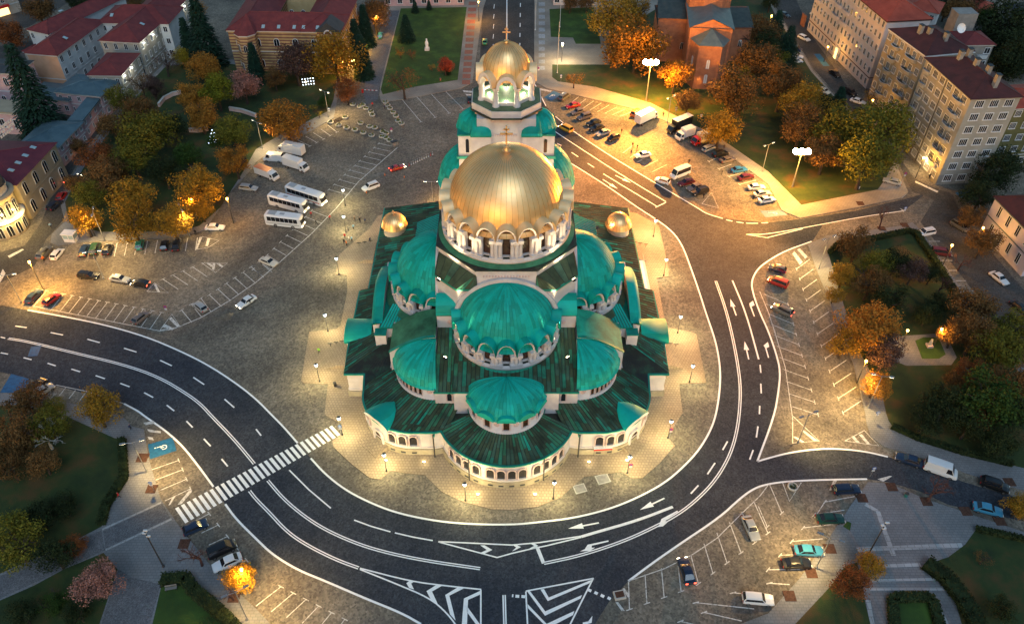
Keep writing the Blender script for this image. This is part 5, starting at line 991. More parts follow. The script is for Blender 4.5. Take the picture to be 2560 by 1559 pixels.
def tree(t, x, y, rp, col, place, hz=None, thin=False):
    """x,y: crown centre in the photo, rp: crown radius in tile pixels"""
    global NT; NT += 1; rnd = random.Random(NT*7+3)
    px, py = COLX[t%10]+x/TS, ROWY[t//10]+y/TS
    R = 1.28*rp/TS/scale_at(px, py, 7); h = hz or max(2.5, min(17, R*2.1)); zc = h-R*.85; zc = max(zc, h*.55)
    cx, cy = G(px, py, zc)
    r = thing('tree', ('sparse ' if thin else '')+('small ' if R < 3 else ('mid-sized ' if R < 4.6 else ('broad ' if R < 6.4 else 'very broad ')))+WORD[col]+' autumn tree '+place, 'tree', (cx,cy,0), rnd.uniform(0,6.28), 'autumn trees '+place)
    c = obj('crown', (CRS if (thin or R < 2.2) else CR)[NT % (4 if (thin or R < 2.2) else 6)], M['leaf_'+col], r, loc=(0,0,zc)); c.scale = (R*1.12,R*1.12,R*1.02*(h-zc)/max(R*.85,.1) if False else R*1.02); c.rotation_euler = (0,0,rnd.uniform(0,6.28))
    k = obj('trunk', TR[NT%4], M['bark'], r); k.scale = (h,h,h*.85); return r
def bare(t, x, y, h, place, mat='bark_red'):
    global NT; NT += 1; cx, cy = T(t,x,y); r = thing('bare_tree', 'leafless tree with spreading dark branches '+place, 'tree', (cx,cy,0), NT*1.3)
    m = BR[NT%3]; k = obj('trunk', m, M[mat], r); k.scale = (h,h,h)
def conifer(t, x, y, h, place, kind=0, sq=1.0):
    global NT; NT += 1; cx, cy = T(t,x,y); r = thing('spruce_tree', 'tall dark conifer '+place, 'tree', (cx,cy,0), NT)
    c = obj('crown', CN[kind], M['leaf_spruce'], r); c.scale = (h*sq,h*sq,h); k = obj('trunk', CTR, M['bark'], r); k.scale = (h,h,h)
PK = 'in the park beside the palace street'
for a in ((70,240,95,'rust','beside the pink palace roof'),(275,60,95,'brown','on the far street corner'),(540,10,50,'dark','behind the courtyard building roof'),(1310,400,60,'yellow',PK),(1450,490,100,'orange',PK),(1555,640,112,'lime',PK),(1390,690,95,'orange',PK),(1750,600,105,'pink',PK),(880,700,95,'olive',PK),(1010,810,115,'brown',PK),(1060,960,165,'olive',PK),(800,900,100,'brown',PK),(1440,820,105,'orange',PK),(1680,930,115,'olive',PK),(680,1120,115,'rust',PK),(760,1260,125,'brown',PK),(960,1130,125,'olive',PK),(1350,1110,100,'green',PK),(1690,1150,105,'orange',PK),(960,1400,140,'gold',PK),(1430,1320,150,'gold',PK),(650,1390,95,'olive',PK),(1180,1230,100,'dark',PK),(1250,900,90,'dark',PK),(560,1060,60,'brown',PK),(850,1200,90,'brown',PK),(1560,1000,60,'green',PK),(540,1330,70,'brown',PK)): tree(11,*a)
for a in ((1010,600,80,'brown','beside the lit street wall',None,True),(1180,430,85,'purple','beside the lit street wall',None,True),(1310,230,70,'purple','beside the lit street wall',None,True)): tree(11,*a)
for a in ((600,70,110,'gold','beside the pavement kiosk'),(950,90,140,'gold','on the park pavement'),(1240,90,120,'gold','on the park pavement'),(1450,0,80,'gold','on the park pavement'),(180,1380,125,'brown','in the park below the ring road'),(690,1440,135,'gold','in the park below the ring road'),(370,1430,80,'olive','in the park below the ring road')): tree(21,*a)
for a in ((215,850,145,'orange','beside parked lorries'),(570,400,165,'gold','before the striped building'),(280,430,125,'purple','before the striped building'),(860,90,110,'brown','beside the garden path'),(1060,560,105,'brown','on the lawn by the avenue',None,True),(1365,465,58,'red','on the lawn by the avenue'),(1040,370,38,'orange','on the lawn by the avenue'),(1125,385,34,'rust','on the lawn by the avenue',None,True),(1270,480,28,'orange','on the lawn by the avenue',None,True),(410,770,28,'yellow','at the park edge by the planters'),(455,820,24,'yellow','at the park edge by the planters'),(490,730,45,'green','at the park edge by the planters'),(650,640,80,'rust','before the striped building'),(130,560,70,'brown','before the striped building')): tree(12,*a)
for a in ((1520,480,24,0,.9,'towering before the striped building'),(1390,430,15,1,1,'in the pair before the striped building'),(345,985,29,2,.74,'towering in the pink palace yard')): conifer(11,a[0],a[1],a[2],a[5],a[3],a[4])
for a in ((785,560,15,1,'along the garden path'),(740,440,15,1,'behind the golden tree along the garden path'),(800,330,15,1,'along the upper garden path'),(1090,300,10,2,'standing alone on the lawn'),(20,600,14,1,'before the bay of the striped building'),(1150,95,5,2,'small, on the far lawn edge'),(1250,75,4,2,'smallest, on the far lawn edge'),(1385,540,3.5,2,'low, beside the red tree')): conifer(12,a[0],a[1],a[2],a[4],a[3])
CHS = 'round the brick church'; PG = 'in the park beside the sodium lamps'
for a in ((720,120,150,'gold',CHS),(900,330,185,'orange',CHS),(1180,520,105,'orange',CHS),(1600,660,165,'brown',PG),(1270,720,85,'brown',PG),(1510,900,125,'gold',PG),(1790,240,120,'brown',CHS),(1760,430,130,'brown',PG),(450,560,55,'orange','alone on the church lawn',None,True),(890,80,100,'gold',CHS),(1820,330,120,'dark',PG),(1660,560,90,'olive',PG),(420,10,60,'brown',CHS),(540,20,50,'brown',CHS)): tree(13,*a)
for a in ((40,420,95,'olive',PG),(110,600,140,'brown',PG),(260,720,145,'gold',PG),(250,880,135,'brown',PG),(550,950,195,'olive',PG),(800,930,195,'olive',PG),(720,1130,175,'olive',PG),(440,770,85,'dark',PG),(420,1080,130,'brown',PG),(20,0,60,'dark',PG),(1720,220,200,'dark','behind the apartment row'),(1400,80,100,'brown','behind the apartment row'),(1600,130,90,'green','behind the apartment row'),(1300,30,80,'dark','behind the apartment row'),(1750,420,150,'dark','behind the apartment row'),(1620,1250,135,'dark','before the white house'),(1530,1400,110,'dark','before the white house'),(1720,1180,110,'dark','before the white house'),(1080,1070,60,'purple','before the corner apartment block',None,True),(740,690,50,'gold','before the long apartment block',None,True),(1500,60,90,'dark','behind the apartment row'),(1847,350,150,'dark','behind the apartment row')): tree(14,*a)
conifer(14,110,470,14,'nearest the parked white cars',2); conifer(14,30,330,13,'behind another conifer by the street',2); conifer(14,470,860,11,'between the olive trees by the street',2)
PR = 'in the park with the small monument'
for a in ((650,250,115,'brown',PR),(550,480,95,'gold',PR),(740,530,115,'brown',PR),(790,400,105,'olive',PR),(920,390,95,'dark',PR),(1050,440,95,'purple',PR),(900,660,120,'dark',PR),(740,830,175,'orange',PR),(560,960,110,'gold',PR),(860,1030,125,'purple',PR),(780,1270,95,'orange',PR),(1560,230,105,'brown','on the pavement of the white house'),(1480,60,85,'brown','on the pavement of the white house'),(1480,700,145,'brown',PR),(1720,850,135,'olive',PR),(1500,900,140,'brown',PR),(1650,1010,145,'olive',PR),(1800,1020,105,'brown',PR),(1600,1350,200,'green',PR),(1300,1400,150,'dark',PR),(1750,1250,150,'brown',PR),(480,620,60,'gold',PR),(1180,470,70,'dark',PR),(1780,1450,120,'dark',PR),(1440,1150,90,'rust',PR)): tree(24,*a)
for a in ((1820,640,95,'gold','beside the street with the blue saloon'),(590,1200,115,'rust','beside the square'),(740,1080,95,'gold','beside the square'),(1450,60,110,'dark',PR),(1150,30,110,'dark',PR)): tree(34,*a)
PB = 'in the dark park below the zebra crossing'
for a in ((100,120,155,'brown',PB),(340,60,130,'olive',PB),(90,900,175,'olive',PB),(460,640,95,'dark',PB),(280,720,110,'dark',PB),(390,1000,125,'dark',PB),(520,930,85,'rust',PB),(690,1200,145,'pink','beside the path below the crossing'),(380,1340,90,'green',PB),(1730,1170,105,'gold','beside the parked white car and the lit lamp'),(60,350,120,'brown',PB)): tree(31,*a)
for a in ((300,320,110,'brown',PB),(560,1420,90,'dark',PB),(150,1420,110,'dark',PB),(1500,1500,70,'dark','behind the thick hedge')) : tree(31,*a)
for a in ((1700,180,120,'dark',PR),(1560,20,110,'brown',PR),(1780,-30,120,'dark',PR),(1700,1380,90,'dark','on the lawn beyond the broad hedge'),(1560,1020,60,'brown','on the lawn beyond the broad hedge')): tree(34,*a)
for a in ((620,0,70,'dark','behind the courtyard building roof'),(760,-20,70,'brown','behind the courtyard building roof'),(950,0,70,'brown','behind the courtyard building roof'),(1400,60,70,'orange','beside the tall spruce pair'),(1100,620,70,'purple','beside the lit street wall')): tree(11,*a)
for a in ((1350,900,100,'brown',PR),(1250,700,90,'dark',PR),(1150,760,80,'dark',PR),(1380,1300,110,'brown',PR)): tree(24,*a)
bare(31,1460,1080,8,'beside the two parked dark cars'); bare(31,380,240,10,'pale among the park trees','concrete'); bare(34,1150,620,9,'beside the white van'); bare(24,800,150,8,'on the pavement corner by the hedge'); bare(24,1370,450,7,'beside the dark red car'); bare(31,1690,1330,5,'behind the lamp-lit golden tree'); bare(24,1215,640,8,'at the park hedge'); bare(21,340,1500,7,'beside the parked silver car','concrete')
# hedges: clipped box of leaves
def hedge(pts, w_, h, label):
    rnd = random.Random(len(label)); L_ = 0; v = []; f = []; P = [Vector(p) for p in pts]; o0 = P[0]
    for a, b in zip(P, P[1:]):
        d = (b-a); ln = d.length; d.normalize(); n = Vector((-d.y,d.x))
        for i in range(int(ln*70)):
            u = rnd.uniform(-.2,ln+.2); s = rnd.choice((0,0,1,2)); 
            q = (a+d*u).to_3d()-o0.to_3d()+(Vector((0,0,h+rnd.gauss(0,.05)))+(n*rnd.uniform(-w_/2,w_/2)).to_3d() if s == 0 else Vector((0,0,rnd.uniform(.1,h)))+(n*(w_/2 if s == 1 else -w_/2)).to_3d()+Vector((rnd.gauss(0,.04),rnd.gauss(0,.04),0)))
            e = Vector((rnd.gauss(0,1),rnd.gauss(0,1),rnd.gauss(0,1))).normalized()*.17; g = e.orthogonal().normalized()*.13; k = len(v); v += [q-e,q+g,q+e,q-g]; f.append((k,k+1,k+2,k+3))
    r = thing('hedge', label, 'hedge', (o0.x,o0.y,LZ)); me = bpy.data.meshes.new('foliage'); me.from_pydata([tuple(p) for p in v],[],f); obj('foliage', me, M['leaf_dark'], r)
    m = MB()
    for a, b in zip(P, P[1:]):
        d = (b-a).normalized()*.1; n = Vector((-d.y,d.x)).normalized()*w_*.42; m.prism([tuple(a-o0+n-d),tuple(a-o0-n-d),tuple(b-o0-n+d),tuple(b-o0+n+d)], 0, h*.9)
    obj('hedge_core', m.mesh('core'), M['leaf_dark'], r)
hedge(TL(24,(500,275),(760,235),(1010,180),(1060,195)), 1.2, 1.2, 'low clipped hedge along the pavement by the bare tree')
hedge(TL(24,(1060,195),(1220,430),(1370,680)), 1.3, 1.3, 'long clipped hedge along the parking bays by the dark red car')
hedge(TL(34,(890,90),(1080,175),(1400,275),(1750,360)), 1.0, 1.0, 'long low hedge along the pavement above the white van')
hedge(TL(34,(1130,1080),(1280,1190),(1400,1350),(1520,1560)), 2.6, 1.5, 'broad dark hedge bordering the square path')
hedge(TL(34,(1500,830),(1660,865),(1847,905)), .9, 1.0, 'short hedge at the lawn below the blue saloon')
hedge(TL(34,(905,1560),(890,1330),(920,1320),(1140,1315),(1180,1335),(1240,1560)), 1.6, .8, 'horseshoe hedge round the flower bed in the square')
hedge(TL(31,(890,190),(905,460),(780,650),(740,790)), 1.3, 1.3, 'curved dark hedge along the pavement by the person in red')
hedge(TL(31,(1180,1200),(1345,1185),(1400,1270),(1590,1430),(1700,1540)), 2.0, 1.3, 'thick hedge at the pavement below the crossing')
hedge(TL(24,(440,335),(500,275)), 1.0, 1.2, 'short hedge end at the park corner')
# ================================================================== vehicles
CARC = dict(red=(.35,.012,.012), darkred=(.10,.01,.014), white=(.68,.69,.7), silver=(.34,.36,.37), grey=(.12,.125,.13), black=(.010,.011,.013), blue=(.03,.16,.36), darkblue=(.012,.03,.07), navy=(.008,.02,.05), green=(.02,.22,.06), darkgreen=(.006,.05,.035), teal=(.02,.2,.18), yellow=(.62,.36,.03), taupe=(.16,.13,.12), orange=(.62,.17,.03), cream=(.6,.55,.45), lightblue=(.05,.26,.42))
for k, c in CARC.items(): M['car_'+k] = pmat('car_'+k, c, rough=.28, spec=.6, coat=.6, metal=.15 if k not in ('white','cream','yellow','red') else 0)
KIND = {  # L, W, H, belt, bonnet x, wscreen base/top, rear top/base (fractions of L from rear)
 'saloon': (4.6,1.78,1.45,.92,(.70,.56,.26,.11)), 'hatch': (4.0,1.74,1.5,.95,(.74,.60,.14,.02)), 'estate': (4.7,1.8,1.5,.95,(.71,.58,.09,.01)),
 'suv': (4.6,1.86,1.75,1.08,(.74,.62,.10,.02)), 'mpv': (4.6,1.84,1.8,1.05,(.84,.66,.08,.01)), 'coupe': (4.3,1.76,1.32,.88,(.66,.50,.28,.10)), 'van': (5.4,2.0,2.4,1.2,(.88,.76,.03,.01)), 'minibus': (5.9,2.05,2.6,1.25,(.90,.80,.02,.005))}
_vm = {}
def wheel_mesh(r, w_):
    m = MB().lathe([(0,-w_/2),(r*.8,-w_/2),(r,-w_/2+.03),(r,w_/2-.03),(r*.8,w_/2),(0,w_/2)],14); m.v = [(x,z,y) for x,y,z in m.v]; t = m.mesh('wheel')
    q = MB().lathe([(0,.02),(r*.62,0),(r*.62,-.05)],10); q.v = [(x,z,y) for x,y,z in q.v]; return t, q.mesh('rim')
def vmesh(kind):
    if kind in _vm: return _vm[kind]
    L, W, H, zb, (fa,fb,fc,fd) = KIND[kind]; X = lambda f: -L/2+L*f; b = MB(); hw = W/2; big = kind in ('van','minibus')
    nose = .62 if not big else .85; tail = zb*.97 if kind not in ('saloon','coupe') else zb*.99
    st = [(0,.86,.42,tail*.80),(.02,.94,.30,tail*.97),(.10,1,.26,tail),(.3,1,.25,zb),(.55,1,.25,zb),(fa,1,.25,zb*.985),(fa+(1-fa)*.5,.985,.26,zb*.90),(.965,.93,.28,zb*.76),(1,.80,.42,zb*.60)]
    if big: st[-3:] = [(fa+.04,1,.26,zb*.98),(.975,.95,.28,zb*.80),(1,.86,.42,zb*.62)]
    n = 9
    for f, wf, z0, z1 in st:
        w_ = hw*wf; b.v += [(X(f),-w_*.9,z0),(X(f),-w_,z0+.18),(X(f),-w_,z0+(z1-z0)*.62),(X(f),-w_*.93,z1-.03),(X(f),0,z1+.035),(X(f),w_*.93,z1-.03),(X(f),w_,z0+(z1-z0)*.62),(X(f),w_,z0+.18),(X(f),w_*.9,z0)]
    k = len(st)
    for i in range(k-1):
        for j in range(n): b.f.append((i*n+j,(i+1)*n+j,(i+1)*n+(j+1)%n,i*n+(j+1)%n))
    b.f += [tuple(range(n)), tuple(range((k-1)*n+n-1,(k-1)*n-1,-1))]
    wb, wr = hw*.9, hw*.70 if not big else hw*.84; zr = H
    cab = [(X(fd),wb,zb-.02),(X(fc),wr,zr-.05),(X((fb+fc)/2),wr*1.02,zr),(X(fb),wr,zr-.04),(X(fa),wb,zb-.03)]
    # roof shell
    c = MB()
    for x, w_, z in cab: c.v += [(x,-w_,z),(x,-w_*.6,z+.035),(x,w_*.6,z+.035),(x,w_,z)]
    for i in range(4):
        for j in range(3): c.f.append((4*i+j,4*i+4+j,4*i+5+j,4*i+1+j))
    for s in (0, 3):
        base = []
        for i in (0,1,2,3,4): base.append(4*i+s)
        c.f.append(tuple(base) if s == 3 else tuple(base[::-1]))
    b.add(c.v, c.f); body = b.mesh('body'); 
    for p in body.polygons: p.use_smooth = False
    def Q(*p): return MB().add(p, [tuple(range(len(p)))]).mesh('glass')
    e = .015
    def mix(a, b_, t): return tuple(a[i]*(1-t)+b_[i]*t for i in range(3))
    def face(i0, i1, t0, t1, m=.9, up=e, xo=0):
        (x0,w0,z0),(x1,w1,z1) = cab[i0], cab[i1]; A = mix((x0,w0*m,z0),(x1,w1*m,z1),t0); B = mix((x0,w0*m,z0),(x1,w1*m,z1),t1); return [(A[0]+xo,-A[1],A[2]+up+.03),(A[0]+xo,A[1],A[2]+up+.03),(B[0]+xo,B[1],B[2]+up+.03),(B[0]+xo,-B[1],B[2]+up+.03)]
    wsn = Q(*face(4,3,.06,.93,.93,e,.02)); rw = Q(*face(0,1,.1,.9,.9,e,-.02)[::-1])
    sides = []
    for s in (-1, 1):
        (xa,wa,za),(xb,wb_,zb_),(xc,wc,zc),(xd,wd,zd) = cab[0], cab[1], cab[3], cab[4]
        y = lambda w_, z: s*(wb+(wr-wb)*((z-zb)/(zr-zb))+.018)
        zl, zh = zb+.06, zr-.12
        xx = lambda f0, f1, z: X(f0)+(X(f1)-X(f0))*((z-zb)/(zr-zb))
        xr = X(.64) if kind == 'van' else None
        P = [(max(xx(fd,fc,zl)+.12, xr or -99),y(0,zl),zl),(xx(fa,fb,zl)-.14,y(0,zl),zl),(xx(fa,fb,zh)-.1,y(0,zh),zh),(max(xx(fd,fc,zh)+.14, xr or -99),y(0,zh),zh)]
        sides.append(Q(*(P if s < 0 else P[::-1])))
    hl = MB().box(-.05,.06,-.2,.2,-.09,.09).mesh('headlight'); tl = MB().box(-.05,.04,-.18,.18,-.12,.1).mesh('taillight')
    r = .32 if not big else .36; wh = wheel_mesh(r,.22)
    _vm[kind] = dict(body=body, ws=wsn, rw=rw, sides=sides, hl=hl, tl=tl, wh=wh, L=L, W=W, r=r, zb=zb, wx=(X(.18),X(.81))); return _vm[kind]
def car(t, x0, y0, x1, y1, kind, col, label, lights=0, taxi=False, sc_=1.04):
    a, b = Vector(T(t,x0,y0,.6)), Vector(T(t,x1,y1,.6)); c = (a+b)/2; d = b-a; v = vmesh(kind)
    name = {'saloon':'saloon_car','hatch':'hatchback_car','estate':'estate_car','suv':'suv_car','mpv':'minivan','coupe':'coupe_car','van':'van','minibus':'minibus'}[kind]
    r = thing(name, label, {'van':'van','minibus':'minibus'}.get(kind,'car'), (c.x,c.y,.012), atan2(d.y,d.x)); r.scale = (sc_,sc_,sc_)
    obj('body', v['body'], M['car_'+col], r); obj('windscreen', v['ws'], M['glass'], r); obj('rear_window', v['rw'], M['glass'], r)
    for s in v['sides']: obj('side_window', s, M['glass'], r)
    for wx in v['wx']:
        for s in (-1,1):
            w_ = obj('wheel', v['wh'][0], M['tyre'], r, loc=(wx,s*(v['W']/2-.1),v['r'])); obj('rim', v['wh'][1], M['rim'], w_, loc=(0,.115*s,0), rot=(0,0,0 if s > 0 else pi))
    for s in (-1,1):
        obj('headlight', v['hl'], M['head_light' if lights else 'lens_clear'], r, loc=(v['L']/2-.09,s*v['W']*.34,v['zb']*.62)); obj('taillight', v['tl'], M['red_light' if lights > 1 else 'lens_red'], r, loc=(-v['L']/2+.03,s*v['W']*.36,v['zb']*.78))
    if lights == 1:
        l = light(r, (v['L']/2+.3,0,.7), 150, (1,.8,.45), 'SPOT', .1, size=1.0); l.rotation_euler = (0,-pi/2+.12,0); l.rotation_euler = Vector((1,0,-.15)).to_track_quat('-Z','Y').to_euler()
    if taxi: obj('taxi_sign', MB().box(-.1,.1,-.25,.25,0,.14).mesh('taxi'), M['car_yellow'], r, loc=(-.1,0,KIND[kind][2]))
    if kind == 'suv': 
        for s in (-1,1): obj('roof_rail', MB().box(-1.2,.5,-.025,.025,0,.05).mesh('rail'), M['iron'], r, loc=(0,s*.55,KIND[kind][2]+.03))
    return r
def truck(t, x0, y0, x1, y1, cab, box, label, L=7.5, H=3.3, roofm=None):
    """rear point -> front point (cab)"""
    a, b = Vector(T(t,x0,y0,1.2)), Vector(T(t,x1,y1,1.2)); c = (a+b)/2; d = b-a; r = thing('box_truck', label, 'truck', (c.x,c.y,.012), atan2(d.y,d.x)); hl = L/2; cl = 1.9
    MB().box(-hl,hl-cl-.15,-1.15,1.15,.95,H).build('cargo_box', M['car_'+box], r); 
    if roofm: MB().box(-hl,hl-cl-.15,-1.14,1.14,H,H+.02).build('box_roof', M['car_'+roofm], r)
    MB().box(-hl+.1,hl-.3,-.5,.5,.55,.94).build('chassis', M['iron'], r)
    P = [(hl-cl,.5),(hl-.05,.5),(hl,1.2),(hl-.25,1.35),(hl-.75,2.35),(hl-cl,2.5)]; m = MB(); n = len(P); m.add([(x,-1.05,z) for x,z in P]+[(x,1.05,z) for x,z in P], [tuple(range(n)),tuple(range(2*n-1,n-1,-1))]+[(i,n+i,n+(i+1)%n,(i+1)%n) for i in range(n)]); m.build('cab', M['car_'+cab], r)
    MB().add([(hl-.24,-.95,1.42),(hl-.24,.95,1.42),(hl-.70,.9,2.3),(hl-.70,-.9,2.3)],[(0,1,2,3)]).build('windscreen', M['glass'], r).location = (.03,0,.02)
    for s in (-1,1): MB().box(hl-1.5,hl-.75,s*1.06-.01,s*1.06+.01,1.4,2.1).build('side_window', M['glass'], r); MB().box(-.06,.04,-.2,.2,-.1,.1).build('headlight', M['lens_clear'], r).location = (hl,s*.75,.8)
    w_ = wheel_mesh(.45,.3)
    for x in (-hl+1.4, hl-.9):
        for s in (-1,1): q = obj('wheel', w_[0], M['tyre'], r, loc=(x,s*.95,.45)); obj('rim', w_[1], M['rim'], q, loc=(0,.16*s,0), rot=(0,0,0 if s > 0 else pi))
    for y in (-.58,.58): MB().box(-hl-.03,-hl,y-.5,y+.5,1.05,H-.1).build('rear_door', M['car_'+box], r)
def coach(t, x0, y0, x1, y1, label, stripe=None, L=11.5):
    a, b = Vector(T(t,x0,y0,1.6)), Vector(T(t,x1,y1,1.6)); c = (a+b)/2; d = b-a; r = thing('coach', label, 'bus', (c.x,c.y,.012), atan2(d.y,d.x)); h = L/2; m = MB()
    sec = lambda wf, z0, z1: [(-1.25*wf,z0),(-1.25*wf,z1-.35),(-1.05*wf,z1-.05),(0,z1),(1.05*wf,z1-.05),(1.25*wf,z1-.35),(1.25*wf,z0)]
    st = [(-h,.94,.55,3.3),(-h+.25,1,.4,3.42),(h-1.2,1,.4,3.42),(h-.35,.98,.4,3.3),(h,.93,.5,1.5)]
    for x, wf, z0, z1 in st: m.v += [(x,y,z) for y,z in sec(wf,z0,z1)]
    for i in range(4):
        for j in range(7): m.f.append((i*7+j,(i+1)*7+j,(i+1)*7+(j+1)%7,i*7+(j+1)%7))
    m.f += [tuple(range(7)),tuple(range(34,27,-1))]; m.build('body', M['car_white'], r)
    MB().add([(h-.02,-1.1,1.45),(h-.02,1.1,1.45),(h-.36,1.12,2.95),(h-.36,-1.12,2.95)],[(0,1,2,3)]).build('windscreen', M['glass'], r).location = (.06,0,0)
    nwin = 7
    for s in (-1,1):
        for i in range(nwin):
            xa = -h+.7+i*(L-1.6)/nwin; MB().box(xa,xa+(L-1.6)/nwin-.08,s*1.262-.012,s*1.262+.012,1.75,2.95).build('side_window', M['glass'], r)
        if stripe: MB().box(-h+.3,h-.6,s*1.26-.01,s*1.26+.01,1.05,1.3).build('stripe', M['car_'+stripe], r)
        MB().box(-.05,.05,-.2,.2,-.1,.1).build('headlight', M['head_light'], r).location = (h+.0,s*.85,.85); MB().box(-.04,.04,-.15,.15,-.2,.2).build('taillight', M['lens_red'], r).location = (-h,s*.95,1.1)
        MB().box(h-.1,h+.25,s*1.3-.05,s*1.3+.05,2.5,2.9).build('mirror', M['iron'], r)
    MB().box(-h+.8,-h+2.8,-.8,.8,3.40,3.55).build('air_conditioner', M['car_silver'], r); MB().box(-1,.2,-.4,.4,3.41,3.47).build('roof_hatch', M['car_silver'], r)
    w_ = wheel_mesh(.5,.3)
    for x in (-h+2.6, h-2.4):
        for s in (-1,1): q = obj('wheel', w_[0], M['tyre'], r, loc=(x,s*1.12,.5)); obj('rim', w_[1], M['rim'], q, loc=(0,.16*s,0), rot=(0,0,0 if s > 0 else pi))
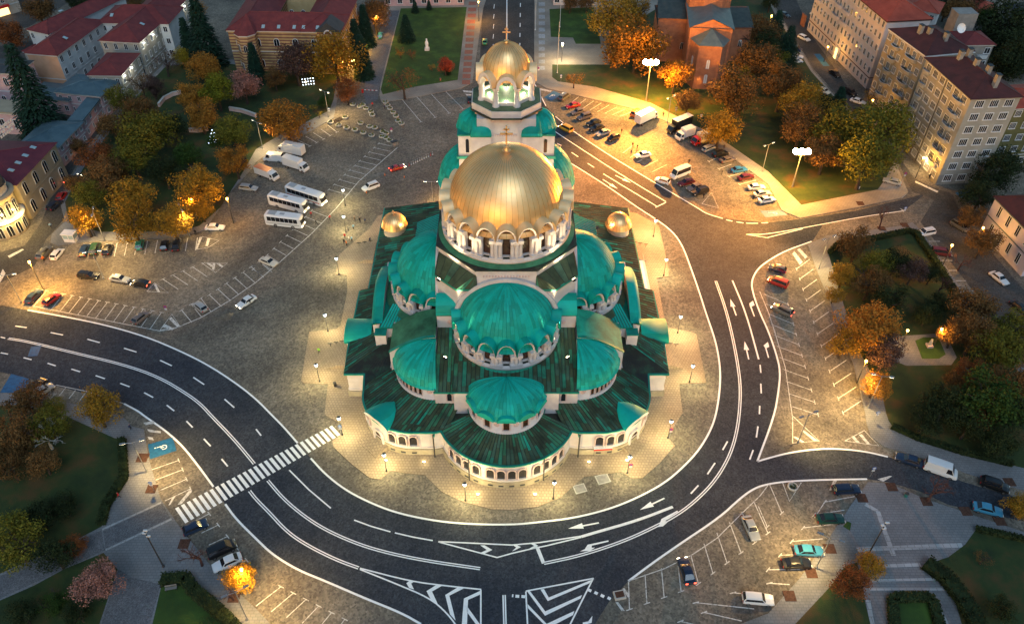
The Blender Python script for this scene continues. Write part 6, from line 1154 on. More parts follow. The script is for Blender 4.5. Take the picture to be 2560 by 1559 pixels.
for a in ((12,955,1228,1085,1190,'coupe','red','red coupe on open cobbles beside traffic cones',2),(12,880,1330,775,1368,'suv','white','white off-roader crossing the cobbles beside an orange cone'),
 (11,1740,1350,1847,1362,'estate','silver','silver estate car parked beside white lorry with orange roof'),(21,1490,140,1612,140,'saloon','white','white saloon parked at park kerb near black scooter'),
 (21,280,372,360,280,'suv','grey','grey off-roader beside person in orange, next to white hatchback'),(21,375,378,450,288,'hatch','white','white hatchback parked beside the grey off-roader'),
 (21,590,352,630,258,'estate','darkblue','dark blue estate, first of three by the kiosk'),(21,665,350,712,240,'mpv','darkgreen','dark green minivan between two dark cars by the kiosk'),(21,755,348,795,250,'hatch','black','black hatchback beside the dark green minivan'),
 (21,998,308,1018,220,'hatch','teal','teal green hatchback parked under golden trees'),(21,1180,302,1195,236,'hatch','black','black car parked under golden trees, beside dark saloon',),(21,1265,305,1282,228,'saloon','black','dark saloon parked under golden trees by hatching'),
 (21,570,480,705,492,'estate','black','black estate car beside dark mast on parking lot'),(21,800,500,930,522,'saloon','silver','silver saloon between black estate and black hatchback'),(21,1075,552,950,535,'hatch','black','black hatchback with lit tail light at hatched triangle',2),
 (21,195,685,290,590,'saloon','darkblue','dark blue saloon parked beside the mast base and red hatchback'),(21,330,690,415,625,'hatch','red','small red hatchback in slanted bay'),(21,968,828,1062,752,'hatch','taupe','taupe hatchback in slanted bay'),(21,1490,748,1400,675,'hatch','silver','grey green hatchback in bay beside the curved line'),
 (21,1850,628,1705,722,'saloon','white','white saloon with headlights on driving beside a pedestrian',1),(22,30,365,150,412,'saloon','cream','cream white saloon parked alone in curved bay row'),(21,255,1348,370,1280,'hatch','silver','silver hatchback parked under bare tree by blue bay'),(21,232,1312,300,1248,'hatch','black','black hatchback behind silver hatchback by blue bay'),
 (13,345,722,408,678,'mpv','grey','grey minivan beside the blue accessible bay'),(13,490,750,385,775,'saloon','red','red saloon at head of dark parked row',),(13,530,790,418,822,'saloon','taupe','brown grey saloon next to the red saloon'),(13,575,828,468,862,'suv','taupe','brown off-roader in the row below the red saloon'),(13,645,870,530,902,'saloon','black','black saloon in row, beside brown off-roader'),(13,660,908,560,938,'saloon','black','black saloon in row, beside silver saloon'),(13,712,940,600,978,'saloon','silver','silver saloon in dark parked row'),(13,790,968,672,1018,'hatch','black','black hatchback with raised tailgate'),
 (13,435,950,342,905,'mpv','yellow','yellow taxi driving down the road',2,True),(13,842,850,960,785,'mpv','orange','brown orange minivan behind the white lorry'),(13,1370,1090,1475,1048,'estate','silver','silver estate beside the red lorry'),(13,1450,1125,1560,1098,'suv','black','black off-roader beside silver estate, person behind'),(13,1500,1165,1615,1138,'saloon','taupe','dark brown saloon next to black off-roader'),
 (13,1590,1232,1690,1218,'saloon','blue','blue saloon in kerb bays'),(13,1625,1292,1750,1262,'saloon','darkred','dark maroon saloon next to the blue saloon'),(13,1695,1355,1832,1345,'saloon','white','white saloon, upper of three pale cars by the kerb'),(13,1750,1405,1862,1388,'saloon','cream','cream saloon, middle of three pale cars by the kerb'),(13,1785,1450,1892,1432,'saloon','white','white saloon, lowest of three pale cars beside two people'),
 (13,1000,1110,888,1128,'saloon','white','white saloon driving through the parking lot'),(13,1140,1322,1030,1288,'hatch','white','white hatchback on the white kerb line beside minibus'),(13,1275,1232,1148,1282,'minibus','white','white minibus parked beside a standing person'),(13,1305,1300,1205,1330,'saloon','darkred','dark red saloon beside the white minibus'),(13,1370,1335,1268,1368,'saloon','taupe','olive brown saloon next to dark red saloon'),(13,1405,1368,1312,1398,'suv','black','black off-roader at hatched corner'),
 (14,90,95,150,122,'saloon','black','dark saloon under the sodium street lamp'),(14,230,262,292,292,'estate','white','white car driving along the apartment street'),(14,150,345,235,362,'mpv','darkblue','dark minivan behind conifer by the street'),(14,160,400,246,412,'saloon','white','white saloon beside the dark minivan'),(14,170,442,242,440,'hatch','white','white hatchback below white saloon by conifer'),(14,458,515,512,552,'saloon','black','black saloon parked by the apartment portal'),(14,558,645,632,692,'suv','black','black off-roader parked before the apartment row'),(14,618,722,682,742,'saloon','white','white saloon behind black off-roader'),(14,368,645,436,672,'hatch','cream','pale hatchback under the park trees'),(14,955,1325,840,1295,'saloon','silver','silver saloon parked at park corner by white bin'),
 (24,1195,168,1078,190,'suv','white','white off-roader at the end of street bays'),(24,1332,100,1440,162,'mpv','grey','grey minivan parked before the white house'),(24,1182,312,1312,330,'mpv','darkred','dark red minivan in street bay'),(24,1615,465,1722,548,'saloon','white','white saloon parked beside the white house pavement'),(24,1782,690,1860,748,'saloon','black','black saloon driving past the park corner'),
 (24,135,458,0,418,'hatch','darkblue','dark blue hatchback parked in pale lot above red minivan'),(24,148,565,-5,508,'mpv','red','red minivan parked in pale lot'),(24,185,775,25,700,'suv','grey','grey pickup style off-roader with lit lamps in pale lot',2),
 (34,1100,345,935,290,'saloon','darkblue','blue saloon parked ahead of the white van'),(34,1570,478,1702,522,'suv','black','black off-roader parked beyond the white van'),(34,1512,655,1662,692,'saloon','lightblue','light blue saloon parked beside the street tree pits'),(34,480,535,652,525,'estate','navy','navy estate parked in first corner bay'),(34,362,745,538,740,'saloon','darkgreen','dark green saloon parked beside grass square'),(34,208,970,382,975,'saloon','lightblue','bright blue saloon parked beside a black saloon'),(34,108,1065,302,1060,'saloon','black','black saloon parked below the bright blue saloon'),
 (33,1290,1208,1228,1025,'saloon','navy','dark navy saloon with amber headlights leaving its bay',2),(33,1690,735,1758,885,'saloon','silver','silver green saloon parked across the bay lines'),(33,1682,1312,1868,1328,'estate','white','white estate parked at the lower bays'),(31,1330,838,1490,768,'hatch','darkblue','dark blue hatchback parked beside the zebra crossing'),(31,1532,995,1672,930,'mpv','black','black minivan parked behind bare tree'),(31,1720,1020,1558,1092,'saloon','white','white saloon parked beside lamp-lit tree'),
 (12,1650,335,1650,268,'saloon','green','bright green taxi on the avenue',0,True),(12,893,282,902,230,'estate','teal','teal car parked under the garden path lamp'),(12,1548,742,1540,690,'saloon','black','black saloon beside the tower and hatched corner'),(11,425,1445,462,1388,'hatch','red','red hatchback on the street beside the ochre building'),(11,360,1508,432,1448,'estate','navy','navy estate behind the red hatchback'),(11,488,1315,562,1268,'saloon','black','black saloon with lit lamp in the palace street',2),(11,890,622,950,612,'hatch','silver','pale hatchback under the lit street wall')):
    car(*a)
car(12,180,1150,75,1142,'van','white','small white van backed against the box lorry')
car(34,1158,362,1330,422,'van','white','white delivery van parked under bare tree')
truck(12,362,1110,145,1062,'white','white','white box lorry, upper of the two parked together',L=8.2,H=3.5)
truck(12,185,1160,392,1225,'white','white','white box lorry with cab towards the coaches',L=7.6)
truck(12,0,1225,160,1285,'white','white','white panel lorry with bright orange roof',L=7,H=2.9,roofm='orange')
truck(13,890,890,1052,812,'white','white','large white box lorry beside the orange brown minivan',L=8.5,H=3.7)
truck(13,1302,872,1108,952,'black','black','black box lorry with white roof',L=8.5,H=3.8,roofm='white')
truck(13,1312,950,1182,995,'white','white','small white box lorry between black and red lorries',L=5.8)
truck(13,1462,972,1282,1035,'red','cream','lorry with red cab and pale box',L=7)
coach(12,190,1352,535,1462,'long white coach with red lettering, uppermost of three','red'); coach(12,90,1425,378,1500,'white coach parked between two other coaches',None,10.8); coach(22,70,70,348,102,'short white coach, lowest of three','silver',9.6)
# ================================================================== lamps
HEAD = MB().lathe([(.0,0),(.22,.05),(.34,.45),(.30,.6),(0,.7)],10).mesh('lamp_glass')
def cath_lamp(t, x, y, power=1700):
    cx, cy = T(t,x,y,.15); r = thing('plaza_lamp', 'slim white-globed lamp standing on the cathedral terrace edge', 'lamp', (cx,cy,.15), 0, 'lamps round the cathedral terrace')
    MB().lathe([(.2,0),(.16,.3),(.07,.5),(.06,4.4)],8).build('pole', M['iron'], r); obj('lamp_glass', HEAD, M['lamp_white'], r, loc=(0,0,4.4)); MB().lathe([(.36,5.05),(.1,5.25),(0,5.3)],10).build('lamp_cap', M['iron'], r)
    light(r, (0,0,4.2), power, (1.0,.80,.36), radius=.35)
for q in ((22,650,175),(22,600,480),(22,520,888),(22,460,1250),(32,623,136),(32,942,398),(32,1512,610),(33,298,597),(33,832,412),(33,1125,158),(23,1280,1255),(23,1195,900),(23,1095,487),(23,1020,205),(22,645,-18)): cath_lamp(*q)
# small uplights along the plinth of the apse
for x, y, d in ((-22,-33.2,0),(-15,-33.6,0),(22,-33.2,0),(15,-33.6,0),(-5,-40.6,0),(5,-40.6,0)):
    r = thing('ground_uplight', 'small floodlight on the paving at the cathedral wall', 'lamp', (x,123+y,.15), 0, 'uplights at the cathedral wall'); MB().box(-.25,.25,-.15,.15,0,.25).build('housing', M['iron'], r); MB().box(-.2,.2,-.1,.1,.25,.27).build('lamp_glass', M['lamp_warm'], r); light(r, (0,.1,.6), 60, (1,.8,.4), radius=.2)
def street_lamp(t, xb, yb, h, ang, label, power=9000, col=(1.0,.65,.24), heads=2, mat='lamp_warm', arm=1.6, head=True):
    cx, cy = T(t,xb,yb); r = thing('street_lamp', label, 'lamp', (cx,cy,0), ang); m = MB().lathe([(.22,0),(.18,.6),(.1,.7),(.07,h)],8); m.build('pole', M['steel'], r)
    for s in ((1,-1) if heads == 2 else (1,)):
        a = MB().tube((0,0,h-.15),(s*arm,0,h+.15),.05,n=6).build('arm', M['steel'], r); MB().box(s*arm-.45,s*arm+.45,-.17,.17,h+.05,h+.22).build('lamp_head', M['steel'], r); MB().box(s*arm-.38,s*arm+.38,-.13,.13,h+.0,h+.05).build('lamp_glass', M[mat], r)
    if power: l = light(r, (arm,0,h-.15), power*1.15, col, 'SPOT', .35, size=radians(140), blend=.8); aim(l, (.45,0,-1))
for a in ((12,525,848,8.5,-.6,'twin-armed street lamp beside stacked planks',5000),(12,50,1075,8.5,-.6,'twin-armed street lamp beside the parked lorries',5200),(21,755,235,8.5,-1.3,'twin-armed street lamp beside row of dark cars',5200),(13,1120,890,8.5,-2.4,'twin-armed street lamp beside the white lorry',2600),(13,1805,1240,8.5,-2.6,'twin-armed street lamp beside dark maroon saloon',4200),(24,365,440,9,-2.7,'twin-armed street lamp at the pale lot corner',6500),(24,720,1440,9,2.9,'twin-armed street lamp among orange trees',5600),(34,345,1100,9,2.7,'twin-armed street lamp beside black saloon',5600),(31,1060,405,8.5,.3,'twin-armed street lamp beside young tree by blue bay',5200),(12,1280,1500,8,0,'street lamp behind gold dome on the cobbles',3500),(21,1370,205,8.5,-1.0,'street lamp between golden trees',5000),(34,215,195,8,.4,'dark unlit mast with added fill lamp on the hatched island',4200),(21,750,512,8,.2,'dark unlit mast with added fill lamp between black estate and silver saloon',3200),(21,155,682,8,.2,'dark unlit mast with added fill lamp at the road end of the lot',1800),(32,-60,1470,8.5,.5,'street lamp by the lower parking bays',4500)):  # the dark masts are unlit poles; their lamps are added as fill light
    street_lamp(*a)
# sodium lamps
def sodium(t, xb, yb, h, label, power, x=0):
    cx, cy = T(t,xb,yb,h); r = thing('sodium_lamp', label, 'lamp', (cx,cy,0)); MB().lathe([(.16,0),(.12,.5),(.06,h)],8).build('pole', M['iron'], r); q = obj('lamp_glass', HEAD, M['lamp_sodium'], r, loc=(0,0,h)); q.scale = (.75,.75,.75); light(r, (0,-.5,h-.1), power, (1.0,.46,.06), radius=.3)
for a in ((11,1380,1440,6,'orange lamp glowing inside golden trees at park corner',2200),(21,625,60,6,'orange lamp glowing inside the tree beside kiosk',2600),(31,1745,1115,5.5,'orange lamp glowing in tree by the white saloon',2200),(12,870,125,7,'orange lamp above the garden path',3200),(12,625,455,5,'orange lamp inside golden tree at striped building',1500),(14,25,120,7,'orange lamp on the apartment street by conifer',3500),(14,485,250,6,'warm lamp before the long apartment block',1400),(14,432,345,5,'warm lamp beside blue bay on the apartment street',900),(24,1250,880,5,'bright star-like lamp at the park monument',1500),(24,1005,890,3,'small lamp beside bush at the monument path',250),(24,705,1110,6,'orange lamp inside tree by the pale lot',1700),(24,1325,275,6,'orange lamp in small tree by street bays',900),(24,1550,150,6,'orange lamp in tree before white house',900),(14,1120,1145,6,'warm lamp in tree before corner apartment block',1300),(14,755,730,6,'warm lamp in tree by the street',700),(12,1605,20,7,'orange lamp at the avenue walkway',2500),(21,215,395,8,'orange street lamp at ochre corner building',9500),(11,1640,1440,7,'orange lamp over the palace street pavement',1500),(13,1345,575,3,'orange lamp at the foot of the brick church apse',4200),(13,1170,330,5,'orange lamp at the brick church side wall',3200)):
    sodium(*a)
def big_flood(t, x, y, h, label, power, local, tgt=(0,123,22), far=0):
    cx, cy = T(t,x,y,h); d = Vector(tgt)-Vector((cx,cy,h)); d.normalize(); r = thing('floodlight_mast', label, 'floodlight', (cx,cy,0)); MB().lathe([(.3,0),(.2,1),(.12,h)],8).build('mast', M['steel'], r)
    MB().box(-1.2,1.2,-.1,.1,h-.2,h).build('crossbar', M['steel'], r)
    for k in (-1.0,.0,1.0):
        o = MB().lathe([(0,.6),(.6,.55),(.9,0),(.85,-.05)],16).build('flood_housing', M['steel'], r, True); o.location = (k*1.6,0,h+.9); o.rotation_mode = 'QUATERNION'; o.rotation_quaternion = d.to_track_quat('-Z','Y')
        e = MB().lathe([(0,-.02),(.8,-.02)],16).build('flood_glass', M['flood_sodium'], o)
    l = light(r, (d.x*1.2,d.y*1.2,h+.6+d.z*1.2), power, (1.0,.36,.05), 'SPOT', .8, size=radians(95), blend=.7); aim(l, d)
    d2 = Vector((14,112,12))-Vector((cx,cy,h)); d2.normalize(); l = light(r, (d2.x*1.2,d2.y*1.2,h+.9), far, (1.0,.34,.05), 'SPOT', .8, size=radians(84), blend=1.0); aim(l, d2)
    light(r, (d.x*1.5,d.y*1.5,h+1.2), local, (1.0,.42,.05), radius=.8)
big_flood(13,1000,470,12,'blazing orange floodlight cluster on mast before brick church',70000,62000,far=620000); big_flood(14,240,1115,10,'blazing orange floodlight cluster on mast in the park corner',60000,36000,far=180000)
# unlit tall camera masts
for t,x,y,l in ((31,1180,1085,'tall dark camera mast on the pavement below the crossing'),(34,705,1030,'tall dark camera mast on the square')):
    cx,cy = T(t,x,y,PZ); r = thing('camera_mast', l, 'mast', (cx,cy,PZ)); MB().lathe([(.25,0),(.2,.3),(.13,.4),(.09,10.5)],8).build('pole', M['iron'], r)
    for z,s in ((10.3,1),(9.6,-1),(8.8,1)): MB().box(-.1,.5*s if s>0 else .1,-.12,.12,z,z+.25).build('camera_box', M['frame'], r) if s>0 else MB().box(-.5,.1,-.12,.12,z,z+.25).build('camera_box', M['frame'], r)
# globes near the church
for x,y in ((1630,330),(1725,440),(1565,508)):
    cx,cy = T(13,x,y,4); r = thing('globe_lamp', 'small white globe lamp among the trees by the brick church', 'lamp', (cx,cy,0), 0, 'globe lamps by the church'); MB().tube((0,0,0),(0,0,4),.06).build('pole', M['iron'], r); MB().lathe([(0,3.9),(.25,4.0),(.35,4.25),(.25,4.5),(0,4.6)],10).build('lamp_glass', M['lamp_white'], r, True); light(r,(0,0,4.9),60,(1,.9,.7))
# ================================================================== people
def person_mesh(pose):
    m = bpy.data.meshes.new('person'); J = {'pel':(0,0,.95),'che':(0,.02,1.28),'nec':(0,.02,1.50),'hea':(0,.04,1.63),'top':(0,.03,1.74)}
    st = .22 if pose else .03
    for s,n in ((-1,'l'),(1,'r')):
        f = st*s; J.update({'hip'+n:(.1*s,0,.9),'kne'+n:(.11*s,f*.6+.03,.5),'ank'+n:(.12*s,f-.02,.09),'toe'+n:(.13*s,f+.13,.05),'sho'+n:(.2*s,.01,1.42),'elb'+n:(.27*s,-f*.5-.02,1.14),'wri'+n:(.28*s,-f*.8+.08,.90),'han'+n:(.28*s,-f*.9+.11,.80)})
    K = list(J); E_ = [('pel','che'),('che','nec'),('nec','hea'),('hea','top')]
    for n in 'lr': E_ += [('pel','hip'+n),('hip'+n,'kne'+n),('kne'+n,'ank'+n),('ank'+n,'toe'+n),('che','sho'+n),('sho'+n,'elb'+n),('elb'+n,'wri'+n),('wri'+n,'han'+n)]
    m.from_pydata([J[k] for k in K], [(K.index(a),K.index(b)) for a,b in E_], []); o = bpy.data.objects.new('tmp', m); COL.objects.link(o)
    md = o.modifiers.new('s','SKIN'); R = dict(pel=.15,che=.165,nec=.06,hea=.105,top=.075,hip=.10,kne=.068,ank=.05,toe=.045,sho=.075,elb=.055,wri=.042,han=.045)
    for i,k in enumerate(K): r_ = R[k[:3]]; m.skin_vertices[0].data[i].radius = (r_, r_*.8)
    m.skin_vertices[0].data[0].use_root = True; o.modifiers.new('u','SUBSURF').levels = 1
    dg = bpy.context.evaluated_depsgraph_get(); me = bpy.data.meshes.new_from_object(o.evaluated_get(dg)); bpy.data.objects.remove(o)
    for k in ('trousers','trousers','skin','hair'): me.materials.append(M[k])
    for p in me.polygons:
        c = p.center; p.use_smooth = True
        p.material_index = 0
        if c.z > .93 : p.material_index = 1
        if abs(c.x) > .22 and c.z < .9: p.material_index = 2
        if c.z > 1.5: p.material_index = 2
        if c.z > 1.70 or (c.z > 1.58 and c.y < -.01): p.material_index = 3
    return me
PM = [person_mesh(0), person_mesh(1)]
TOPS = dict(black=(.012,.012,.014), red=(.5,.02,.02), white=(.6,.6,.6), navy=(.02,.03,.08), green=(.25,.6,.05), orange=(.7,.16,.02), brown=(.09,.05,.03), grey=(.15,.15,.16), lightblue=(.3,.5,.65))
for k,c in TOPS.items(): M['top_'+k] = pmat('top_'+k, c, rough=.85)
NP = 0
def person(t, x, y, col, label, z=0.01):
    global NP; NP += 1; cx,cy = T(t,x,y,z); o = obj('person', PM[NP%2], None, None, label, 'person', loc=(cx,cy,z), rot=NP*2.1); o.material_slots[1].link = 'OBJECT'; o.material_slots[1].material = M['top_'+col]
for a in ((22,715,98,'brown','person in brown jacket beside two in black near cathedral'),(22,752,104,'black','person in black walking beside another near cathedral'),(22,788,112,'navy','person in navy with red bag near cathedral'),(22,668,165,'grey','person in grey beside person in pale blue'),(22,705,155,'lightblue','person in pale blue jacket near terrace lamp'),(22,643,222,'red','person in red jacket beside the terrace lamp'),(22,672,240,'white','person in white in the visitor group'),(22,693,242,'lightblue','person in light blue in the visitor group'),(22,638,262,'black','person in black in the visitor group by lamp'),(22,655,272,'orange','person in orange brown in the visitor group'),(22,535,88,'red','person in red standing alone beyond the coaches'),(22,400,62,'red','person in red beside the coach door'),(22,437,120,'black','person in black carrying orange bag beside coaches'),(22,825,248,'navy','person on top of cathedral steps'),(22,457,1048,'green','person in green high visibility vest on terrace'),
 (13,870,1062,'black','person in black, left of two walking in the lot'),(13,903,1078,'black','person in black walking beside another in the lot'),(13,1275,1182,'black','person in black bending forward in the lot'),(13,1160,1258,'black','person standing at the white minibus'),(13,1512,1262,'black','person in black walking alone with long shadow'),(13,1528,1078,'brown','person behind the black off-roader'),(13,790,962,'brown','person loading the black hatchback'),(13,1738,1445,'black','person beside the lowest pale car, carrying bag'),(13,1380,1432,'black','person beside the black off-roader at hatched corner'),(31,865,592,'red','person in red walking on pavement by hedge'),(21,320,385,'orange','person in orange between grey off-roader and white hatchback'),(21,1415,195,'black','person on scooter seat beside park kerb'),(21,190,135,'red','person in red jacket at the ochre rotunda'),(12,930,792,'navy','person in navy walking past the planters'),(12,842,772,'red','person in pink red at the planters'),(21,1808,695,'black','person in black beside driving white saloon'),(31,948,100,'navy','person on pavement beside hatched corner'),(14,1160,1290,'black','person on pavement before corner apartment block'),(13,1090,840,'brown','person behind the large white lorry'),(21,372,145,'lightblue','person in pale jacket crossing the palace street')):
    person(*a)
# ================================================================== street furniture
PLM = MB().lathe([(.55,0),(.85,.15),(.95,.5),(.9,.6),(.72,.6),(.7,.45)],14).mesh('planter_bowl'); PLT = crown_mesh(77, 7, 30, .25, .5)
for i,(x,y) in enumerate(((700,762),(750,777),(772,765),(795,790),(830,815),(840,838),(645,855),(597,910),(655,930),(755,897),(820,922),(858,930),(775,965),(835,985),(915,957),(940,970),(910,993),(940,1003),(965,1022),(935,745),(950,768),(968,790),(990,818),(1010,845),(1027,880),(1050,900),(540,890),(715,945))):
    cx,cy = T(12,x,y); r = thing('planter', 'round concrete planter with low green plants on the cobbles', 'planter', (cx,cy,0), i, 'round concrete planters closing the path'); obj('bowl', PLM, M['concrete'], r); p = obj('plants', PLT, M['leaf_lime'], r, loc=(0,0,.6)); p.scale = (1.0,1.0,.7)
def sign(t, x, y, label, kind='round', h=2.6):
    cx,cy = T(t,x,y); r = thing('road_sign', label, 'sign', (cx,cy,.01), 0); MB().tube((0,0,0),(0,0,h),.04,n=6).build('post', M['steel'], r)
    m = MB().lathe([(0,.02),(.36,.02),(.36,-.02)],16); m.v = [(x_,-z_-.06,y_+h) for x_,y_,z_ in m.v]; m.build('sign_plate', M['sign_red'] if kind == 'round' else M['sign_blue'], r)
    m = MB().lathe([(0,.03),(.26,.03)],16); m.v = [(x_,-z_-.06,y_+h) for x_,y_,z_ in m.v]; m.build('sign_face', M['sign_blue'] if kind == 'round' else M['frame'], r)
    if kind == 'round': m = MB().box(-.36,.36,-.105,-.1,h-.05,h+.05); m.v = [(a*.707-(c-h)*.707, b, h+a*.707+(c-h)*.707) for a,b,c in m.v]; m.build('sign_bar', M['sign_red'], r)
    MB().box(-.25,.25,-.08,-.05,h-.85,h-.45).build('sign_panel', M['frame'], r)
for a in ((12,982,988,'no parking sign beside the last planters'),(21,1215,775,'no parking sign on hatched corner of bays'),(32,618,140,'no parking sign on lamp at the crossing','blue'),(33,1135,160,'no parking sign by terrace lamp at side steps'),(34,735,440,'blue sign at the corner pavement','blue'),(13,1178,835,'blue parking sign beside white lorry','blue'),(13,352,600,'blue sign at the church lawn corner','blue'),(13,190,545,'red and blue signs by the avenue walkway'),(12,535,842,'blue sign beside the stacked planks','blue'),(34,765,40,'sign at the park pavement corner','blue'),(24,968,60,'blue sign by the upper street','blue'),(14,485,450,'blue sign at apartment pavement','blue'),(31,1115,545,'blue sign beside the crossing tree pit','blue'),(33,848,414,'small sign on terrace lamp by white kiosk'),(21,45,230,'sign before the ochre rotunda','blue'),(14,1172,1270,'blue sign before corner apartment block','blue'),(14,970,1310,'white sign post by the silver saloon')):
    sign(*a)
cx,cy = T(21,520,235); r = thing('glass_kiosk', 'small glazed kiosk booth on the pavement island', 'kiosk', (cx,cy,PZ), -.1)
MB().box(-1.4,1.4,-.9,.9,0,.9).build('base', M['frame'], r); MB().box(-1.35,1.35,-.85,.85,.9,2.2).build('glazing', M['sky_glass'], r); MB().box(-1.6,1.6,-1.1,1.1,2.2,2.4).build('roof', M['white'], r)
for x in (-1.38,0,1.38): MB().box(x-.04,x+.04,-.93,-.86,.9,2.2).build('mullion', M['white'], r)
cx,cy = T(33,650,285); r = thing('sales_stand', 'white awning stand with red valance at cathedral wall', 'stand', (cx,cy,.15), .08)
MB().box(-1.7,1.7,-.2,1.2,2.0,2.15).build('awning', M['white'], r); MB().box(-1.7,1.7,-.24,-.2,1.6,2.0).build('valance', M['sign_red'], r); MB().box(-1.4,1.4,.2,.9,0,1.0).build('counter', M['concrete'], r)
for x in (-1.6,1.6): MB().tube((x,-.1,0),(x,-.1,2),.04).build('post', M['iron'], r)
for x,y,s in ((655,455,1.0),(490,525,.9)): cx,cy = T(33,x,y); r = thing('inspection_cover', 'pale flat concrete inspection cover on the cobbles '+('below the stand' if s == 1 else 'at terrace kerb'), 'cover', (cx,cy,0), .3); MB().box(-1.2*s,1.2*s,-1*s,1*s,0,.08).build('slab', M['concrete'], r); MB().box(-1.0*s,1.0*s,-.8*s,.8*s,.08,.1).build('lid', M['kerb'], r)
a_,b_ = Vector(T(12,770,672)), Vector(T(12,878,678)); r = thing('barrier', 'red and white boom barrier across the garden path', 'barrier', (a_.x,a_.y,PZ), atan2((b_-a_).y,(b_-a_).x)); MB().box(-.25,.25,-.2,.2,0,1.1).build('housing', M['sign_red'], r)
Lb = (b_-a_).length
for i in range(8): MB().box(Lb*i/8,Lb*(i+1)/8,-.05,.05,.95,1.07).build('boom_segment', M['white'] if i%2 else M['sign_red'], r)
a_,b_ = Vector(T(12,600,690)), Vector(T(12,692,684)); r = thing('wooden_gate', 'dark wooden trestle gate across the brown path', 'gate', (a_.x,a_.y,PZ), atan2((b_-a_).y,(b_-a_).x)); Lb = (b_-a_).length
for z in (.4,.8,1.1): MB().box(0,Lb,-.05,.05,z,z+.12).build('rail', M['bark'], r)
for x in (.1,Lb-.1): MB().box(x-.1,x+.1,-.1,.1,0,1.3).build('post', M['bark'], r)
cx,cy = T(12,1235,365); r = thing('statue', 'white stone statue on the lawn by the avenue', 'statue', (cx,cy,LZ)); MB().box(-.8,.8,-.8,.8,0,.8).build('pedestal', M['stone'], r); MB().lathe([(.55,.8),(.5,1.6),(.6,2.4),(.45,3.1),(.2,3.4),(.3,3.6),(.28,3.95),(0,4.1)],12).build('figure', M['white'], r, True)
cx,cy = T(24,1160,1000); r = thing('monument', 'small stone monument with pink flowers in park bed', 'monument', (cx,cy,LZ)); MB().box(-.6,.6,-.6,.6,0,.5).build('pedestal', M['stone_pink'], r); MB().lathe([(.35,.5),(.3,1.2),(.34,1.5),(.18,1.7),(.22,1.95),(0,2.15)],10).build('bust', M['concrete'], r, True)
for (x0,y0,h,l) in ((326,530,17,'tall thin flagpole beside the pale square'),(345,200,15,'tall thin flagpole behind the pale square'),(168,220,14,'tall lamp-like pole at the avenue kerb')):
    cx,cy = T(13,x0,y0); r = thing('flagpole', l, 'flagpole', (cx,cy,0)); MB().lathe([(.25,0),(.2,.4),(.09,.5),(.05,h)],8).build('pole', M['frame'], r); MB().lathe([(0,h-.05),(.12,h+.05),(0,h+.2)],8).build('finial', M['gold'], r)
cx,cy = T(13,365,325,6); r = thing('avenue_lamp', 'bright white lamp on pole at the pale square', 'lamp', (cx,cy,0)); MB().tube((0,0,0),(0,0,6),.07).build('pole', M['iron'], r); obj('lamp_glass', HEAD, M['lamp_warm'], r, loc=(0,0,6)); light(r,(0,-.5,6),3500,(1,.75,.4),radius=.3)
cx,cy = T(12,1605,25,6); 
def balls(t,x,y,label,nx,ny,tri):
    cx,cy = T(t,x,y); r = thing('light_sculpture', label, 'light sculpture', (cx,cy,LZ), .25); bm_ = MB().lathe([(0,-.2),(.15,-.14),(.2,0),(.15,.14),(0,.2)],8).mesh('ball'); MB().box(-.1,.1,-.1,.1,0,1.2).build('post', M['iron'], r)
    for j in range(ny):
        for i in range(nx-(j if tri else 0)): obj('ball_lamp', bm_, M['ball_white'] if (i,j) != (nx//2-1,1) else M['lamp_warm'], r, loc=((i-(nx-(j if tri else 0)-1)/2)*.85,.2*j,1.3+j*.85))
balls(12,385,640,'leaning block of white glowing balls before the striped building',5,3,False); balls(11,1560,1060,'triangle of white glowing balls in the park',5,5,True)
for i,(x,y) in enumerate(((930,1266),(1070,1282),(797,1394))):
    cx,cy = T(12,x,y); r = thing('traffic_cone', 'small orange traffic cone on the open cobbles', 'cone', (cx,cy,0), 0, 'cones round the driving cars'); MB().box(-.2,.2,-.2,.2,0,.04).build('base', M['iron'], r); MB().lathe([(.16,.04),(.04,.7),(0,.7)],10).build('cone', M['car_orange'], r)
for i in range(12):
    f = i/11; cx,cy = T(12,1105+170*f,1195-80*f); r = thing('barrier_post', 'low post in line with chains on the cobbles behind red coupe', 'post', (cx,cy,0), 0, 'line of low posts behind the red coupe'); MB().lathe([(.18,0),(.16,.06),(.05,.1),(.05,.9),(0,.95)],8).build('post_shaft', M['sign_red'] if i in (0,10) else M['frame'], r); MB().lathe([(.07,.6),(.07,.75)],8).build('band', M['iron'], r)
cx,cy = T(12,1000,1050); r = thing('waste_container', 'grey wheeled waste container beside last planter', 'bin', (cx,cy,0), .6); MB().box(-.9,.9,-.6,.6,.15,1.25).build('tub', M['steel'], r); MB().box(-.95,.95,-.65,.65,1.25,1.4).build('lid', M['iron'], r)
for t,x,y,l in ((22,573,1285,'dark litter bin on terrace below the side steps'),(34,990,585,'small teal litter bin on the square pavement'),(24,535,870,'dark litter bin at the pale lot kerb'),(14,650,1365,'white litter bin on the park lawn edge'),(13,1365,845,'grey cabinet at lawn edge behind the black lorry'),(12,1330,585,'pink ticket box on the lawn edge')):
    cx,cy = T(t,x,y); r = thing('litter_bin', l, 'bin', (cx,cy,.1), .4); MB().lathe([(.28,0),(.34,.9),(.3,.95)],10).build('bin', M['iron' if 'dark' in l else ('car_teal' if 'teal' in l else ('redtile' if 'pink' in l else 'white'))], r); MB().lathe([(.38,.95),(.3,1.1),(0,1.15)],10).build('lid', M['iron'], r)
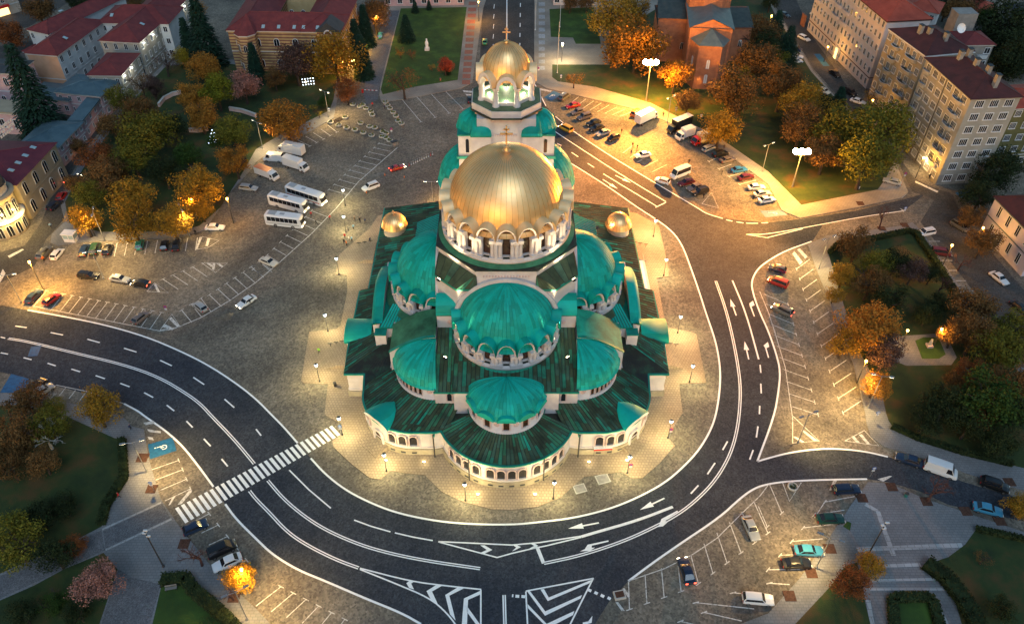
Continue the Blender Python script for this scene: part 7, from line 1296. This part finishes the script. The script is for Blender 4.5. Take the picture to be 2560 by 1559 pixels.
for i in range(3): 
    for t,x,y,d in ((23,1095,990,1),(22,540,1000,-1),(22,745,275,-1),(23,880,268,1)):
        cx,cy = T(t,x+i*42*(1 if d>0 else 1),y-i*8*(1 if d<0 else -1)); r = thing('stair_bollard', 'short dark rail post at the head of the flank steps', 'bollard', (cx,cy,.15), 0, 'rail posts at the cathedral steps'); MB().box(-.5,.5,-.06,.06,.8,.95).build('rail', M['iron'], r); MB().tube((0,0,0),(0,0,.85),.06).build('post', M['iron'], r)
cx,cy = T(12,590,870); r = thing('plank_stack', 'stack of dark timber planks at the park edge', 'planks', (cx,cy,0), .9)
for i in range(6): MB().box(-1.6,1.6,-.9+i*.3,-.65+i*.3,.02,.14+.1*(i%2)).build('plank', M['bark'], r)
cx,cy = T(33,775,1297); r = thing('planter', 'square stone planter on hatched corner of lower bays', 'planter', (cx,cy,0), .2); MB().prism([(-.9,-.7),(.9,-.7),(.9,.7),(-.9,.7)],0,.5).build('bowl', M['concrete'], r); MB().box(-.7,.7,-.5,.5,.5,.53).build('soil', M['soil'], r)
cx,cy = T(34,175,520); r = thing('planter', 'round stone planter in hatched triangle of upper bays', 'planter', (cx,cy,0), .2); obj('bowl', PLM, M['concrete'], r); p = obj('plants', PLT, M['leaf_green'], r, loc=(0,0,.6)); p.scale = (.7,.7,.5)
cx,cy = T(31,1240,1255); r = thing('park_bench', 'weathered bench behind the thick hedge', 'bench', (cx,cy,LZ), .2)
for i in range(4): MB().box(-.9,.9,-.25+i*.13,-.15+i*.13,.42,.46).build('seat_slat', M['wallgrey'], r)
for i in range(3): MB().box(-.9,.9,.28,.32,.55+i*.14,.65+i*.14).build('back_slat', M['wallgrey'], r)
for x in (-.8,.8): MB().box(x-.04,x+.04,-.25,.3,0,.42).build('leg', M['iron'], r)
cx,cy = T(34,570,800); sheet('grass_patch', TL(34,(540,800),(570,762),(600,775),(590,830)), M['grass'], PZ+.02, h=.02)

for pts, l in ((((11,1150,775),(11,1190,725),(11,1250,695),(11,1310,680)),'curved low rubble wall below the yellow green tree'),(((11,1370,955),(11,1440,958),(11,1505,945)),'short low rubble wall behind the ball light triangle'),(((11,1660,800),(11,1750,815),(11,1850,850)),'low rubble wall under the pink leaved tree')):
    P = [Vector(T(*q)) for q in pts]; r = thing('low_wall', l, 'wall', (P[0].x,P[0].y,LZ))
    for a, b in zip(P, P[1:]):
        d = b-a; L_ = d.length; o = MB().box(0,L_,-.3,.3,0,1.1).build('wall_section', M['stone_pink'], r); o.location = (a.x-P[0].x,a.y-P[0].y,0); o.rotation_euler = (0,0,atan2(d.y,d.x)); MB().box(-.05,L_+.05,-.36,.36,1.1,1.2).build('coping', M['concrete'], o)
